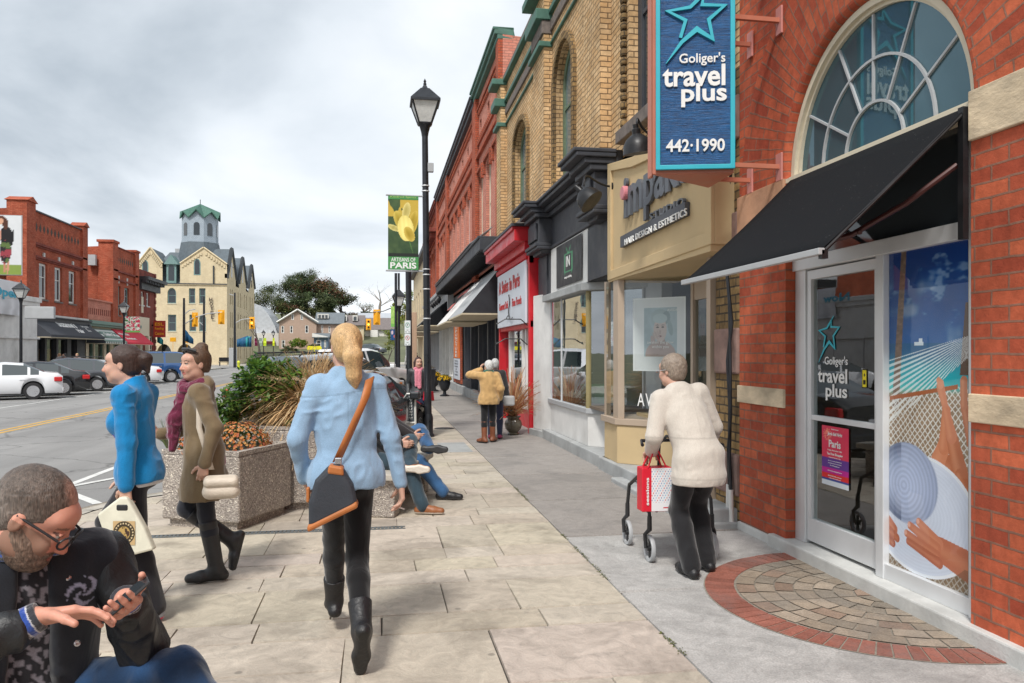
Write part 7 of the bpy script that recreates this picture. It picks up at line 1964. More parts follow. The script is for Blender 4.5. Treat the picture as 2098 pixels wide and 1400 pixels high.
for k,(p,m_f,lab)in enumerate((((485,688,508,711),'flag_blue','dark blue flag on the hotel-corner mast'),((499,688,511,711),'flag_teal','teal flag behind the dark blue one'),((507,688,515,711),'flag_blue','second blue flag at the right of the teal one'),((380,676,396,700),'flag_blue','blue flag drooping from the long-armed mast'),((322,680,334,702),'flag_teal','teal flag drooping beside the maroon box sign'))):
 Yf=91.6+k*.12 if k<3 else(77.5 if k==3 else 76);a,b=WY(p[0],p[3],Yf),WY(p[2],p[1],Yf);q=MB()
 for i in range(6):
  f0,f1=i/6,(i+1)/6;xx=lambda f:a[0]+(b[0]-a[0])*f;yy2=lambda f:Yf+.15*math.sin(f*9);sl_=(lambda f:(.0-(1-f)*.35)*(b[2]-a[2]))if k<3 else(lambda f:-f*.8*(b[2]-a[2]))
  q.face([(xx(f0),yy2(f0),a[2]+(0 if k<3 else sl_(f0)*.3)),(xx(f1),yy2(f1),a[2]+(0 if k<3 else sl_(f1)*.3)),(xx(f1),yy2(f1),b[2]+sl_(f1)),(xx(f0),yy2(f0),b[2]+sl_(f0))])
 tag(q.build('flag',m_f,smooth=True,solid=.01),lab,'flag','street flags')
a=WY(478,745,95);q=MB();q.box(a[0]-.5,a[0]+.3,95,95.6,-.1,4.2*.5);tag(q.build('control_cabinet','grey_frame',bevel=.03),'grey control cabinet at the hotel corner','cabinet')
a=WY(483,748,90);q=MB();q.lathe([(.14,0),(.14,.5),(.18,.55),(.12,.7),(0,.78)],(a[0]+.3,90,-.1),10);mat('hydrant_yellow',(.6,.65,.03),.5);tag(q.build('fire_hydrant','hydrant_yellow',smooth=True),'yellow-green fire hydrant at the hotel corner','hydrant')
a=WY(463,748,100);q=MB();q.box(a[0]-.9,a[0]+.5,100,100.4,.35,.42);q.box(a[0]-.9,a[0]+.5,100.4,100.45,.45,.95);
for dx in(-.8,.4):q.box(a[0]+dx,a[0]+dx+.06,100,100.45,-.1,.36)
tag(q.build('street_bench','black_metal',merge=False),'small black bench by the hotel side wall','bench')
a=WY(595,704,130);q=MB();p=WY(594,716,60);
q.M=frame_y(60,-1);x0=WY(644,722,60)[0]
P=[(x0-.5,WY(0,717,60)[2]),(x0-.55,WY(0,712,60)[2]),(x0-.45,WY(0,708,60)[2]),(x0,WY(0,709,60)[2]),(x0+.45,WY(0,708,60)[2]),(x0+.55,WY(0,712,60)[2]),(x0+.5,WY(0,717,60)[2]),(x0,WY(0,716,60)[2])]
mat('sign_yellow',(.75,.68,.02),.5);q.prism(P,0,.03,'y');q.box(x0-.03,x0+.03,-.03,0,-.2,1.9);tag(q.build('yellow_sign','sign_yellow'),'yellow shaped street sign seen over the dry grass','sign')
# ================================================================ VEHICLES
m_,nt_,b_=new_mat('tyre');b_.inputs['Base Color'].default_value=(.022,.022,.024,1);b_.inputs['Roughness'].default_value=.85
mat('rim_silver',(.55,.56,.58),.3,.05,4,metal=.8)
m_,nt_,b_=new_mat('car_glass');b_.inputs['Base Color'].default_value=(.03,.045,.05,1);b_.inputs['Roughness'].default_value=.03;b_.inputs['Specular IOR Level'].default_value=1.0;b_.inputs['Coat Weight'].default_value=.6
mat('tail_red',(.5,.01,.012),.2,.05,spec=.8);mat('head_clear',(.6,.62,.65),.1,.05,spec=.9);mat('indicator',(.7,.2,.02),.2,.05);mat('car_trim',(.02,.02,.022),.5,.1);mat('plate',(.6,.62,.66),.5,.05)
for n_,c_ in(('car_white',(.74,.75,.77)),('car_black',(.012,.013,.016)),('car_grey',(.055,.062,.075)),('car_silver',(.38,.40,.42)),('car_blue',(.01,.07,.22)),('car_red',(.20,.01,.02)),('car_darkred',(.10,.012,.02))):mat(n_,c_,.22,.03,1,coat=.8,spec=.6,dirt=.05,rv=.03)
KIND={'sedan':([(0,.62),(.25,.74),(1.15,.92),(1.35,.98),(2.15,1.40),(2.7,1.45),(3.3,1.40),(4.0,1.08),(4.45,1.03),(4.62,.9)],4.62,.93,1.80),'suv':([(0,.72),(.2,.92),(1.05,1.06),(1.2,1.12),(1.85,1.60),(2.5,1.69),(3.9,1.64),(4.25,1.5),(4.6,1.02),(4.72,.9)],4.72,1.02,1.88),'wagon':([(0,.66),(.2,.82),(1.15,.98),(1.3,1.03),(2.05,1.50),(2.6,1.58),(3.8,1.50),(4.25,1.32),(4.65,.98),(4.8,.88)],4.8,.98,1.88),'van':([(0,.85),(.15,1.05),(1.1,1.18),(1.25,1.22),(1.95,1.76),(2.5,1.86),(4.9,1.86),(5.2,1.8),(5.45,1.12),(5.5,.95)],5.5,1.15,2.0),'pickup':([(0,.9),(.12,1.12),(1.2,1.22),(1.35,1.26),(2.0,1.80),(2.5,1.88),(3.6,1.84),(3.75,1.28),(5.6,1.26),(5.62,1.0)],5.62,1.2,2.0)}
def car(kind,paint,pos,hd,label,two=None,grp='cars parked along the street'):
 prof,L,belt,W=KIND[kind];px_=[p[0]for p in prof];pz=[p[1]for p in prof];Hm=max(pz);rw=.33 if kind in('sedan','wagon')else .37
 wf,wr_=.88,L-(1.0 if kind!='pickup' else 1.35);t=thing('parked_car',(0,0,0),label,'car',grp)
 xs=sorted(set(list(np.linspace(0,L,47))+px_+[c+d for c in(wf,wr_)for d in np.linspace(-rw-.04,rw+.04,9)]))
 body,glass=MB(),MB();rows=[]
 for x in xs:
  top=float(np.interp(x,px_,pz));bl=min(belt+.03*(x/L),top-.05);e=min(x,L-x);w=W/2*(1-.16*max(0,1-e/.55)**2)
  z0=.24
  for c in(wf,wr_):
   if abs(x-c)<rw+.05:z0=max(z0,.02+rw*.98+math.sqrt(max(0,(rw+.05)**2-(x-c)**2)))
  z0=min(z0,bl-.12);g_=max(0,min(1,(top-bl)/(Hm-belt)));wr2=w*(.93-.20*g_)
  zm=max((z0+bl)/2,z0+.04)
  rows.append([(w*.93,z0),(w,min(z0+.10,zm)),(w*1.01,zm),(w*.99,bl-.05),(w*.955,bl),(wr2,top-.07*g_-.02),(wr2*.82,top-.008),(0,top+.012)])
 for i in range(len(xs)-1):
  x0,x1=xs[i],xs[i+1];a,b=rows[i],rows[i+1];slope=abs(b[7][1]-a[7][1])/(x1-x0)
  for s_ in(1,-1):
   P=lambda x,r:(L/2-x,s_*r[0],r[1])
   for j in range(7):
    tgt=body;xm=(x0+x1)/2;gh=(a[5][1]+b[5][1])/2-(a[4][1]+b[4][1])/2
    if j==4 and gh>.16 and not any(abs(xm-c)<.055 for c in((L*.555,L*.76)if kind!='pickup' else(2.9,))):tgt=glass
    if j in(5,6)and .28<slope<3 and gh>.10:tgt=glass
    if kind=='pickup' and xm>3.8:tgt=body
    q=[P(x0,a[j]),P(x1,b[j]),P(x1,b[j+1]),P(x0,a[j+1])]
    tgt.k=1 if(two and tgt is body and(a[j][1]+a[j+1][1])/2<.62)else 0
    tgt.face(q,flip=s_>0)
 for i,fl in((0,False),(-1,True)):
  r=rows[i];x=L/2-xs[i];body.k=0;body.face([(x,y,z)for y,z in r]+[(x,-y,z)for y,z in r[:-1][::-1]],flip=fl)
 body.k=0;body.build('body',[paint,two or paint],t,smooth=32);glass.k=0;glass.build('windows','car_glass',t,smooth=32)
 q=MB();q.box(-L/2+.15,L/2-.15,-W/2+.12,W/2-.12,.2,.42);q.build('underbody','car_trim',t)
 for c in(wf,wr_):
  for s_ in(1,-1):
   Mw=Matrix.Translation((L/2-c,s_*(W/2-.13),rw))@Matrix.Rotation(R(-90*s_),4,'X')
   q=MB(Mw);q.lathe([(rw*.62,-.09),(rw*.97,-.10),(rw,-.05),(rw,.06),(rw*.96,.105),(rw*.66,.11),(rw*.62,.06)],n=26);wh=q.build('wheel','tyre',t,smooth=40)
   q=MB(Mw);q.lathe([(rw*.66,.10),(rw*.60,.085),(rw*.60,.02)],n=26)
   for k in range(6):a=k*math.pi/3;ca,sa=math.cos(a),math.sin(a);q.face([(ca*u-sa*v,sa*u+ca*v,z)for u,v,z in((.03,-.035,.085),(rw*.62,-.06,.075),(rw*.62,.06,.075),(.03,.035,.085))])
   q.lathe([(.06,.07),(.05,.095),(0,.1)],n=12);q.build('rim','rim_silver',wh,merge=False,split=False)
   q=MB(Mw);q.lathe([(rw*.62,.0),(0,.001)],n=16);q.build('brake','car_trim',wh)
 for s_ in(1,-1):
  zt_=belt-.12;q=MB();q.box(-L/2+.02,-L/2+.30,s_*(W/2*.86),s_*(W/2*.995),zt_-.12,zt_+.06);q.build('tail_light','tail_red',t,bevel=.03)
  q=MB();q.box(L/2-.38,L/2-.04,s_*(W/2*.62),s_*(W/2*.95),pz[1]-.20,pz[1]-.06);q.build('headlight','head_clear',t,bevel=.03)
  q=MB();q.box(L/2-.36,L/2-.2,s_*(W/2*.90),s_*(W/2*.975),pz[1]-.20,pz[1]-.12);q.build('indicator','indicator',t,bevel=.01)
  q=MB();q.box(L/2-1.75,L/2-1.6,s_*(W/2+.0),s_*(W/2+.18),belt-.02,belt+.12);q.build('mirror',paint,t,bevel=.03)
  for hx_ in(L*.50,L*.70):q=MB();q.box(L/2-hx_-.12,L/2-hx_+.06,s_*W/2,s_*(W/2+.025),belt-.17,belt-.14);q.build('door_handle',paint if paint!='car_blue' else 'rim_silver',t)
 q=MB();q.box(-L/2-.01,-L/2+.02,-.26,.26,.55,.68);q.build('number_plate','plate',t)
 q=MB();q.box(-L/2-.03,-L/2+.1,-W/2*.85,W/2*.85,.30,.46);q.box(L/2-.1,L/2+.03,-W/2*.8,W/2*.8,.28,.44);q.build('bumper',paint,t,bevel=.03,split=True)
 if kind in('suv','van','wagon'):
  q=MB()
  for s_ in(1,-1):q.tube([(L/2-2.2,s_*W*.33,Hm),(L/2-2.4,s_*W*.33,Hm+.06),(L/2-4.0,s_*W*.33,Hm+.03),(L/2-4.1,s_*W*.33,Hm-.04)],.018,5)
  q.build('roof_rail','car_trim',t,split=True)
 t.location=pos;t.rotation_euler=(0,0,math.atan2(hd[1],hd[0]));return t
def by_rear_wheel(kind,paint,wx,wy,hd,label,**k):
 L=KIND[kind][1];h=Vector((*hd,0)).normalized();lf=Vector((-h.y,h.x,0));c=Vector((wx,wy,0))+h*(L/2-1.0)-lf*(.82 if lf.y<0 else-.82);c.z=road_z(wx,wy);return car(kind,paint,c,hd,label,**k)
hl=(-.93,-.37)
by_rear_wheel('sedan','car_white',-13.16,32.9,hl,'white saloon car with a red tail light, nearest on the far side of the road')
by_rear_wheel('sedan','car_black',-13.1,35.7,hl,'black saloon car parked between the white saloon and the dark grey estate')
by_rear_wheel('wagon','car_grey',-13.0,39.4,hl,'dark grey estate car with five-spoke wheels behind the black saloon')
by_rear_wheel('sedan','car_silver',-13.1,43.0,hl,'silver saloon mostly hidden behind the dark grey estate')
by_rear_wheel('van','car_blue',-12.3,49.8,hl,'big blue utility vehicle with silver lower panels by the red awning',two='car_silver')
by_rear_wheel('sedan','car_white',-13.0,46.6,hl,'white car hidden between the silver saloon and the blue vehicle')
hn=Vector((.56,.83))
def by_nose(kind,paint,nx_,ny_,label,hd=hn,**k):
 L=KIND[kind][1];c=Vector((nx_,ny_,0))-Vector((*hd,0)).normalized()*L/2;c.z=road_z(c.x,c.y);return car(kind,paint,c,hd,label,**k)
by_nose('sedan','car_black',.2,15.6,'black car whose nose shows beyond the woman in the light blue shirt',hd=(.3,.95))
by_nose('suv','car_grey',.15,20.6,'dark sport utility car with a red tail light behind the planter bush')
by_nose('suv','car_white',.1,25.4,'white utility car with roof rails seen over the dry grass')
by_nose('pickup','car_white',.55,30.2,'white pickup truck with an orange marker light at the kerb')
by_nose('sedan','car_black',.2,35.0,'black saloon parked beyond the white pickup')
by_nose('sedan','car_silver',.1,41.5,'silver saloon parked beyond the black one, farther up the kerb')
by_nose('suv','car_red',.2,47,'dark red car far up the row of cars on the near kerb')
by_nose('sedan','car_red',.2,52,'last dark red car up the near kerb');by_nose('wagon','car_darkred',.2,58,'maroon car farthest along the near kerb')
c=WY(765,727,140);car('suv','car_grey',(c[0],140,road_z(c[0],140)),(.8,-.6),'dark utility car driving on the hill beyond the junction',grp='cars on the hill')
# ================================================================ PEOPLE: smooth distance-field bodies
class Sdf:
 def __init__(s):s.p=[]
 def rc(s,a,b,r0,r1,k=.02,sub=False):s.p.append(('r',np.array(a,float),np.array(b,float),r0,r1,k,sub));return s
 def el(s,c,r,k=.02,B=None,sub=False):s.p.append(('e',np.array(c,float),np.array(r,float),B,0,k,sub));return s
 def cut(s,n,p):s.p.append(('c',np.array(n,float),np.array(p,float),0,0,0,0));return s
 def bounds(s):
  lo,hi=[],[]
  for q in s.p:
   if q[0]=='r' and not q[6]:m=max(q[3],q[4]);lo+=[q[1]-m,q[2]-m];hi+=[q[1]+m,q[2]+m]
   if q[0]=='e' and not q[6]:m=q[2].max();lo.append(q[1]-m);hi.append(q[1]+m)
  return np.min(lo,0),np.max(hi,0)
 def mesh(s,h,fold=None):
  lo,hi=s.bounds();lo=lo-3*h;n=np.ceil((hi+3*h-lo)/h).astype(int)+1
  ax=[lo[i]+np.arange(n[i])*h for i in range(3)];D=np.full(n,1.0,np.float32)
  for q in s.p:
   if q[0]=='c':
    d=(ax[0][:,None,None]-q[2][0])*q[1][0]+(ax[1][None,:,None]-q[2][1])*q[1][1]+(ax[2][None,None,:]-q[2][2])*q[1][2];D=np.maximum(D,d);continue
   k=q[5];pad=k+2.5*h
   if q[0]=='r':m=max(q[3],q[4])+pad;a,b=np.minimum(q[1],q[2])-m,np.maximum(q[1],q[2])+m
   else:m=q[2].max()+pad;a,b=q[1]-m,q[1]+m
   i0=np.clip(((a-lo)/h).astype(int),0,n-1);i1=np.clip(((b-lo)/h).astype(int)+2,1,n)
   sl=tuple(slice(i0[i],i1[i])for i in range(3));X,Y,Z=np.meshgrid(*(ax[i][sl[i]]for i in range(3)),indexing='ij')
   if q[0]=='r':
    ba=q[2]-q[1];L2=max(ba@ba,1e-9);px,py,pz=X-q[1][0],Y-q[1][1],Z-q[1][2]
    t=np.clip((px*ba[0]+py*ba[1]+pz*ba[2])/L2,0,1);d=np.sqrt((px-t*ba[0])**2+(py-t*ba[1])**2+(pz-t*ba[2])**2)-(q[3]+(q[4]-q[3])*t)
   else:
    P=np.stack([X-q[1][0],Y-q[1][1],Z-q[1][2]],-1)
    if q[3]is not None:P=P@np.array(q[3],float).T
    r=q[2];k0=np.sqrt(((P/r)**2).sum(-1));k1=np.sqrt(((P/r**2)**2).sum(-1))+1e-6;d=np.where(k0<.05,-r.min(),k0*(k0-1)/k1)
   E=D[sl]
   if q[6]:hh=np.maximum(k-np.abs(-d-E),0)/max(k,1e-6);D[sl]=np.maximum(E,-d)+hh*hh*k/4
   else:hh=np.maximum(k-np.abs(d-E),0)/max(k,1e-6);D[sl]=np.minimum(E,d)-hh*hh*k/4
  if fold:
   amp,fr=fold;X,Y,Z=np.meshgrid(*ax,indexing='ij');m3=np.abs(D)<.04+amp
   D[m3]+=amp*(np.abs(vnoise(X[m3]*fr+5,Y[m3]*fr,Z[m3]*fr*.8+3*vnoise(X[m3]*5,Y[m3]*5,Z[m3]*5))-.5)*2-.5)
  return nets(D,lo,h)
def nets(D,lo,h):
 S_=D<0;A=[slice(None,-1),slice(1,None)]
 cnt=sum(S_[A[a],A[b],A[c]].astype(np.int8)for a in(0,1)for b in(0,1)for c in(0,1))
 act=(cnt>0)&(cnt<8);ii=np.argwhere(act);idx=np.full(act.shape,-1,np.int64);idx[act]=np.arange(len(ii))
 acc=np.zeros((len(ii),3));num=np.zeros(len(ii));i,j,k=ii.T
 for ax_ in range(3):
  for u in(0,1):
   for v in(0,1):
    o=[0,0,0];o[(ax_+1)%3]=u;o[(ax_+2)%3]=v;o2=list(o);o2[ax_]=1
    d0=D[i+o[0],j+o[1],k+o[2]];d1=D[i+o2[0],j+o2[1],k+o2[2]];m=(d0<0)!=(d1<0)
    t=np.where(m,d0/np.where(m,d0-d1,1),0);p=np.tile(np.array(o,float),(len(ii),1));p[:,ax_]=t;acc+=p*m[:,None];num+=m
 V=lo+h*(ii+acc/np.maximum(num,1)[:,None]);Fs=[]
 for ax_ in range(3):
  a0=[slice(None)]*3;a0[ax_]=slice(None,-1);a1=[slice(None)]*3;a1[ax_]=slice(1,None)
  m=S_[tuple(a0)]!=S_[tuple(a1)];e=np.argwhere(m);b_,c_=(ax_+1)%3,(ax_+2)%3
  ok=(e[:,b_]>0)&(e[:,c_]>0)&(e[:,b_]<idx.shape[b_])&(e[:,c_]<idx.shape[c_]);e=e[ok];ins=S_[tuple(e.T)]
  def g(db,dc):q=e.copy();q[:,b_]-=db;q[:,c_]-=dc;return idx[tuple(q.T)]
  Q=np.stack([g(1,1),g(0,1),g(0,0),g(1,0)],1);Q[~ins]=Q[~ins][:,::-1];Fs.append(Q)
 return V,np.concatenate(Fs)
def v3(*a):return np.array(a,float)
def unit(v):return v/max(np.linalg.norm(v),1e-9)
def ik(a,b,l1,l2,bend):
 d=b-a;L=np.linalg.norm(d);L=min(L,(l1+l2)*.998);u=unit(d);x=(l1*l1-l2*l2+L*L)/(2*L);y=math.sqrt(max(l1*l1-x*x,0));n=bend-(bend@u)*u;return a+u*x+unit(n)*y,a+u*L
def hand(sd,w,d,nrm,side,s=1.0,curl=.5,k=.004,spread=.06):
 """w wrist, d direction of the palm, nrm out of the palm, thumb towards side"""
 d,nrm=unit(d),unit(nrm);lat=unit(side-(side@d)*d);nrm=unit(nrm-(nrm@d)*d-(nrm@lat)*lat)
 for i,(o,Lp)in enumerate(((.027,.085),(.009,.09),(-.010,.086),(-.027,.078))):
  kn=w+(d*Lp+lat*o)*s;sd.rc(w+lat*o*.5*s+d*.01*s,kn,.0155*s,.0115*s,.012)
  p=kn;dd=unit(d+lat*(o/.03)*spread);seg=(.040,.026,.020)if i in(1,2)else((.036,.024,.019)if i==0 else(.030,.019,.017));c=curl*(1+.12*i)
  for j,L in enumerate(seg):
   an=c*(.55 if j==0 else .9);dd=unit(dd*math.cos(an)+nrm*math.sin(an));q=p+dd*L*s;sd.rc(p,q,(.0092-.0008*j)*s,(.0085-.0009*j)*s,k if j else .007);p=q
 p=w+(d*.025+lat*.022)*s;dd=unit(lat*.75+d*.65+nrm*.3)
 for j,L in enumerate((.04,.032,.026)):q=p+dd*L*s;sd.rc(p,q,(.0135-.002*j)*s,(.0115-.0015*j)*s,.006 if j else .012);p=q;dd=unit(dd*.8+d*.45+nrm*(.25+curl*.3))
def head(sd,C,f,u,s=1.0,beard=0):
 f=unit(f);u=unit(u-(u@f)*f);r=np.cross(f,u);B=np.stack([r,f,u]);g=lambda x,y,z:C+(r*x+f*y+u*z)*s
 E=lambda c,rr,k=.012,sub=False:sd.el(g(*c),v3(*rr)*s,k,B,sub)
 E((0,-.018,.035),(.074,.094,.082));E((0,.022,-.025),(.060,.068,.082),.03);E((0,.050,-.085),(.036,.036,.026),.035);E((0,.062,.045),(.055,.03,.03),.03)
 for a in(-1,1):
  E((a*.028,.074,-.028),(.024,.019,.022),.03);E((a*.031,.094,.008),(.018,.014,.012),.008,True);E((a*.031,.076,.008),(.0135,.0135,.0135),.002);E((a*.031,.089,.0165),(.018,.006,.004),.004);E((a*.073,-.006,-.004),(.008,.016,.027),.008);E((a*.082,-.002,.0),(.004,.009,.016),.003,True);E((a*.045,.015,-.065),(.018,.04,.025),.025)
 sd.rc(g(0,.088,.012),g(0,.108,-.028),.0075*s,.0125*s,.010)
 for a in(-1,1):E((a*.011,.100,-.032),(.008,.010,.007),.006)
 sd.rc(g(-.020,.084,-.060),g(.020,.084,-.060),.006*s,.006*s,.006);sd.rc(g(0,.090,-.057),g(0,.090,-.063),.009*s,.009*s,.008);E((0,.096,-.0605),(.022,.01,.0015),.002,True)
 if beard:E((0,.052,-.080),(.044,.042,.036),.02)
 return B
def skin_col(C,B,s,skin,beard=None,brow=(.05,.03,.02)):
 def fn(V):
  P=((V-C)/s)@B.T;x,y,z=P.T;n=vnoise(V[:,0]*40,V[:,1]*40,V[:,2]*40);c=np.array(skin)[None]*(.92+.16*n)[:,None]
  near=(np.abs(x)<.1)&(np.abs(y)<.14)&(np.abs(z)<.14)
  def put(m,k,a=1.0):m=m&near;c[m]=c[m]*(1-a)+np.array(k)*a
  put((np.hypot(np.abs(x)-.03,z+.03)<.022)&(y>.04),(skin[0]*1.05,skin[1]*.75,skin[2]*.72),.5);put((np.abs(x)<.013)&(z<-.015)&(z>-.04)&(y>.095),(skin[0],skin[1]*.75,skin[2]*.7),.5)
  if beard is not None:m=((z<-.035)|((np.abs(x)>.045)&(z<.0)&(y>-.03)))&(y>-.02);put(m,beard,.78)
  put((np.abs(z+.0605)<.009)&(np.abs(x)<.024)&(y>.07),(.42,.11,.10)if beard is None else(.35,.13,.11),.8)
  ex=np.abs(x)-.031;put((np.hypot(ex,(z-.008)*1.5)<.012)&(y>.066),(.62,.60,.57),.9);put((np.hypot(ex,z-.008)<.0058)&(y>.07),(.03,.02,.015));put((np.abs(z-.0145)<.0035)&(np.abs(ex)<.014)&(y>.068),(.03,.02,.02),.8)
  put((np.abs(z-.031+np.abs(ex)*.2)<.0042)&(np.abs(ex)<.018)&(y>.05),brow,.75);return c
 return fn
SK=(.56,.335,.25)
leafmat('skin',.0,.45);b=MATS['skin'].node_tree.nodes['Principled BSDF'];b.inputs['Subsurface Weight'].default_value=.12;b.inputs['Subsurface Radius'].default_value=(.01,.004,.002);b.inputs['Subsurface Scale'].default_value=.4
fabric('cloth',attr=True,fold=.20,fs=7,var=.05,stretch=(1,1,.35));fabric('knit',attr=True,weave=500,fold=.3,fs=22,sheen=.6)
m_,nt_,b_=new_mat('leather');a_=nt_.nodes.new('ShaderNodeAttribute');a_.attribute_name='Col';nt_.links.new(a_.outputs['Color'],b_.inputs['Base Color']);b_.inputs['Roughness'].default_value=.45;nt_.links.new(bumpn(nt_,noise(nt_,pos_(nt_),22,5,.6,1.5),.3,.02),b_.inputs['Normal'])
m_,nt_,b_=new_mat('hair');a_=nt_.nodes.new('ShaderNodeAttribute');a_.attribute_name='Col';mp_=nt_.nodes.new('ShaderNodeMapping');mp_.inputs['Scale'].default_value=(1,1,.12);nt_.links.new(pos_(nt_),mp_.inputs[0]);hn_=noise(nt_,mp_.outputs[0],330,3,.6);vm_=nt_.nodes.new('ShaderNodeVectorMath');vm_.operation='SCALE';nt_.links.new(a_.outputs['Color'],vm_.inputs[0]);nt_.links.new(maprange(nt_,hn_,.3,.7,.5,1.45),vm_.inputs['Scale']);nt_.links.new(vm_.outputs[0],b_.inputs['Base Color']);b_.inputs['Roughness'].default_value=.45;nt_.links.new(bumpn(nt_,hn_,.8,.004),b_.inputs['Normal'])
def flat(c,n=.1,f=30):
 return lambda V:np.array(c)[None]*(1-n*.7+1.4*n*vnoise(V[:,0]*f,V[:,1]*f,V[:,2]*f))[:,None]
def sm_(V,F,it=1):
 for _ in range(it):
  acc=np.zeros_like(V);cn=np.zeros(len(V))
  for a,b in((0,1),(1,2),(2,3),(3,0)):np.add.at(acc,F[:,a],V[F[:,b]]);np.add.at(cn,F[:,a],1);np.add.at(acc,F[:,b],V[F[:,a]]);np.add.at(cn,F[:,b],1)
  V=V*.4+acc/np.maximum(cn,1)[:,None]*.6
 return V
def part(name,sd,h,m,colr,parent,fold=None,smooth=1):
 V,Fq=sd.mesh(h,fold);c=colr(V)if callable(colr)else flat(colr)(V);V=sm_(V,Fq,smooth)if smooth else V
 return arr_mesh(name,V,Fq,m,parent,c,local=True)
def shoe(sd,an,fd,s=1.0,up=None,grow=0,heel=.0):
 """an ankle joint, fd foot direction, up leg-side direction"""
 fd=unit(fd);up=v3(0,0,1)if up is None else up;up=unit(up-(up@fd)*fd);b0=an-up*(.075-heel)*s
 he,ba,to=b0-fd*.045*s+up*.032,b0+fd*.11*s+up*.030,b0+fd*.185*s+up*.026;g=grow
 sd.rc(an,he,.036+g,.034+g,.03).rc(an,ba,.034+g,.034+g,.03).rc(he,ba,.033+g,.040+g,.02).rc(ba,to,.040+g,.029+g,.02)
 lat=np.cross(fd,up);sd.rc(ba-lat*.012,to-lat*.008,.034+g,.026,.02)
 return b0,up,fd
def person(label,loc,yaw,s=1.0,pel=(0,0,.93),che=(0,0,1.22),nek=(0,0,1.43),hdc=(0,.03,1.575),hf=(0,1,0),hu=(0,0,1),sh=.165,hipw=.085,stout=1.0,aL=(-.10,0,.08),aR=(.10,0,.08),kL=(0,1,0),kR=(0,1,0),wL=(-.24,.03,.82),wR=(.24,.03,.82),eL=(-.3,-1,0),eR=(.3,-1,0),fL=(0,1,0),fR=(0,1,0),skin=SK,hands=(.35,.35),hd=((0,.1,-1),(0,.1,-1)),hn=((1,0,0),(-1,0,0)),hs=((0,1,0),(0,1,0)),beard=None,fine=.006,hh=.004,brow=(.05,.03,.02),hsc=1.0):
 J={k:v3(*v)*s for k,v in dict(pel=pel,che=che,nek=nek,hdc=hdc,aL=aL,aR=aR,wL=wL,wR=wR).items()}
 ax=unit(J['che']-J['pel']);rt=unit(np.cross(unit(v3(0,1,0)-ax[1]*ax),ax));J['rt']=rt;J['ax']=ax;J['fw']=np.cross(ax,rt)*-1 if False else unit(np.cross(ax,rt))
 J['sL']=J['nek']-rt*sh*s-ax*.05*s;J['sR']=J['nek']+rt*sh*s-ax*.05*s;J['hL']=J['pel']-v3(hipw,0,.02)*s;J['hR']=J['pel']+v3(hipw,0,-.02)*s
 for q in 'LR':
  J['k'+q],J['a'+q]=ik(J['h'+q],J['a'+q],.43*s,.42*s,v3(*(kL if q=='L' else kR)));J['e'+q],J['w'+q]=ik(J['s'+q],J['w'+q],.285*s,.25*s,v3(*(eL if q=='L' else eR)))
 J['s']=s;J['st']=stout;J['fL']=v3(*fL);J['fR']=v3(*fR);st=stout
 b=Sdf();B=head(b,J['hdc'],v3(*hf),v3(*hu),s*hsc,beard is not None);b.rc(J['hdc']-v3(*hu)*.05*s,J['nek']-ax*.04*s,.052*s,.058*s,.02);b.cut(-ax,J['nek']-ax*.05*s)
 parts_=[b.mesh(fine)]
 for i,q in enumerate('LR'):
  if hands[i]is None:continue
  a=Sdf();hand(a,J['w'+q],v3(*hd[i]),v3(*hn[i]),v3(*hs[i]),s,hands[i]);fa=unit(J['e'+q]-J['w'+q]);a.rc(J['w'+q],J['w'+q]+fa*.07*s,.025*s,.028*s,.012);parts_.append(a.mesh(hh))
 c=Sdf();c.el(J['pel'],v3(.13,.09,.12)*s*st,.05).rc(J['pel'],J['che'],.095*s*st,.10*s*st,.05).rc(J['sL'],J['sR'],.045*s,.045*s,.05).rc(J['che'],J['nek']-ax*.05,.09*s,.05*s,.04)
 for q in 'LR':c.rc(J['s'+q],J['e'+q],.042*s,.034*s).rc(J['e'+q],J['w'+q],.034*s,.024*s).rc(J['h'+q],J['k'+q],.075*s,.05*s,.03).rc(J['k'+q],J['a'+q],.048*s,.034*s)
 parts_.append(c.mesh(.014*s))
 off=0;Vs,Fs=[],[]
 for V,Fq in parts_:Vs.append(V);Fs.append(Fq+off);off+=len(V)
 V,Fq=np.concatenate(Vs),np.concatenate(Fs);o=arr_mesh('person',V,Fq,'skin',None,skin_col(J['hdc'],B,s*hsc,skin,beard,brow)(V));J['B']=B;J['HS']=s*hsc
 o.location=loc;o.rotation_euler=(0,0,yaw);tag(o,label,'person');J['o']=o;return o,J
def G_(J,x,y,z):return J['hdc']+(J['B'].T@v3(x,y,z))*J['HS']
def hair(J,m3,col_,extra=None,h=.006,fold=(.0028,75),face=.045,low=-.03,vol=1.0,name='hair'):
 sd=Sdf();s=J['HS'];B=J['B'];sd.el(G_(J,0,-.022,.038),v3(.081,.100,.092)*s*vol,.02,B);sd.el(G_(J,0,-.045,-.015),v3(.072,.068,.07)*s*vol,.02,B)
 sd.el(G_(J,0,.095,-.045),v3(.085,.085,.10)*s,.015,B,True);sd.cut(-B[2],G_(J,0,0,low-.045))
 for a in(-1,1):sd.el(G_(J,a*.085,.0,-.02),v3(.02,.022,.03)*s,.008,B,True)
 if extra:extra(sd)
 return part(name,sd,h,'hair',flat(col_,.25,60),J['o'],fold,0)
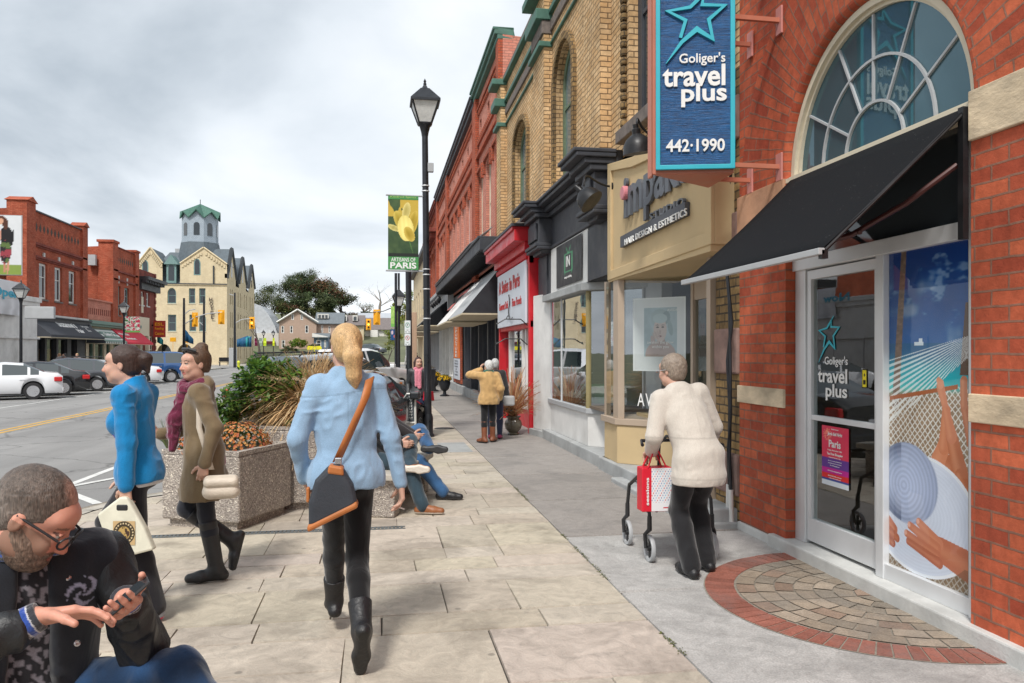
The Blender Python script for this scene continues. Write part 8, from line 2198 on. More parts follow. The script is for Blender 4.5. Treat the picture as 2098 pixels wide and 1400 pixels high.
def topw(J,col_,m='cloth',g=.014,hem=.10,flare=.02,sleeve=1.0,slv_g=None,k=.045,h=.008,fold=(.008,13),name='jacket',bust=0,neck=True,loose=0,cuffcut=True,extra=None,hemz=None,sub=None):
 s,st=J['s'],J['st'];ax=J['ax'];sd=Sdf();sg=g if slv_g is None else slv_g;rt=J['rt'];fw=J['fw'];B=np.stack([rt,fw,ax])
 sd.el(J['che']+ax*.02,v3(.155*st+g,.105*st+g,.19)*s,k,B).rc(J['sL']+rt*.02,J['sR']-rt*.02,.05*s+g,.05*s+g,.06).el((J['che']+J['pel'])/2,v3(.125*st+g+loose,.10*st+g+loose,.17)*s,.06,B)
 pl=J['pel'];dn=-ax if hemz is None else v3(0,0,-1)
 sd.el(pl,v3(.155*st+g+loose,.115*st+g+loose,.13)*s,.05,B).el(pl+dn*hem*.7*s,v3(.160*st+g+flare,.125*st+g+flare,.17)*s,.06,B)
 if hem>.2:sd.rc(pl-rt*.06,pl-rt*.07+dn*hem*s,.10*st+g,.10*st+g+flare,.05).rc(pl+rt*.06,pl+rt*.07+dn*hem*s,.10*st+g,.10*st+g+flare,.05)
 if bust:
  for a in(-1,1):sd.el(J['che']+rt*a*.065*s+fw*(.085+bust)*s*st+ax*.0,v3(.062,.05,.062)*s,.05)
 if sub:sub(sd)
 sd.cut(dn,pl+dn*hem*s);sd.rc(J['nek']-ax*.06*s,J['nek']+ax*.0*s,.085*s,.058*s+g,.04)
 if neck:sd.cut(unit(ax+fw*.25),J['nek']+ax*.03*s)
 for q in 'LR':w=J['e'+q]+(J['w'+q]-J['e'+q])*sleeve;sd.rc(J['s'+q],J['e'+q],.052*s+sg,.040*s+sg,.03).rc(J['e'+q],w,.040*s+sg,.030*s+sg,.02)
 if extra:extra(sd)
 return part(name,sd,h,m,col_,J['o'],fold,1)
def pants(J,col_,m='cloth',g=.008,flare=0,h=.008,fold=(.004,14),stop=1.0,name='trousers',k=.03):
 s,st=J['s'],J['st'];sd=Sdf();sd.el(J['pel']-v3(0,0,.0),v3(.145*st+g,.112*st+g,.13)*s,.05).el(J['pel']+v3(0,-.05,-.05)*s,v3(.12*st,.085*st,.09)*s,.05)
 for q in 'LR':
  a=J['k'+q]+(J['a'+q]-J['k'+q])*stop;d=unit(J['a'+q]-J['k'+q]);sd.rc(J['h'+q],J['k'+q],.082*s*(st*.5+.5)+g,.054*s+g,k);cf=J['k'+q]+(J['a'+q]-J['k'+q])*.3-np.cross(d,J['rt'])*0
  sd.rc(J['k'+q],cf,.054*s+g,.054*s+g+flare*.3,.02).rc(cf,a,.054*s+g+flare*.3,.036*s+g+flare,.02)
 return part(name,sd,h,m,col_,J['o'],fold,1)
def shoes(J,col_,m='leather',high=None,g=.0,h=.006,sole=(.012,.012,.012),name='shoe',ups=(None,None),hg=.012):
 for i,q in enumerate('LR'):
  sd=Sdf();b0,up,fd=shoe(sd,J['a'+q],J['f'+q],J['s'],ups[i],g)
  if high:d=J['k'+q]-J['a'+q];sd.rc(J['a'+q],J['a'+q]+d*high,.040*J['s']+hg,.052*J['s']+hg,.03);sd.cut(unit(d),J['a'+q]+d*high)
  cc=(lambda V,b0=b0,up=up:np.where((((V-b0)@up)<.018)[:,None],np.array(sole)[None],(col_(V)if callable(col_)else flat(col_)(V))));sd.cut(-up,b0+up*.0)
  part(name,sd,h,m,cc,J['o'],None,0)
def bagbox(J,pts,x0,x1,m,name='bag',bevel=.01,par=None):
 q=MB(Matrix.Translation(J['o'].location)@J['o'].rotation_euler.to_matrix().to_4x4());q.prism(pts,x0,x1,'x');o=q.build(name,m,par or J['o'],bevel=bevel);return o
def wloc(J,p):return J['o'].matrix_basis@Vector(p)
def ltube(J,pts,r,m,name,top=None,n=6):
 q=MB();q.tube([wloc(J,p)for p in pts],r,n);o=q.build(name,m,None if top else J['o'],smooth=True)
 if top:tag(o,*top)
 return o
def ribbon(J,pts,w_,m,name,th=.004):
 q=MB()
 for a,b in zip(pts,pts[1:]):
  a,b=Vector(a),Vector(b);n_=Vector((w_[0],w_[1],w_[2]))/2;q.face([wloc(J,p)for p in(a-n_,a+n_,b+n_,b-n_)])
 return q.build(name,m,J['o'],smooth=60,solid=th)
mat('tan_leather',(.42,.14,.035),.5,.12,10);mat('bag_navy',(.03,.035,.045),.6,.2,8,.2,90);mat('cream_leather',(.62,.54,.44),.55,.06,8);mat('bag_red',(.62,.01,.03),.35,.05);mat('steel',(.5,.5,.52),.25,metal=.9);mat('plastic_bag',(.66,.64,.52),.45,.08,9,.3,14);mat('black_plastic',(.02,.02,.022),.4,.1)
# --- woman in the light blue shirt, seen from behind
o,J=person('woman in a light blue denim shirt and black leggings walking away, blonde ponytail',(-.165,4.2,0),R(7),1.0,pel=(0,0,.95),che=(0,.01,1.23),nek=(0,.01,1.45),hdc=(0,.035,1.605),hf=(-.12,1,-.02),sh=.152,stout=1.02,hipw=.062,aL=(-.035,.40,.085),aR=(.045,-.34,.22),kR=(0,1,-.2),wL=(-.215,.08,.92),wR=(.285,-.03,.87),eL=(-.6,-.8,0),eR=(.5,-.9,0),fR=(0,.42,-.9),hands=(.5,.75),hd=((.25,.6,-.6),(.1,.1,-1)),hn=((1,0,0),(-1,0,0)),hs=((0,.6,.6),(0,1,0)))
def pony(sd):
 s=1;sd.rc(G_(J,0,-.10,.035),G_(J,.01,-.125,-.05),.040,.048,.03).rc(G_(J,.01,-.125,-.05),G_(J,.018,-.115,-.15),.048,.038,.02).rc(G_(J,.018,-.115,-.15),G_(J,.026,-.10,-.235),.036,.009,.02)
HB=(.56,.36,.17)
_sub=J['B']
sdh=Sdf();
def hair_blonde(V):return np.array(HB)[None]*(.75+.5*vnoise(V[:,0]*90,V[:,1]*90,V[:,2]*9))[:,None]
hair(J,None,HB,None,.005,low=-.075)
pn=Sdf();pony(pn);part('ponytail',pn,.005,'hair',hair_blonde,o,(.0035,80),0)
blue=lambda V:np.array((.25,.38,.53))[None]*(.9+.2*vnoise(V[:,0]*6,V[:,1]*6,V[:,2]*9)-.25*(np.abs(V[:,2]-1.37-.02*np.sin(V[:,0]*8))<.004)-.18*((np.abs(V[:,0])<.004)&(V[:,2]>1.1)&(V[:,2]<1.37)&(V[:,1]<0)))[:,None]
topw(J,blue,g=.012,hem=.075,flare=.020,loose=.012,h=.006,fold=(.011,19),name='shirt',slv_g=.006,extra=lambda sd:sd.rc(J['nek']+v3(-.03,.0,.0),J['nek']+v3(.03,0,0),.062,.062,.01))
pants(J,(.006,.006,.007),g=.004,h=.0065,name='leggings',fold=(.003,16))
shoes(J,(.012,.012,.014),high=.38,h=.005,ups=(None,v3(0,.9,.42)),name='boot',hg=.008)
ribbon(J,[(.13,.05,1.435),(.115,-.06,1.44),(.08,-.135,1.34),(.0,-.165,1.17),(-.06,-.17,1.04)],(.05,.03,.02),'tan_leather','bag_strap',.006)
q=MB();Mx=Matrix.Translation(o.location)@o.rotation_euler.to_matrix().to_4x4()@Matrix.Translation((-.07,-.21,.87))@Matrix.Rotation(R(-8),4,'Z')@Matrix.Scale(.86,4)
bg=MB(Mx);P=[(-.15,-.19),(.125,-.06),(.10,.06),(.035,.17),(-.03,.18),(-.115,.09),(-.15,-.03)];bg.prism(P,-.05,.05,'y');bo=bg.build('handbag','bag_navy',None,bevel=.025,seg=3);tag(bo,'dark fabric shoulder bag with tan leather base hanging on the blonde woman','bag')
bg=MB(Mx);bg.prism([(-.155,-.205),(.13,-.07),(.122,-.032),(-.158,-.165)],-.054,.054,'y');bg.build('leather_base','tan_leather',bo,bevel=.012)
bg=MB(Mx);bg.prism([(-.045,.13),(.05,.115),(.045,.165),(-.035,.18)],-.056,.056,'y');bg.build('leather_tab','tan_leather',bo,bevel=.01);bg=MB(Mx);bg.box(-.005,.035,-.012,.012,.175,.215);bg.build('buckle','steel',bo,bevel=.004);bg=MB(Mx);bg.box(-.165,-.145,-.02,.02,-.04,.05);bg.build('side_tab','tan_leather',bo,bevel=.008)
w_=J['wR'];ltube(J,[w_+v3(-.03,.05,-.13),w_+v3(.03,.07,-.155)],.004,'sign_white','cigarette',('white cigarette in the hand of the blonde woman','cigarette'))
# --- woman in the bright blue jacket
HL=R(80)
o,J=person('woman in a bright blue zip jacket walking left, dark hair tied in a ponytail',(-1.40,4.95,0),HL,.955,pel=(0,0,.95),che=(0,.03,1.23),nek=(0,.03,1.44),hdc=(0,.105,1.575),hf=(-.22,1,-.04),sh=.155,aL=(-.06,-.10,.085),aR=(.07,.05,.21),kR=(0,1,.3),wL=(-.205,-.02,.86),wR=(.12,.14,.88),eL=(-.3,-1,0),eR=(-.3,-.4,-.3),fR=(0,.9,-.45),stout=.86,hands=(.95,.8),hd=((0,.05,-1),(0,.1,-1)),hs=((0,1,0),(0,1,0)),fine=.0045)
hair(J,None,(.045,.022,.016),lambda sd:sd.rc(G_(J,0,-.10,.045),G_(J,0,-.13,.03),.03,.040,.03).rc(G_(J,0,-.13,.03),G_(J,0,-.145,-.05),.040,.012,.02),.0045,low=-.02)
bl_=lambda V:np.where((((V[:,1]-.09-(V[:,2]-1.03)*.25)**2<.00003)&(V[:,2]>.97)&(V[:,2]<1.10)&(V[:,0]<0))[:,None],np.array((.16,.05,.42)),np.array((.005,.19,.44))*(.85+.3*vnoise(V[:,0]*9,V[:,1]*9,V[:,2]*9))[:,None])
topw(J,bl_,g=.012,hem=.10,flare=.012,h=.0055,fold=(.010,17),bust=.012,neck=False,extra=lambda sd:sd.rc(J['nek']+v3(0,-.01,-.02),J['nek']+v3(0,.0,.05),.066,.060,.01).cut(unit(v3(0,.35,1)),J['nek']+v3(0,0,.05)))
topw(J,(.62,.62,.62),g=.006,hem=.125,flare=.008,h=.009,fold=None,name='undershirt',sleeve=.1,slv_g=-.02)
pants(J,(.016,.015,.019),g=.003,flare=.045,h=.0065)
shoes(J,(.30,.31,.33),m='cloth',sole=(.65,.015,.09),name='trainer',ups=(None,v3(0,.45,.9)),h=.005)
w_=J['wL'];pb=bagbox(J,[(w_[1]-.17,w_[2]-.36),(w_[1]+.06,w_[2]-.42),(w_[1]+.15,w_[2]-.16),(w_[1]+.02,w_[2]-.06),(w_[1]-.02,w_[2]-.06),(w_[1]-.12,w_[2]-.24)],w_[0]-.035,w_[0]+.02,'plastic_bag','carrier_bag',.012);pb.parent=None;tag(pb,'cream plastic carrier bag with a round dark emblem held by the blue-jacketed woman','bag')
def roundel(u,v):c=np.zeros(u.shape+(3,));r_=np.hypot(u-.5,v-.5)*2;k=np.where(r_<.98,60.,190.);c[:]=np.stack([k*1.0,k*.85,k*.62],-1);c[(np.abs(r_-.8)<.06)&(np.sin(np.arctan2(v-.5,u-.5)*20)>0)]=(210,190,150);c[r_<.55]=(180,150,90);c[(r_<.5)&(fb(u,v,9,3)>.5)]=(70,50,40);return c
ML_=Matrix.Translation(o.location)@o.rotation_euler.to_matrix().to_4x4();rr_=(ML_.to_3x3()@Vector((0,-1,0)))
e_=picture('emblem',wloc(J,(w_[0]-.039,w_[1]+.055,w_[2]-.33)),rr_,UPV,.125,.135,50,50,roundel,'print',pb)
bagbox(J,[(w_[1]-.03,w_[2]-.14),(w_[1]+.04,w_[2]-.14),(w_[1]+.04,w_[2]-.10),(w_[1]-.03,w_[2]-.10)],w_[0]-.038,w_[0]+.022,'black_plastic','bag_handle',.01,pb)
# --- woman in the brown coat
o,J=person('woman in an olive brown coat and burgundy scarf walking left in tall boots',(-1.19,5.69,0),R(99),.94,pel=(0,0,.95),che=(0,.03,1.23),nek=(0,.03,1.44),hdc=(0,.06,1.59),hf=(-.65,1,-.02),sh=.16,aL=(-.06,-.09,.085),aR=(.08,-.20,.26),kR=(0,1,.1),wL=(-.25,-.02,.90),wR=(.14,.30,1.08),eL=(-.5,-1,0),fR=(0,.25,-1),hands=(.8,.4),hd=((0,.2,-1),(-.3,1,0)),hs=((0,1,0),(0,0,1)),fine=.0045,brow=(.06,.04,.03))
hair(J,None,(.10,.055,.03),lambda sd:sd.el(G_(J,0,-.055,.125),v3(.042,.042,.036),.02),.0045,low=-.015)
ltube(J,[G_(J,-.07,.03,.10),G_(J,-.04,.07,.115),G_(J,.04,.07,.115),G_(J,.07,.03,.10)],.012,'black_plastic','sunglasses',('dark sunglasses pushed up on the hair of the woman in the brown coat','sunglasses'))
topw(J,(.20,.012,.05),g=.006,slv_g=-.01,hem=.12,flare=.008,h=.007,name='top',sleeve=.4,fold=(.006,14))
CO=(.175,.125,.070)
topw(J,CO,g=.016,hem=.33,flare=.030,loose=.006,slv_g=.012,h=.007,fold=(.014,13),name='coat',k=.05,hemz=1,extra=lambda sd:[sd.el(J['che']+v3(0,.17,-.05-.28*t),v3(.055+.02*t,.13,.22),.02,None,True)for t in(0,1)]and sd.rc(J['nek']+v3(-.06,-.05,.01),J['nek']+v3(.06,-.05,.01),.045,.045,.03))
sc_=Sdf();n_=J['nek'];
for k in range(9):a0,a1=k*.7,(k+1)*.7;sc_.rc(n_+v3(.075*math.sin(a0),.02+.08*math.cos(a0),-.01+.02*math.sin(a0*2)),n_+v3(.075*math.sin(a1),.02+.08*math.cos(a1),-.01+.02*math.sin(a1*2)),.036,.036,.02)
sc_.rc(n_+v3(-.03,.09,-.05),n_+v3(-.045,.155,-.24),.042,.046,.03).rc(n_+v3(-.045,.155,-.24),n_+v3(-.05,.17,-.42),.046,.026,.03).rc(n_+v3(.03,.09,-.05),n_+v3(.035,.17,-.34),.04,.04,.03)
part('scarf',sc_,.006,'knit',(.13,.010,.04),o,(.018,34),0)
pants(J,(.018,.02,.028),g=.004,h=.007,name='leggings');shoes(J,(.018,.018,.02),high=.88,h=.005,hg=.012,name='boot',ups=(None,v3(0,1,.25)))
hb=Sdf();c=v3(-.27,-.12,.69);hb.rc(c+v3(0,-.07,-.035),c+v3(0,.07,-.035),.05,.05,.03).rc(c+v3(0,-.075,.04),c+v3(0,.075,.04),.035,.035,.04).rc(c+v3(-.022,-.075,.03),c+v3(-.022,.075,.03),.036,.036,.002);hbo=part('shoulder_bag',hb,.005,'leather',(.62,.54,.44),o,None,1);hbo.parent=None;hbo.location=o.location;hbo.rotation_euler=o.rotation_euler;tag(hbo,'cream leather flap bag carried by the woman in the brown coat','bag')
ribbon(J,[(-.17,-.01,1.335),(-.195,.02,1.25),(-.215,.02,1.08),(-.25,-.06,.80)],(0,.035,0),'cream_leather','bag_strap',.005)
# --- stooped woman with the rollator
o,J=person('elderly woman in a beige coat and black trousers leaning on her walker',(2.24,5.28,0),R(4),.97,pel=(-.01,-.06,.87),che=(-.05,.05,1.13),nek=(-.08,.14,1.345),hdc=(-.10,.20,1.485),hf=(-.55,1,-.15),sh=.16,stout=1.0,aL=(-.09,-.10,.085),aR=(.11,.04,.085),wL=(-.24,.26,.88),wR=(.24,.28,.88),eL=(-.5,-1,-.3),eR=(.5,-1,-.3),hands=(1.0,1.0),hd=((0,.9,-.4),(0,.9,-.4)),hn=((.2,0,-1),(-.2,0,-1)),hs=((1,0,0),(-1,0,0)),fine=.005)
hair(J,None,(.26,.205,.16),None,.005,low=-.03,vol=1.05,fold=(.006,60))
topw(J,lambda V:np.array((.55,.50,.44))[None]*(1-.16*(np.abs(V[:,2]-.98)<.006)-.14*(np.abs(V[:,2]-.70)<.005)-.1*((np.abs(V[:,0]+.03)<.003)&(V[:,2]>1.0)))[:,None],g=.020,hem=.20,flare=.025,loose=.022,slv_g=.020,h=.006,fold=(.004,24),name='coat',hemz=1,extra=lambda sd:sd.rc(J['nek']+v3(-.035,-.02,-.015),J['nek']+v3(.035,-.02,-.015),.068,.068,.02))
pants(J,(.014,.014,.016),g=.014,flare=.016,h=.007,fold=(.008,11));shoes(J,(.012,.012,.014),h=.0055)
ltube(J,[G_(J,.085,-.01,.01),G_(J,.08,.09,.012),G_(J,.045,.112,.005),G_(J,.02,.112,.005)],.003,'steel','glasses')
ltube(J,[G_(J,-.085,-.01,.01),G_(J,-.08,.09,.012),G_(J,-.045,.112,.005),G_(J,-.02,.112,.005)],.003,'steel','glasses')
wk=thing('rollator',(2.27,5.85,0),'black four-wheeled walker with a red and white shopping bag on its handle','walker')
WX_=(2.02,2.52)
for i,x in enumerate(WX_):
 for y,r_ in((5.64,.10),(6.17,.10)):
  q=MB(Matrix.Translation((x,y,r_))@Matrix.Rotation(R(90),4,'Y'));q.lathe([(.076,-.012),(.098,-.015),(.103,0),(.098,.015),(.076,.012),(.076,-.012)],n=24,cap=False);wh=q.build('wheel','grey_frame',wk,smooth=40)
  q=MB(Matrix.Translation((x,y,r_))@Matrix.Rotation(R(90),4,'Y'));q.lathe([(.0,-.02),(.02,-.018),(.02,.018),(0,.02)],n=10)
  for k in range(3):a=k*2.094;q.box(-.066,.066,-.012,.012,-.006,.006)if k==0 else q.face([(.066*math.cos(a)-.012*math.sin(a),.066*math.sin(a)+.012*math.cos(a),0),(.066*math.cos(a)+.012*math.sin(a),.066*math.sin(a)-.012*math.cos(a),0),(-.02*math.cos(a)+.012*math.sin(a),-.02*math.sin(a)-.012*math.cos(a),0),(-.02*math.cos(a)-.012*math.sin(a),-.02*math.sin(a)+.012*math.cos(a),0)])
  q.build('hub','black_plastic',wh,merge=False)
  q=MB();e=-.03 if i==0 else .03;q.tube([(x+e,y,.10),(x+e,y+.02,.2),(x,y,.24),(x,y,.34)],[.013,.015,.02,.018],8);q.build('fork','black_plastic',wk,smooth=True)
 q=MB();q.tube([(x,5.64,.33),(x,5.66,.45),(x+(.02 if i==0 else-.02),5.80,.62),(x,5.74,.75),(x,5.66,.86),(x,5.60,.885),(x,5.50,.885)],.014,8);q.tube([(x,6.17,.33),(x,6.12,.5),(x,5.86,.62)],.015,8);q.build('side_frame','black_plastic',wk,smooth=True)
 q=MB();q.tube([(x,5.60,.887),(x,5.46,.885)],.02,10);q.build('handle_grip','black_plastic',wk,smooth=True)
 q=MB();q.tube([(x,5.62,.86),(x+.0,5.52,.845),(x,5.47,.85)],.006,6);q.build('brake_lever','steel',wk)
q=MB();q.box(2.06,2.48,5.74,5.98,.56,.59);q.build('seat','black_plastic',wk,bevel=.01)
q=MB();q.tube([(2.03,5.72,.36),(2.51,6.05,.55)],.011,6);q.tube([(2.51,5.72,.36),(2.03,6.05,.55)],.011,6);q.build('cross_brace','black_plastic',wk);q=MB();q.tube([(2.02,5.80,.86),(2.05,5.92,.88),(2.49,5.92,.88),(2.52,5.80,.86)],.014,8);q.build('back_rest','black_plastic',wk)
def dots(u,v):
 c=np.zeros(u.shape+(3,));c[:]=(222,222,224);gx,gy=u*16,v*18;ix,iy=np.floor(gx),np.floor(gy);m=(np.hypot(gx-ix-.5,gy-iy-.5)<.3)&((ix+iy)%2==0)&(v>.2)&(v<.97);kk=((ix*7+iy*5)%3)
 for a,cc in enumerate(((200,40,50),(90,170,205),(60,90,160))):c[m&(kk==a)]=cc
 c[(u>.55)&(u<.85)&(v>.06)&(v<.09)]=(190,30,40);return c
q=MB();q.box(1.885,2.12,5.42,5.54,.42,.74);sb=q.build('shopping_bag','bag_red',None,bevel=.008);tag(sb,'red and white dotted shopping bag hanging from the walker handle','bag')
picture('printed_front',(1.955,5.416,.425),(1,0,0),UPV,.163,.313,60,110,dots,'print',sb);picture('printed_front',(2.123,5.423,.425),(0,1,0),UPV,.11,.31,30,60,dots,'print',sb)
text('sessions',.2,(1.935,5.415,.47),(0,0,1),(-1,0,0),'sign_white',sb,height=.022,depth=.002,bold=.02)
for x in(1.93,2.07):q=MB();q.tube([(x,5.42,.74),(2.0,5.46,.90),(2.0,5.5,.90),(x,5.53,.74)],.006,6);q.build('bag_handle','bag_red',sb)
q=MB();q.tube([(2.2,5.98,.3),(2.18,5.86,.86),(2.20,5.76,.93),(2.24,5.70,.92)],.012,8);tag(q.build('walking_stick','black_plastic',smooth=True),'black folded walking stick standing in the walker','walking stick')
# --- woman in the suede jacket, her companion and the woman with the red bag
o,J=person('white-haired woman in a tan suede jacket and brown knee boots, one hand at her face',(1.9,13.5,0),R(2),.845,pel=(0,0,.95),aL=(-.10,-.05,.085),aR=(.10,.10,.085),fL=(-.5,.8,0),fR=(.5,.8,0),hf=(-.35,1,0),wL=(-.15,.16,1.50),wR=(.24,.06,.92),eL=(-1,-.1,-.6),hands=(.8,None),hd=((.2,.1,1),(0,0,-1)),fine=.007,hh=.005,stout=1.05)
hair(J,None,(.62,.61,.59),None,.007,vol=1.08,low=-.05)
topw(J,lambda V:np.array((.50,.31,.13))[None]*(.8+.4*vnoise(V[:,0]*25,V[:,1]*25,V[:,2]*25))[:,None],g=.025,hem=.15,flare=.03,loose=.02,slv_g=.025,h=.009,fold=(.012,14));pants(J,(.012,.012,.014),h=.009,name='leggings');shoes(J,(.20,.065,.028),high=.85,h=.007,name='boot',hg=.012)
q=Sdf();q.rc(J['nek']+v3(-.05,0,.02),J['nek']+v3(.05,0,.02),.05,.05,.01);part('scarf',q,.008,'knit',(.03,.12,.08),o)
o,J=person('grey-haired companion in dark clothes close beyond the woman in suede',(2.10,14.1,0),R(-15),.86,stout=1.05,hands=(None,.8),wR=(.25,.05,.86),fine=.008,hh=.006);hair(J,None,(.5,.5,.49),None,.008,vol=1.05,low=-.04);topw(J,(.03,.028,.03),g=.025,hem=.15,h=.011,slv_g=.02);pants(J,(.03,.035,.07),g=.015,h=.011);shoes(J,(.3,.02,.08),h=.008)
q=MB();p=wloc(J,(.28,-.22,.74));q.box(p.x-.10,p.x+.10,p.y-.04,p.y+.05,p.z-.12,p.z+.06);mat('silver_bag',(.4,.4,.4),.35);tag(q.build('handbag','silver_bag',bevel=.03),'silver handbag at the side of the woman in suede','bag')
o,J=person('dark-haired woman in a black leather jacket and pink scarf beside the lamp post',(.76,15.05,0),R(172),.875,aL=(-.08,0,.085),aR=(.08,.03,.085),hf=(-.35,1,0),wL=(-.20,.10,.90),wR=(.22,.08,.9),hands=(.8,.8),fine=.006,hh=.005)
hair(J,None,(.05,.018,.014),lambda sd:sd.rc(G_(J,-.055,-.04,.0),G_(J,-.065,-.02,-.17),.04,.03,.03).rc(G_(J,.055,-.04,0),G_(J,.065,-.02,-.17),.04,.03,.03),.006,low=-.12)
topw(J,(.028,.03,.033),m='leather',g=.016,hem=.08,h=.009,slv_g=.014);pants(J,(.012,.02,.05),g=.012,flare=.015,h=.009);shoes(J,(.02,.02,.02),h=.007)
q=Sdf();n_=J['nek'];q.rc(n_+v3(-.05,.03,.01),n_+v3(.05,.03,.01),.045,.045,.02).rc(n_+v3(-.03,.09,-.04),n_+v3(-.03,.125,-.34),.035,.035,.02).rc(n_+v3(.03,.09,-.04),n_+v3(.03,.125,-.30),.035,.03,.02);part('scarf',q,.007,'knit',(.62,.20,.26),o,(.01,40))
p=wloc(J,(-.2,.12,.76));q=MB();q.prism([(p.x-.11,p.z-.10),(p.x+.11,p.z-.10),(p.x+.09,p.z+.08),(p.x-.09,p.z+.08)],p.y-.05,p.y+.04,'y');rb=q.build('handbag','bag_red',None,bevel=.015);tag(rb,'bright red structured handbag held in front of the dark-haired woman','bag');q=MB();q.tube([(p.x-.05,p.y,p.z+.07),(p.x-.03,p.y,p.z+.15),(p.x+.03,p.y,p.z+.15),(p.x+.05,p.y,p.z+.07)],.006,6);q.build('bag_handle','bag_red',rb)
# --- two men on the bench
for lab,loc,aR,aL,tc,jc,sc_c,sl in(('man in dark jacket and blue jeans sitting cross-legged, farther on the bench',(.05,8.62,0),(.07,.68,.085),(.13,.54,.56),(.03,.026,.028),(.035,.10,.22),(.016,.016,.018),(.05,.05,.052)),('man in dark jeans and brown slip-on shoes, nearer of two on the bench',(-.10,7.92,0),(.12,.58,.085),(.15,.46,.46),(.022,.02,.022),(.03,.055,.075),(.28,.10,.035),(.66,.60,.52))):
 o,J=person(lab,loc,R(-106),1.0,pel=(0,0,.54),che=(0,-.10,.80),nek=(0,-.13,1.01),hdc=(0,-.09,1.15),hf=(0,1,-.3),hu=(0,.2,1),aR=aR,aL=aL,kR=(0,.3,1),kL=(-1,.2,.7),wL=(-.08,.32,.68),wR=(.06,.36,.66),eL=(-.8,-.6,-.4),eR=(.8,-.6,-.4),hands=(.7,.7),hd=((.2,1,-.1),(-.2,1,-.1)),hs=((0,0,1),(0,0,1)),fine=.008,hh=.006,stout=1.1)
 hair(J,None,(.08,.05,.035),None,.008);topw(J,tc,g=.02,hem=.05,h=.01,slv_g=.02)
 pants(J,lambda V,jc=jc:np.array(jc)[None]*(.55+.9*vnoise(V[:,0]*12,V[:,1]*12,V[:,2]*12))[:,None],g=.014,flare=.012,h=.008,fold=(.010,13),name='jeans');shoes(J,sc_c,sole=sl,h=.006,ups=(v3(-1,0,.1),None))
 # --- man looking at his phone in the foreground
o,J=person('bearded man with glasses and a black varsity jacket looking at his phone',(-1.05,2.49,0),R(-144.7),1.06,pel=(0,0,.52),che=(0,.04,.80),nek=(0,.125,.965),hdc=(.005,.225,1.075),hf=(-.80,.56,-.78),hu=(-.50,.40,.80),sh=.19,stout=1.28,aL=(-.40,.64,.335),aR=(.16,.5,.085),kL=(-.6,.55,1),kR=(0,.6,1),wL=(-.165,.375,.86),wR=(.05,.43,.875),eL=(-.35,.1,-1),eR=(1,-.3,-.6),hands=(.62,.35),hd=((.25,1,.0),(-.88,.42,.05)),hn=((.60,-.15,.78),(-.1,.2,-1)),hs=((-.75,.2,.6),(0,.8,.4)),skin=(.60,.29,.21),beard=(.21,.13,.09),fine=.0035,hh=.0028,brow=(.16,.10,.07),hsc=1.01)
def hm(V):
 P=((V-J['hdc'])/J['HS'])@J['B'].T;x,y,z=P.T;n=vnoise(V[:,0]*120,V[:,1]*120,V[:,2]*120);c=np.array((.10,.075,.06))[None]*(.6+.9*n)[:,None]
 g=np.clip((.055-z)/.07,0,1)*.5;c=c*(1-g[:,None])+np.array((.30,.26,.23))*g[:,None];b=np.clip(1-np.hypot(x/.040,(y-.050)/.055),0,.65)*(z>.05);return c*(1-b[:,None])+np.array((.56,.30,.22))*b[:,None]
hd_=Sdf();B=J['B'];s_=J['HS'];hd_.el(G_(J,0,-.018,.038),v3(.0775,.0965,.085)*s_,.02,B).el(G_(J,0,-.045,-.015),v3(.069,.066,.06)*s_,.02,B).el(G_(J,0,.125,-.02),v3(.10,.085,.105)*s_,.012,B,True).cut(-B[2],G_(J,0,0,-.05))
for a in(-1,1):hd_.el(G_(J,a*.082,.004,-.02),v3(.02,.030,.035)*s_,.008,B,True)
part('hair',hd_,.0035,'hair',hm,o,(.003,110),0)
bd=Sdf();bd.el(G_(J,0,.044,-.078),v3(.054,.058,.050)*s_,.02,B).el(G_(J,0,.022,-.045),v3(.066,.058,.050)*s_,.03,B).el(G_(J,0,.0,-.02),v3(.071,.035,.035)*s_,.02,B).rc(G_(J,-.024,.088,-.047),G_(J,.024,.088,-.047),.010,.010,.006).el(G_(J,0,.10,-.062),v3(.020,.02,.006),.004,B,True)
bd.el(G_(J,0,.10,-.002),v3(.07,.075,.040)*s_,.01,B,True).el(G_(J,0,-.05,-.03),v3(.09,.06,.09)*s_,.01,B,True)
part('beard',bd,.0035,'hair',lambda V:np.array((.17,.115,.085))[None]*(.55+1.1*vnoise(V[:,0]*150,V[:,1]*150,V[:,2]*90))[:,None],o,(.003,120),0)
for a in(-1,1):
 ltube(J,[G_(J,a*.076,-.015,.012),G_(J,a*.074,.05,.014),G_(J,a*.066,.098,.012)],.0035,'black_plastic','glasses_temple')
 ltube(J,[G_(J,a*.034+.028*math.cos(t),.112-.012*abs(math.cos(t))*(1 if a*math.cos(t)>0 else 0),.006+.019*math.sin(t))for t in np.linspace(0,6.283,15)],.003,'black_plastic','glasses_rim')
ts=lambda V:np.where((vnoise(V[:,0]*95,V[:,1]*95,V[:,2]*70)>.56)[:,None],np.array((.22,.21,.24)),np.array((.02,.02,.025)))
topw(J,ts,g=.012,hem=.05,h=.006,name='t_shirt',sleeve=.2,fold=(.006,12),m='cloth')
W3_=(.016,.018,.024)
def jk(V):
 c=np.tile(np.array(W3_),(len(V),1))*(.8+.5*vnoise(V[:,0]*30,V[:,1]*30,V[:,2]*30))[:,None];P=V-J['nek'];x,y,z=P.T
 d=V-J['sL'];em=(np.hypot(V[:,0]+.125,(V[:,2]-.90)*1.0)<.045)&(V[:,1]>.1);ring=em&(np.sin(np.arctan2(V[:,2]-.90,V[:,0]+.125)*3+np.hypot(V[:,0]+.125,V[:,2]-.9)*180)>.35);c[ring]=(.35,.36,.48);return c
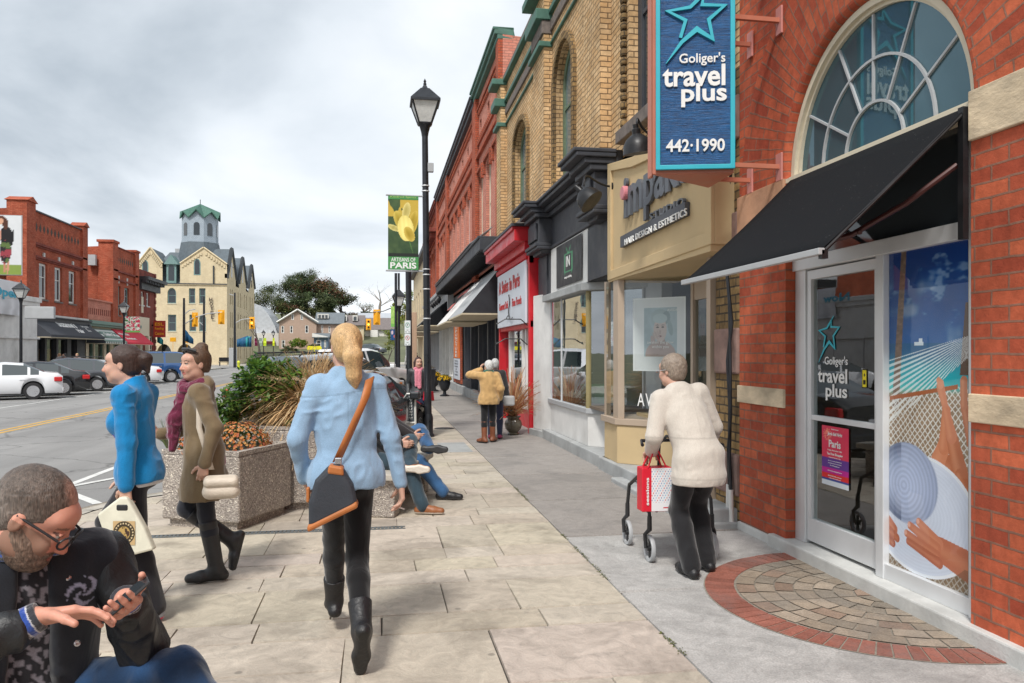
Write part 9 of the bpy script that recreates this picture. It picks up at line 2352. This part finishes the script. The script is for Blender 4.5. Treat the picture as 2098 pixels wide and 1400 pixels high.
topw(J,jk,g=.034,hem=.10,loose=.01,slv_g=.0,sleeve=.05,h=.006,fold=(.010,12),name='jacket',m='cloth',extra=lambda sd:[sd.el(J['che']+v3(0,.20,.12-.17*t),v3(.036+.016*t,.17,.16),.02,None,True)for t in(0,1,2)]and[sd.rc(J['nek']+v3(-.07,-.05,.0),J['nek']+v3(.07,-.05,.0),.05,.05,.03)])
cf=lambda w,e:(lambda V:np.where((np.abs(((V-w)@unit(e-w))-.022)<.007)[:,None]|(np.abs(((V-w)@unit(e-w))-.048)<.007)[:,None],np.array((.02,.06,.28)),np.where((np.abs(((V-w)@unit(e-w))-.022)<.010)[:,None]|(np.abs(((V-w)@unit(e-w))-.048)<.010)[:,None],np.array((.5,.5,.52)),np.array((.03,.032,.04)))))
for q_ in 'LR':
 S0,E0,W0=J['s'+q_],J['e'+q_],J['w'+q_];u=unit(W0-E0);w1=W0-u*.055
 sd=Sdf();sd.rc(S0,E0,.074,.058,.03).rc(E0,w1,.058,.047,.03);part('sleeve',sd,.005,'leather',(.012,.013,.015),o,(.020,17),1)
 sd=Sdf();sd.rc(w1-u*.01,W0+u*.012,.043,.036,.01);sd.cut(u,W0+u*.012);part('cuff',sd,.0035,'knit',cf(W0+u*.01,E0),o,None,0)
sd=Sdf();n_=J['nek']
for k in range(8):a0,a1=2.4+k*.62,2.4+(k+1)*.62;sd.rc(n_+v3(.082*math.sin(a0),.03+.085*math.cos(a0),.02),n_+v3(.082*math.sin(a1),.03+.085*math.cos(a1),.02),.022,.022,.01)
part('collar',sd,.0035,'knit',lambda V:np.where((np.sin((V[:,2]-n_[2])*420)>.3)[:,None],np.array((.03,.08,.30)),np.array((.05,.055,.07))),o,None,0)
for k,(x,y,z)in enumerate(((-.085,.215,.95),(-.095,.24,.86),(-.10,.245,.77))):q=MB(Matrix.Translation(wloc(J,(x,y,z)))@Matrix.Rotation(R(-144),4,'Z')@Matrix.Rotation(R(-80),4,'X'));q.lathe([(.009,0),(.009,.003),(.005,.004),(0,.003)],n=12);q.build('snap_button','steel',o)
pants(J,lambda V:np.array((.010,.034,.085))[None]*(.45+1.3*vnoise(V[:,0]*16,V[:,1]*16,V[:,2]*16)**1.3)[:,None],g=.008,h=.006,fold=(.010,20),name='jeans');shoes(J,(.03,.03,.03),h=.008)
d_=unit(v3(.25,1,0));n_=v3(.60,-.15,.78);n_=unit(n_-(n_@d_)*d_);l_=np.cross(n_,d_);c=J['wL']+d_*.115+n_*.030+l_*.012
ph=J['o'].matrix_basis@Matrix(((*[float(a[0])for a in(d_,l_,n_,c)],),(*[float(a[1])for a in(d_,l_,n_,c)],),(*[float(a[2])for a in(d_,l_,n_,c)],),(0,0,0,1)))
q=MB(ph);q.box(-.036,.036,-.07,.07,-.004,.004);po=q.build('phone','black_plastic',None,bevel=.004);tag(po,'black smartphone held in both hands of the seated man','phone');q=MB(ph);q.box(-.032,.032,-.06,.06,.0042,.005);q.build('screen','dark_glass',po)
bs=thing('bench',(-1.2,2.6,0),'concrete bench under the seated man with the phone','bench','concrete benches');q=MB();q.box(-2.2,-1.0,2.35,2.95,.30,.40);q.build('seat','kerb_concrete',bs,bevel=.02)
for x in(-2.1,-1.35):q=MB();q.box(x,x+.25,2.4,2.9,0,.3);q.build('block','exposed_aggregate',bs,bevel=.02)
# --- small figures far off
for k,(px,py0,Y,c_,lab)in enumerate(((122,735,45.5,(.3,.16,.08),'far passer-by with light brown hair behind the black saloon'),(133,733,46,(.03,.03,.03),'far dark-haired passer-by behind the dark estate car'),(158,736,47,(.5,.33,.15),'far blonde passer-by near the dark shop door'))):
 X=-17.9;y=YX(px,X);o,J=person(lab,(X,y,-.13),R(60+60*k),.97,hands=(None,None),fine=.016);hair(J,None,c_,None,.016);topw(J,((.2,.2,.22),(.03,.03,.04),(.25,.2,.2))[k],h=.02,hem=.12);pants(J,(.03,.03,.04),h=.02)
for k,(px,Y,c_,lab)in enumerate(((845,39,(.04,.04,.05),'far pedestrian in dark clothes beyond the white parking sign'),(836,52,(.4,.4,.4),'far pedestrian in a pale top down the pavement'),(853,60,(.03,.04,.1),'farthest pedestrian down the right-hand pavement'))):
 p=WY(px,722,Y);o,J=person(lab,(p[0],Y,0),R(30*k),.93,hands=(None,None),fine=.016);hair(J,None,(.05,.03,.02),None,.016);topw(J,c_,h=.02,hem=.12);pants(J,(.02,.02,.03),h=.02)
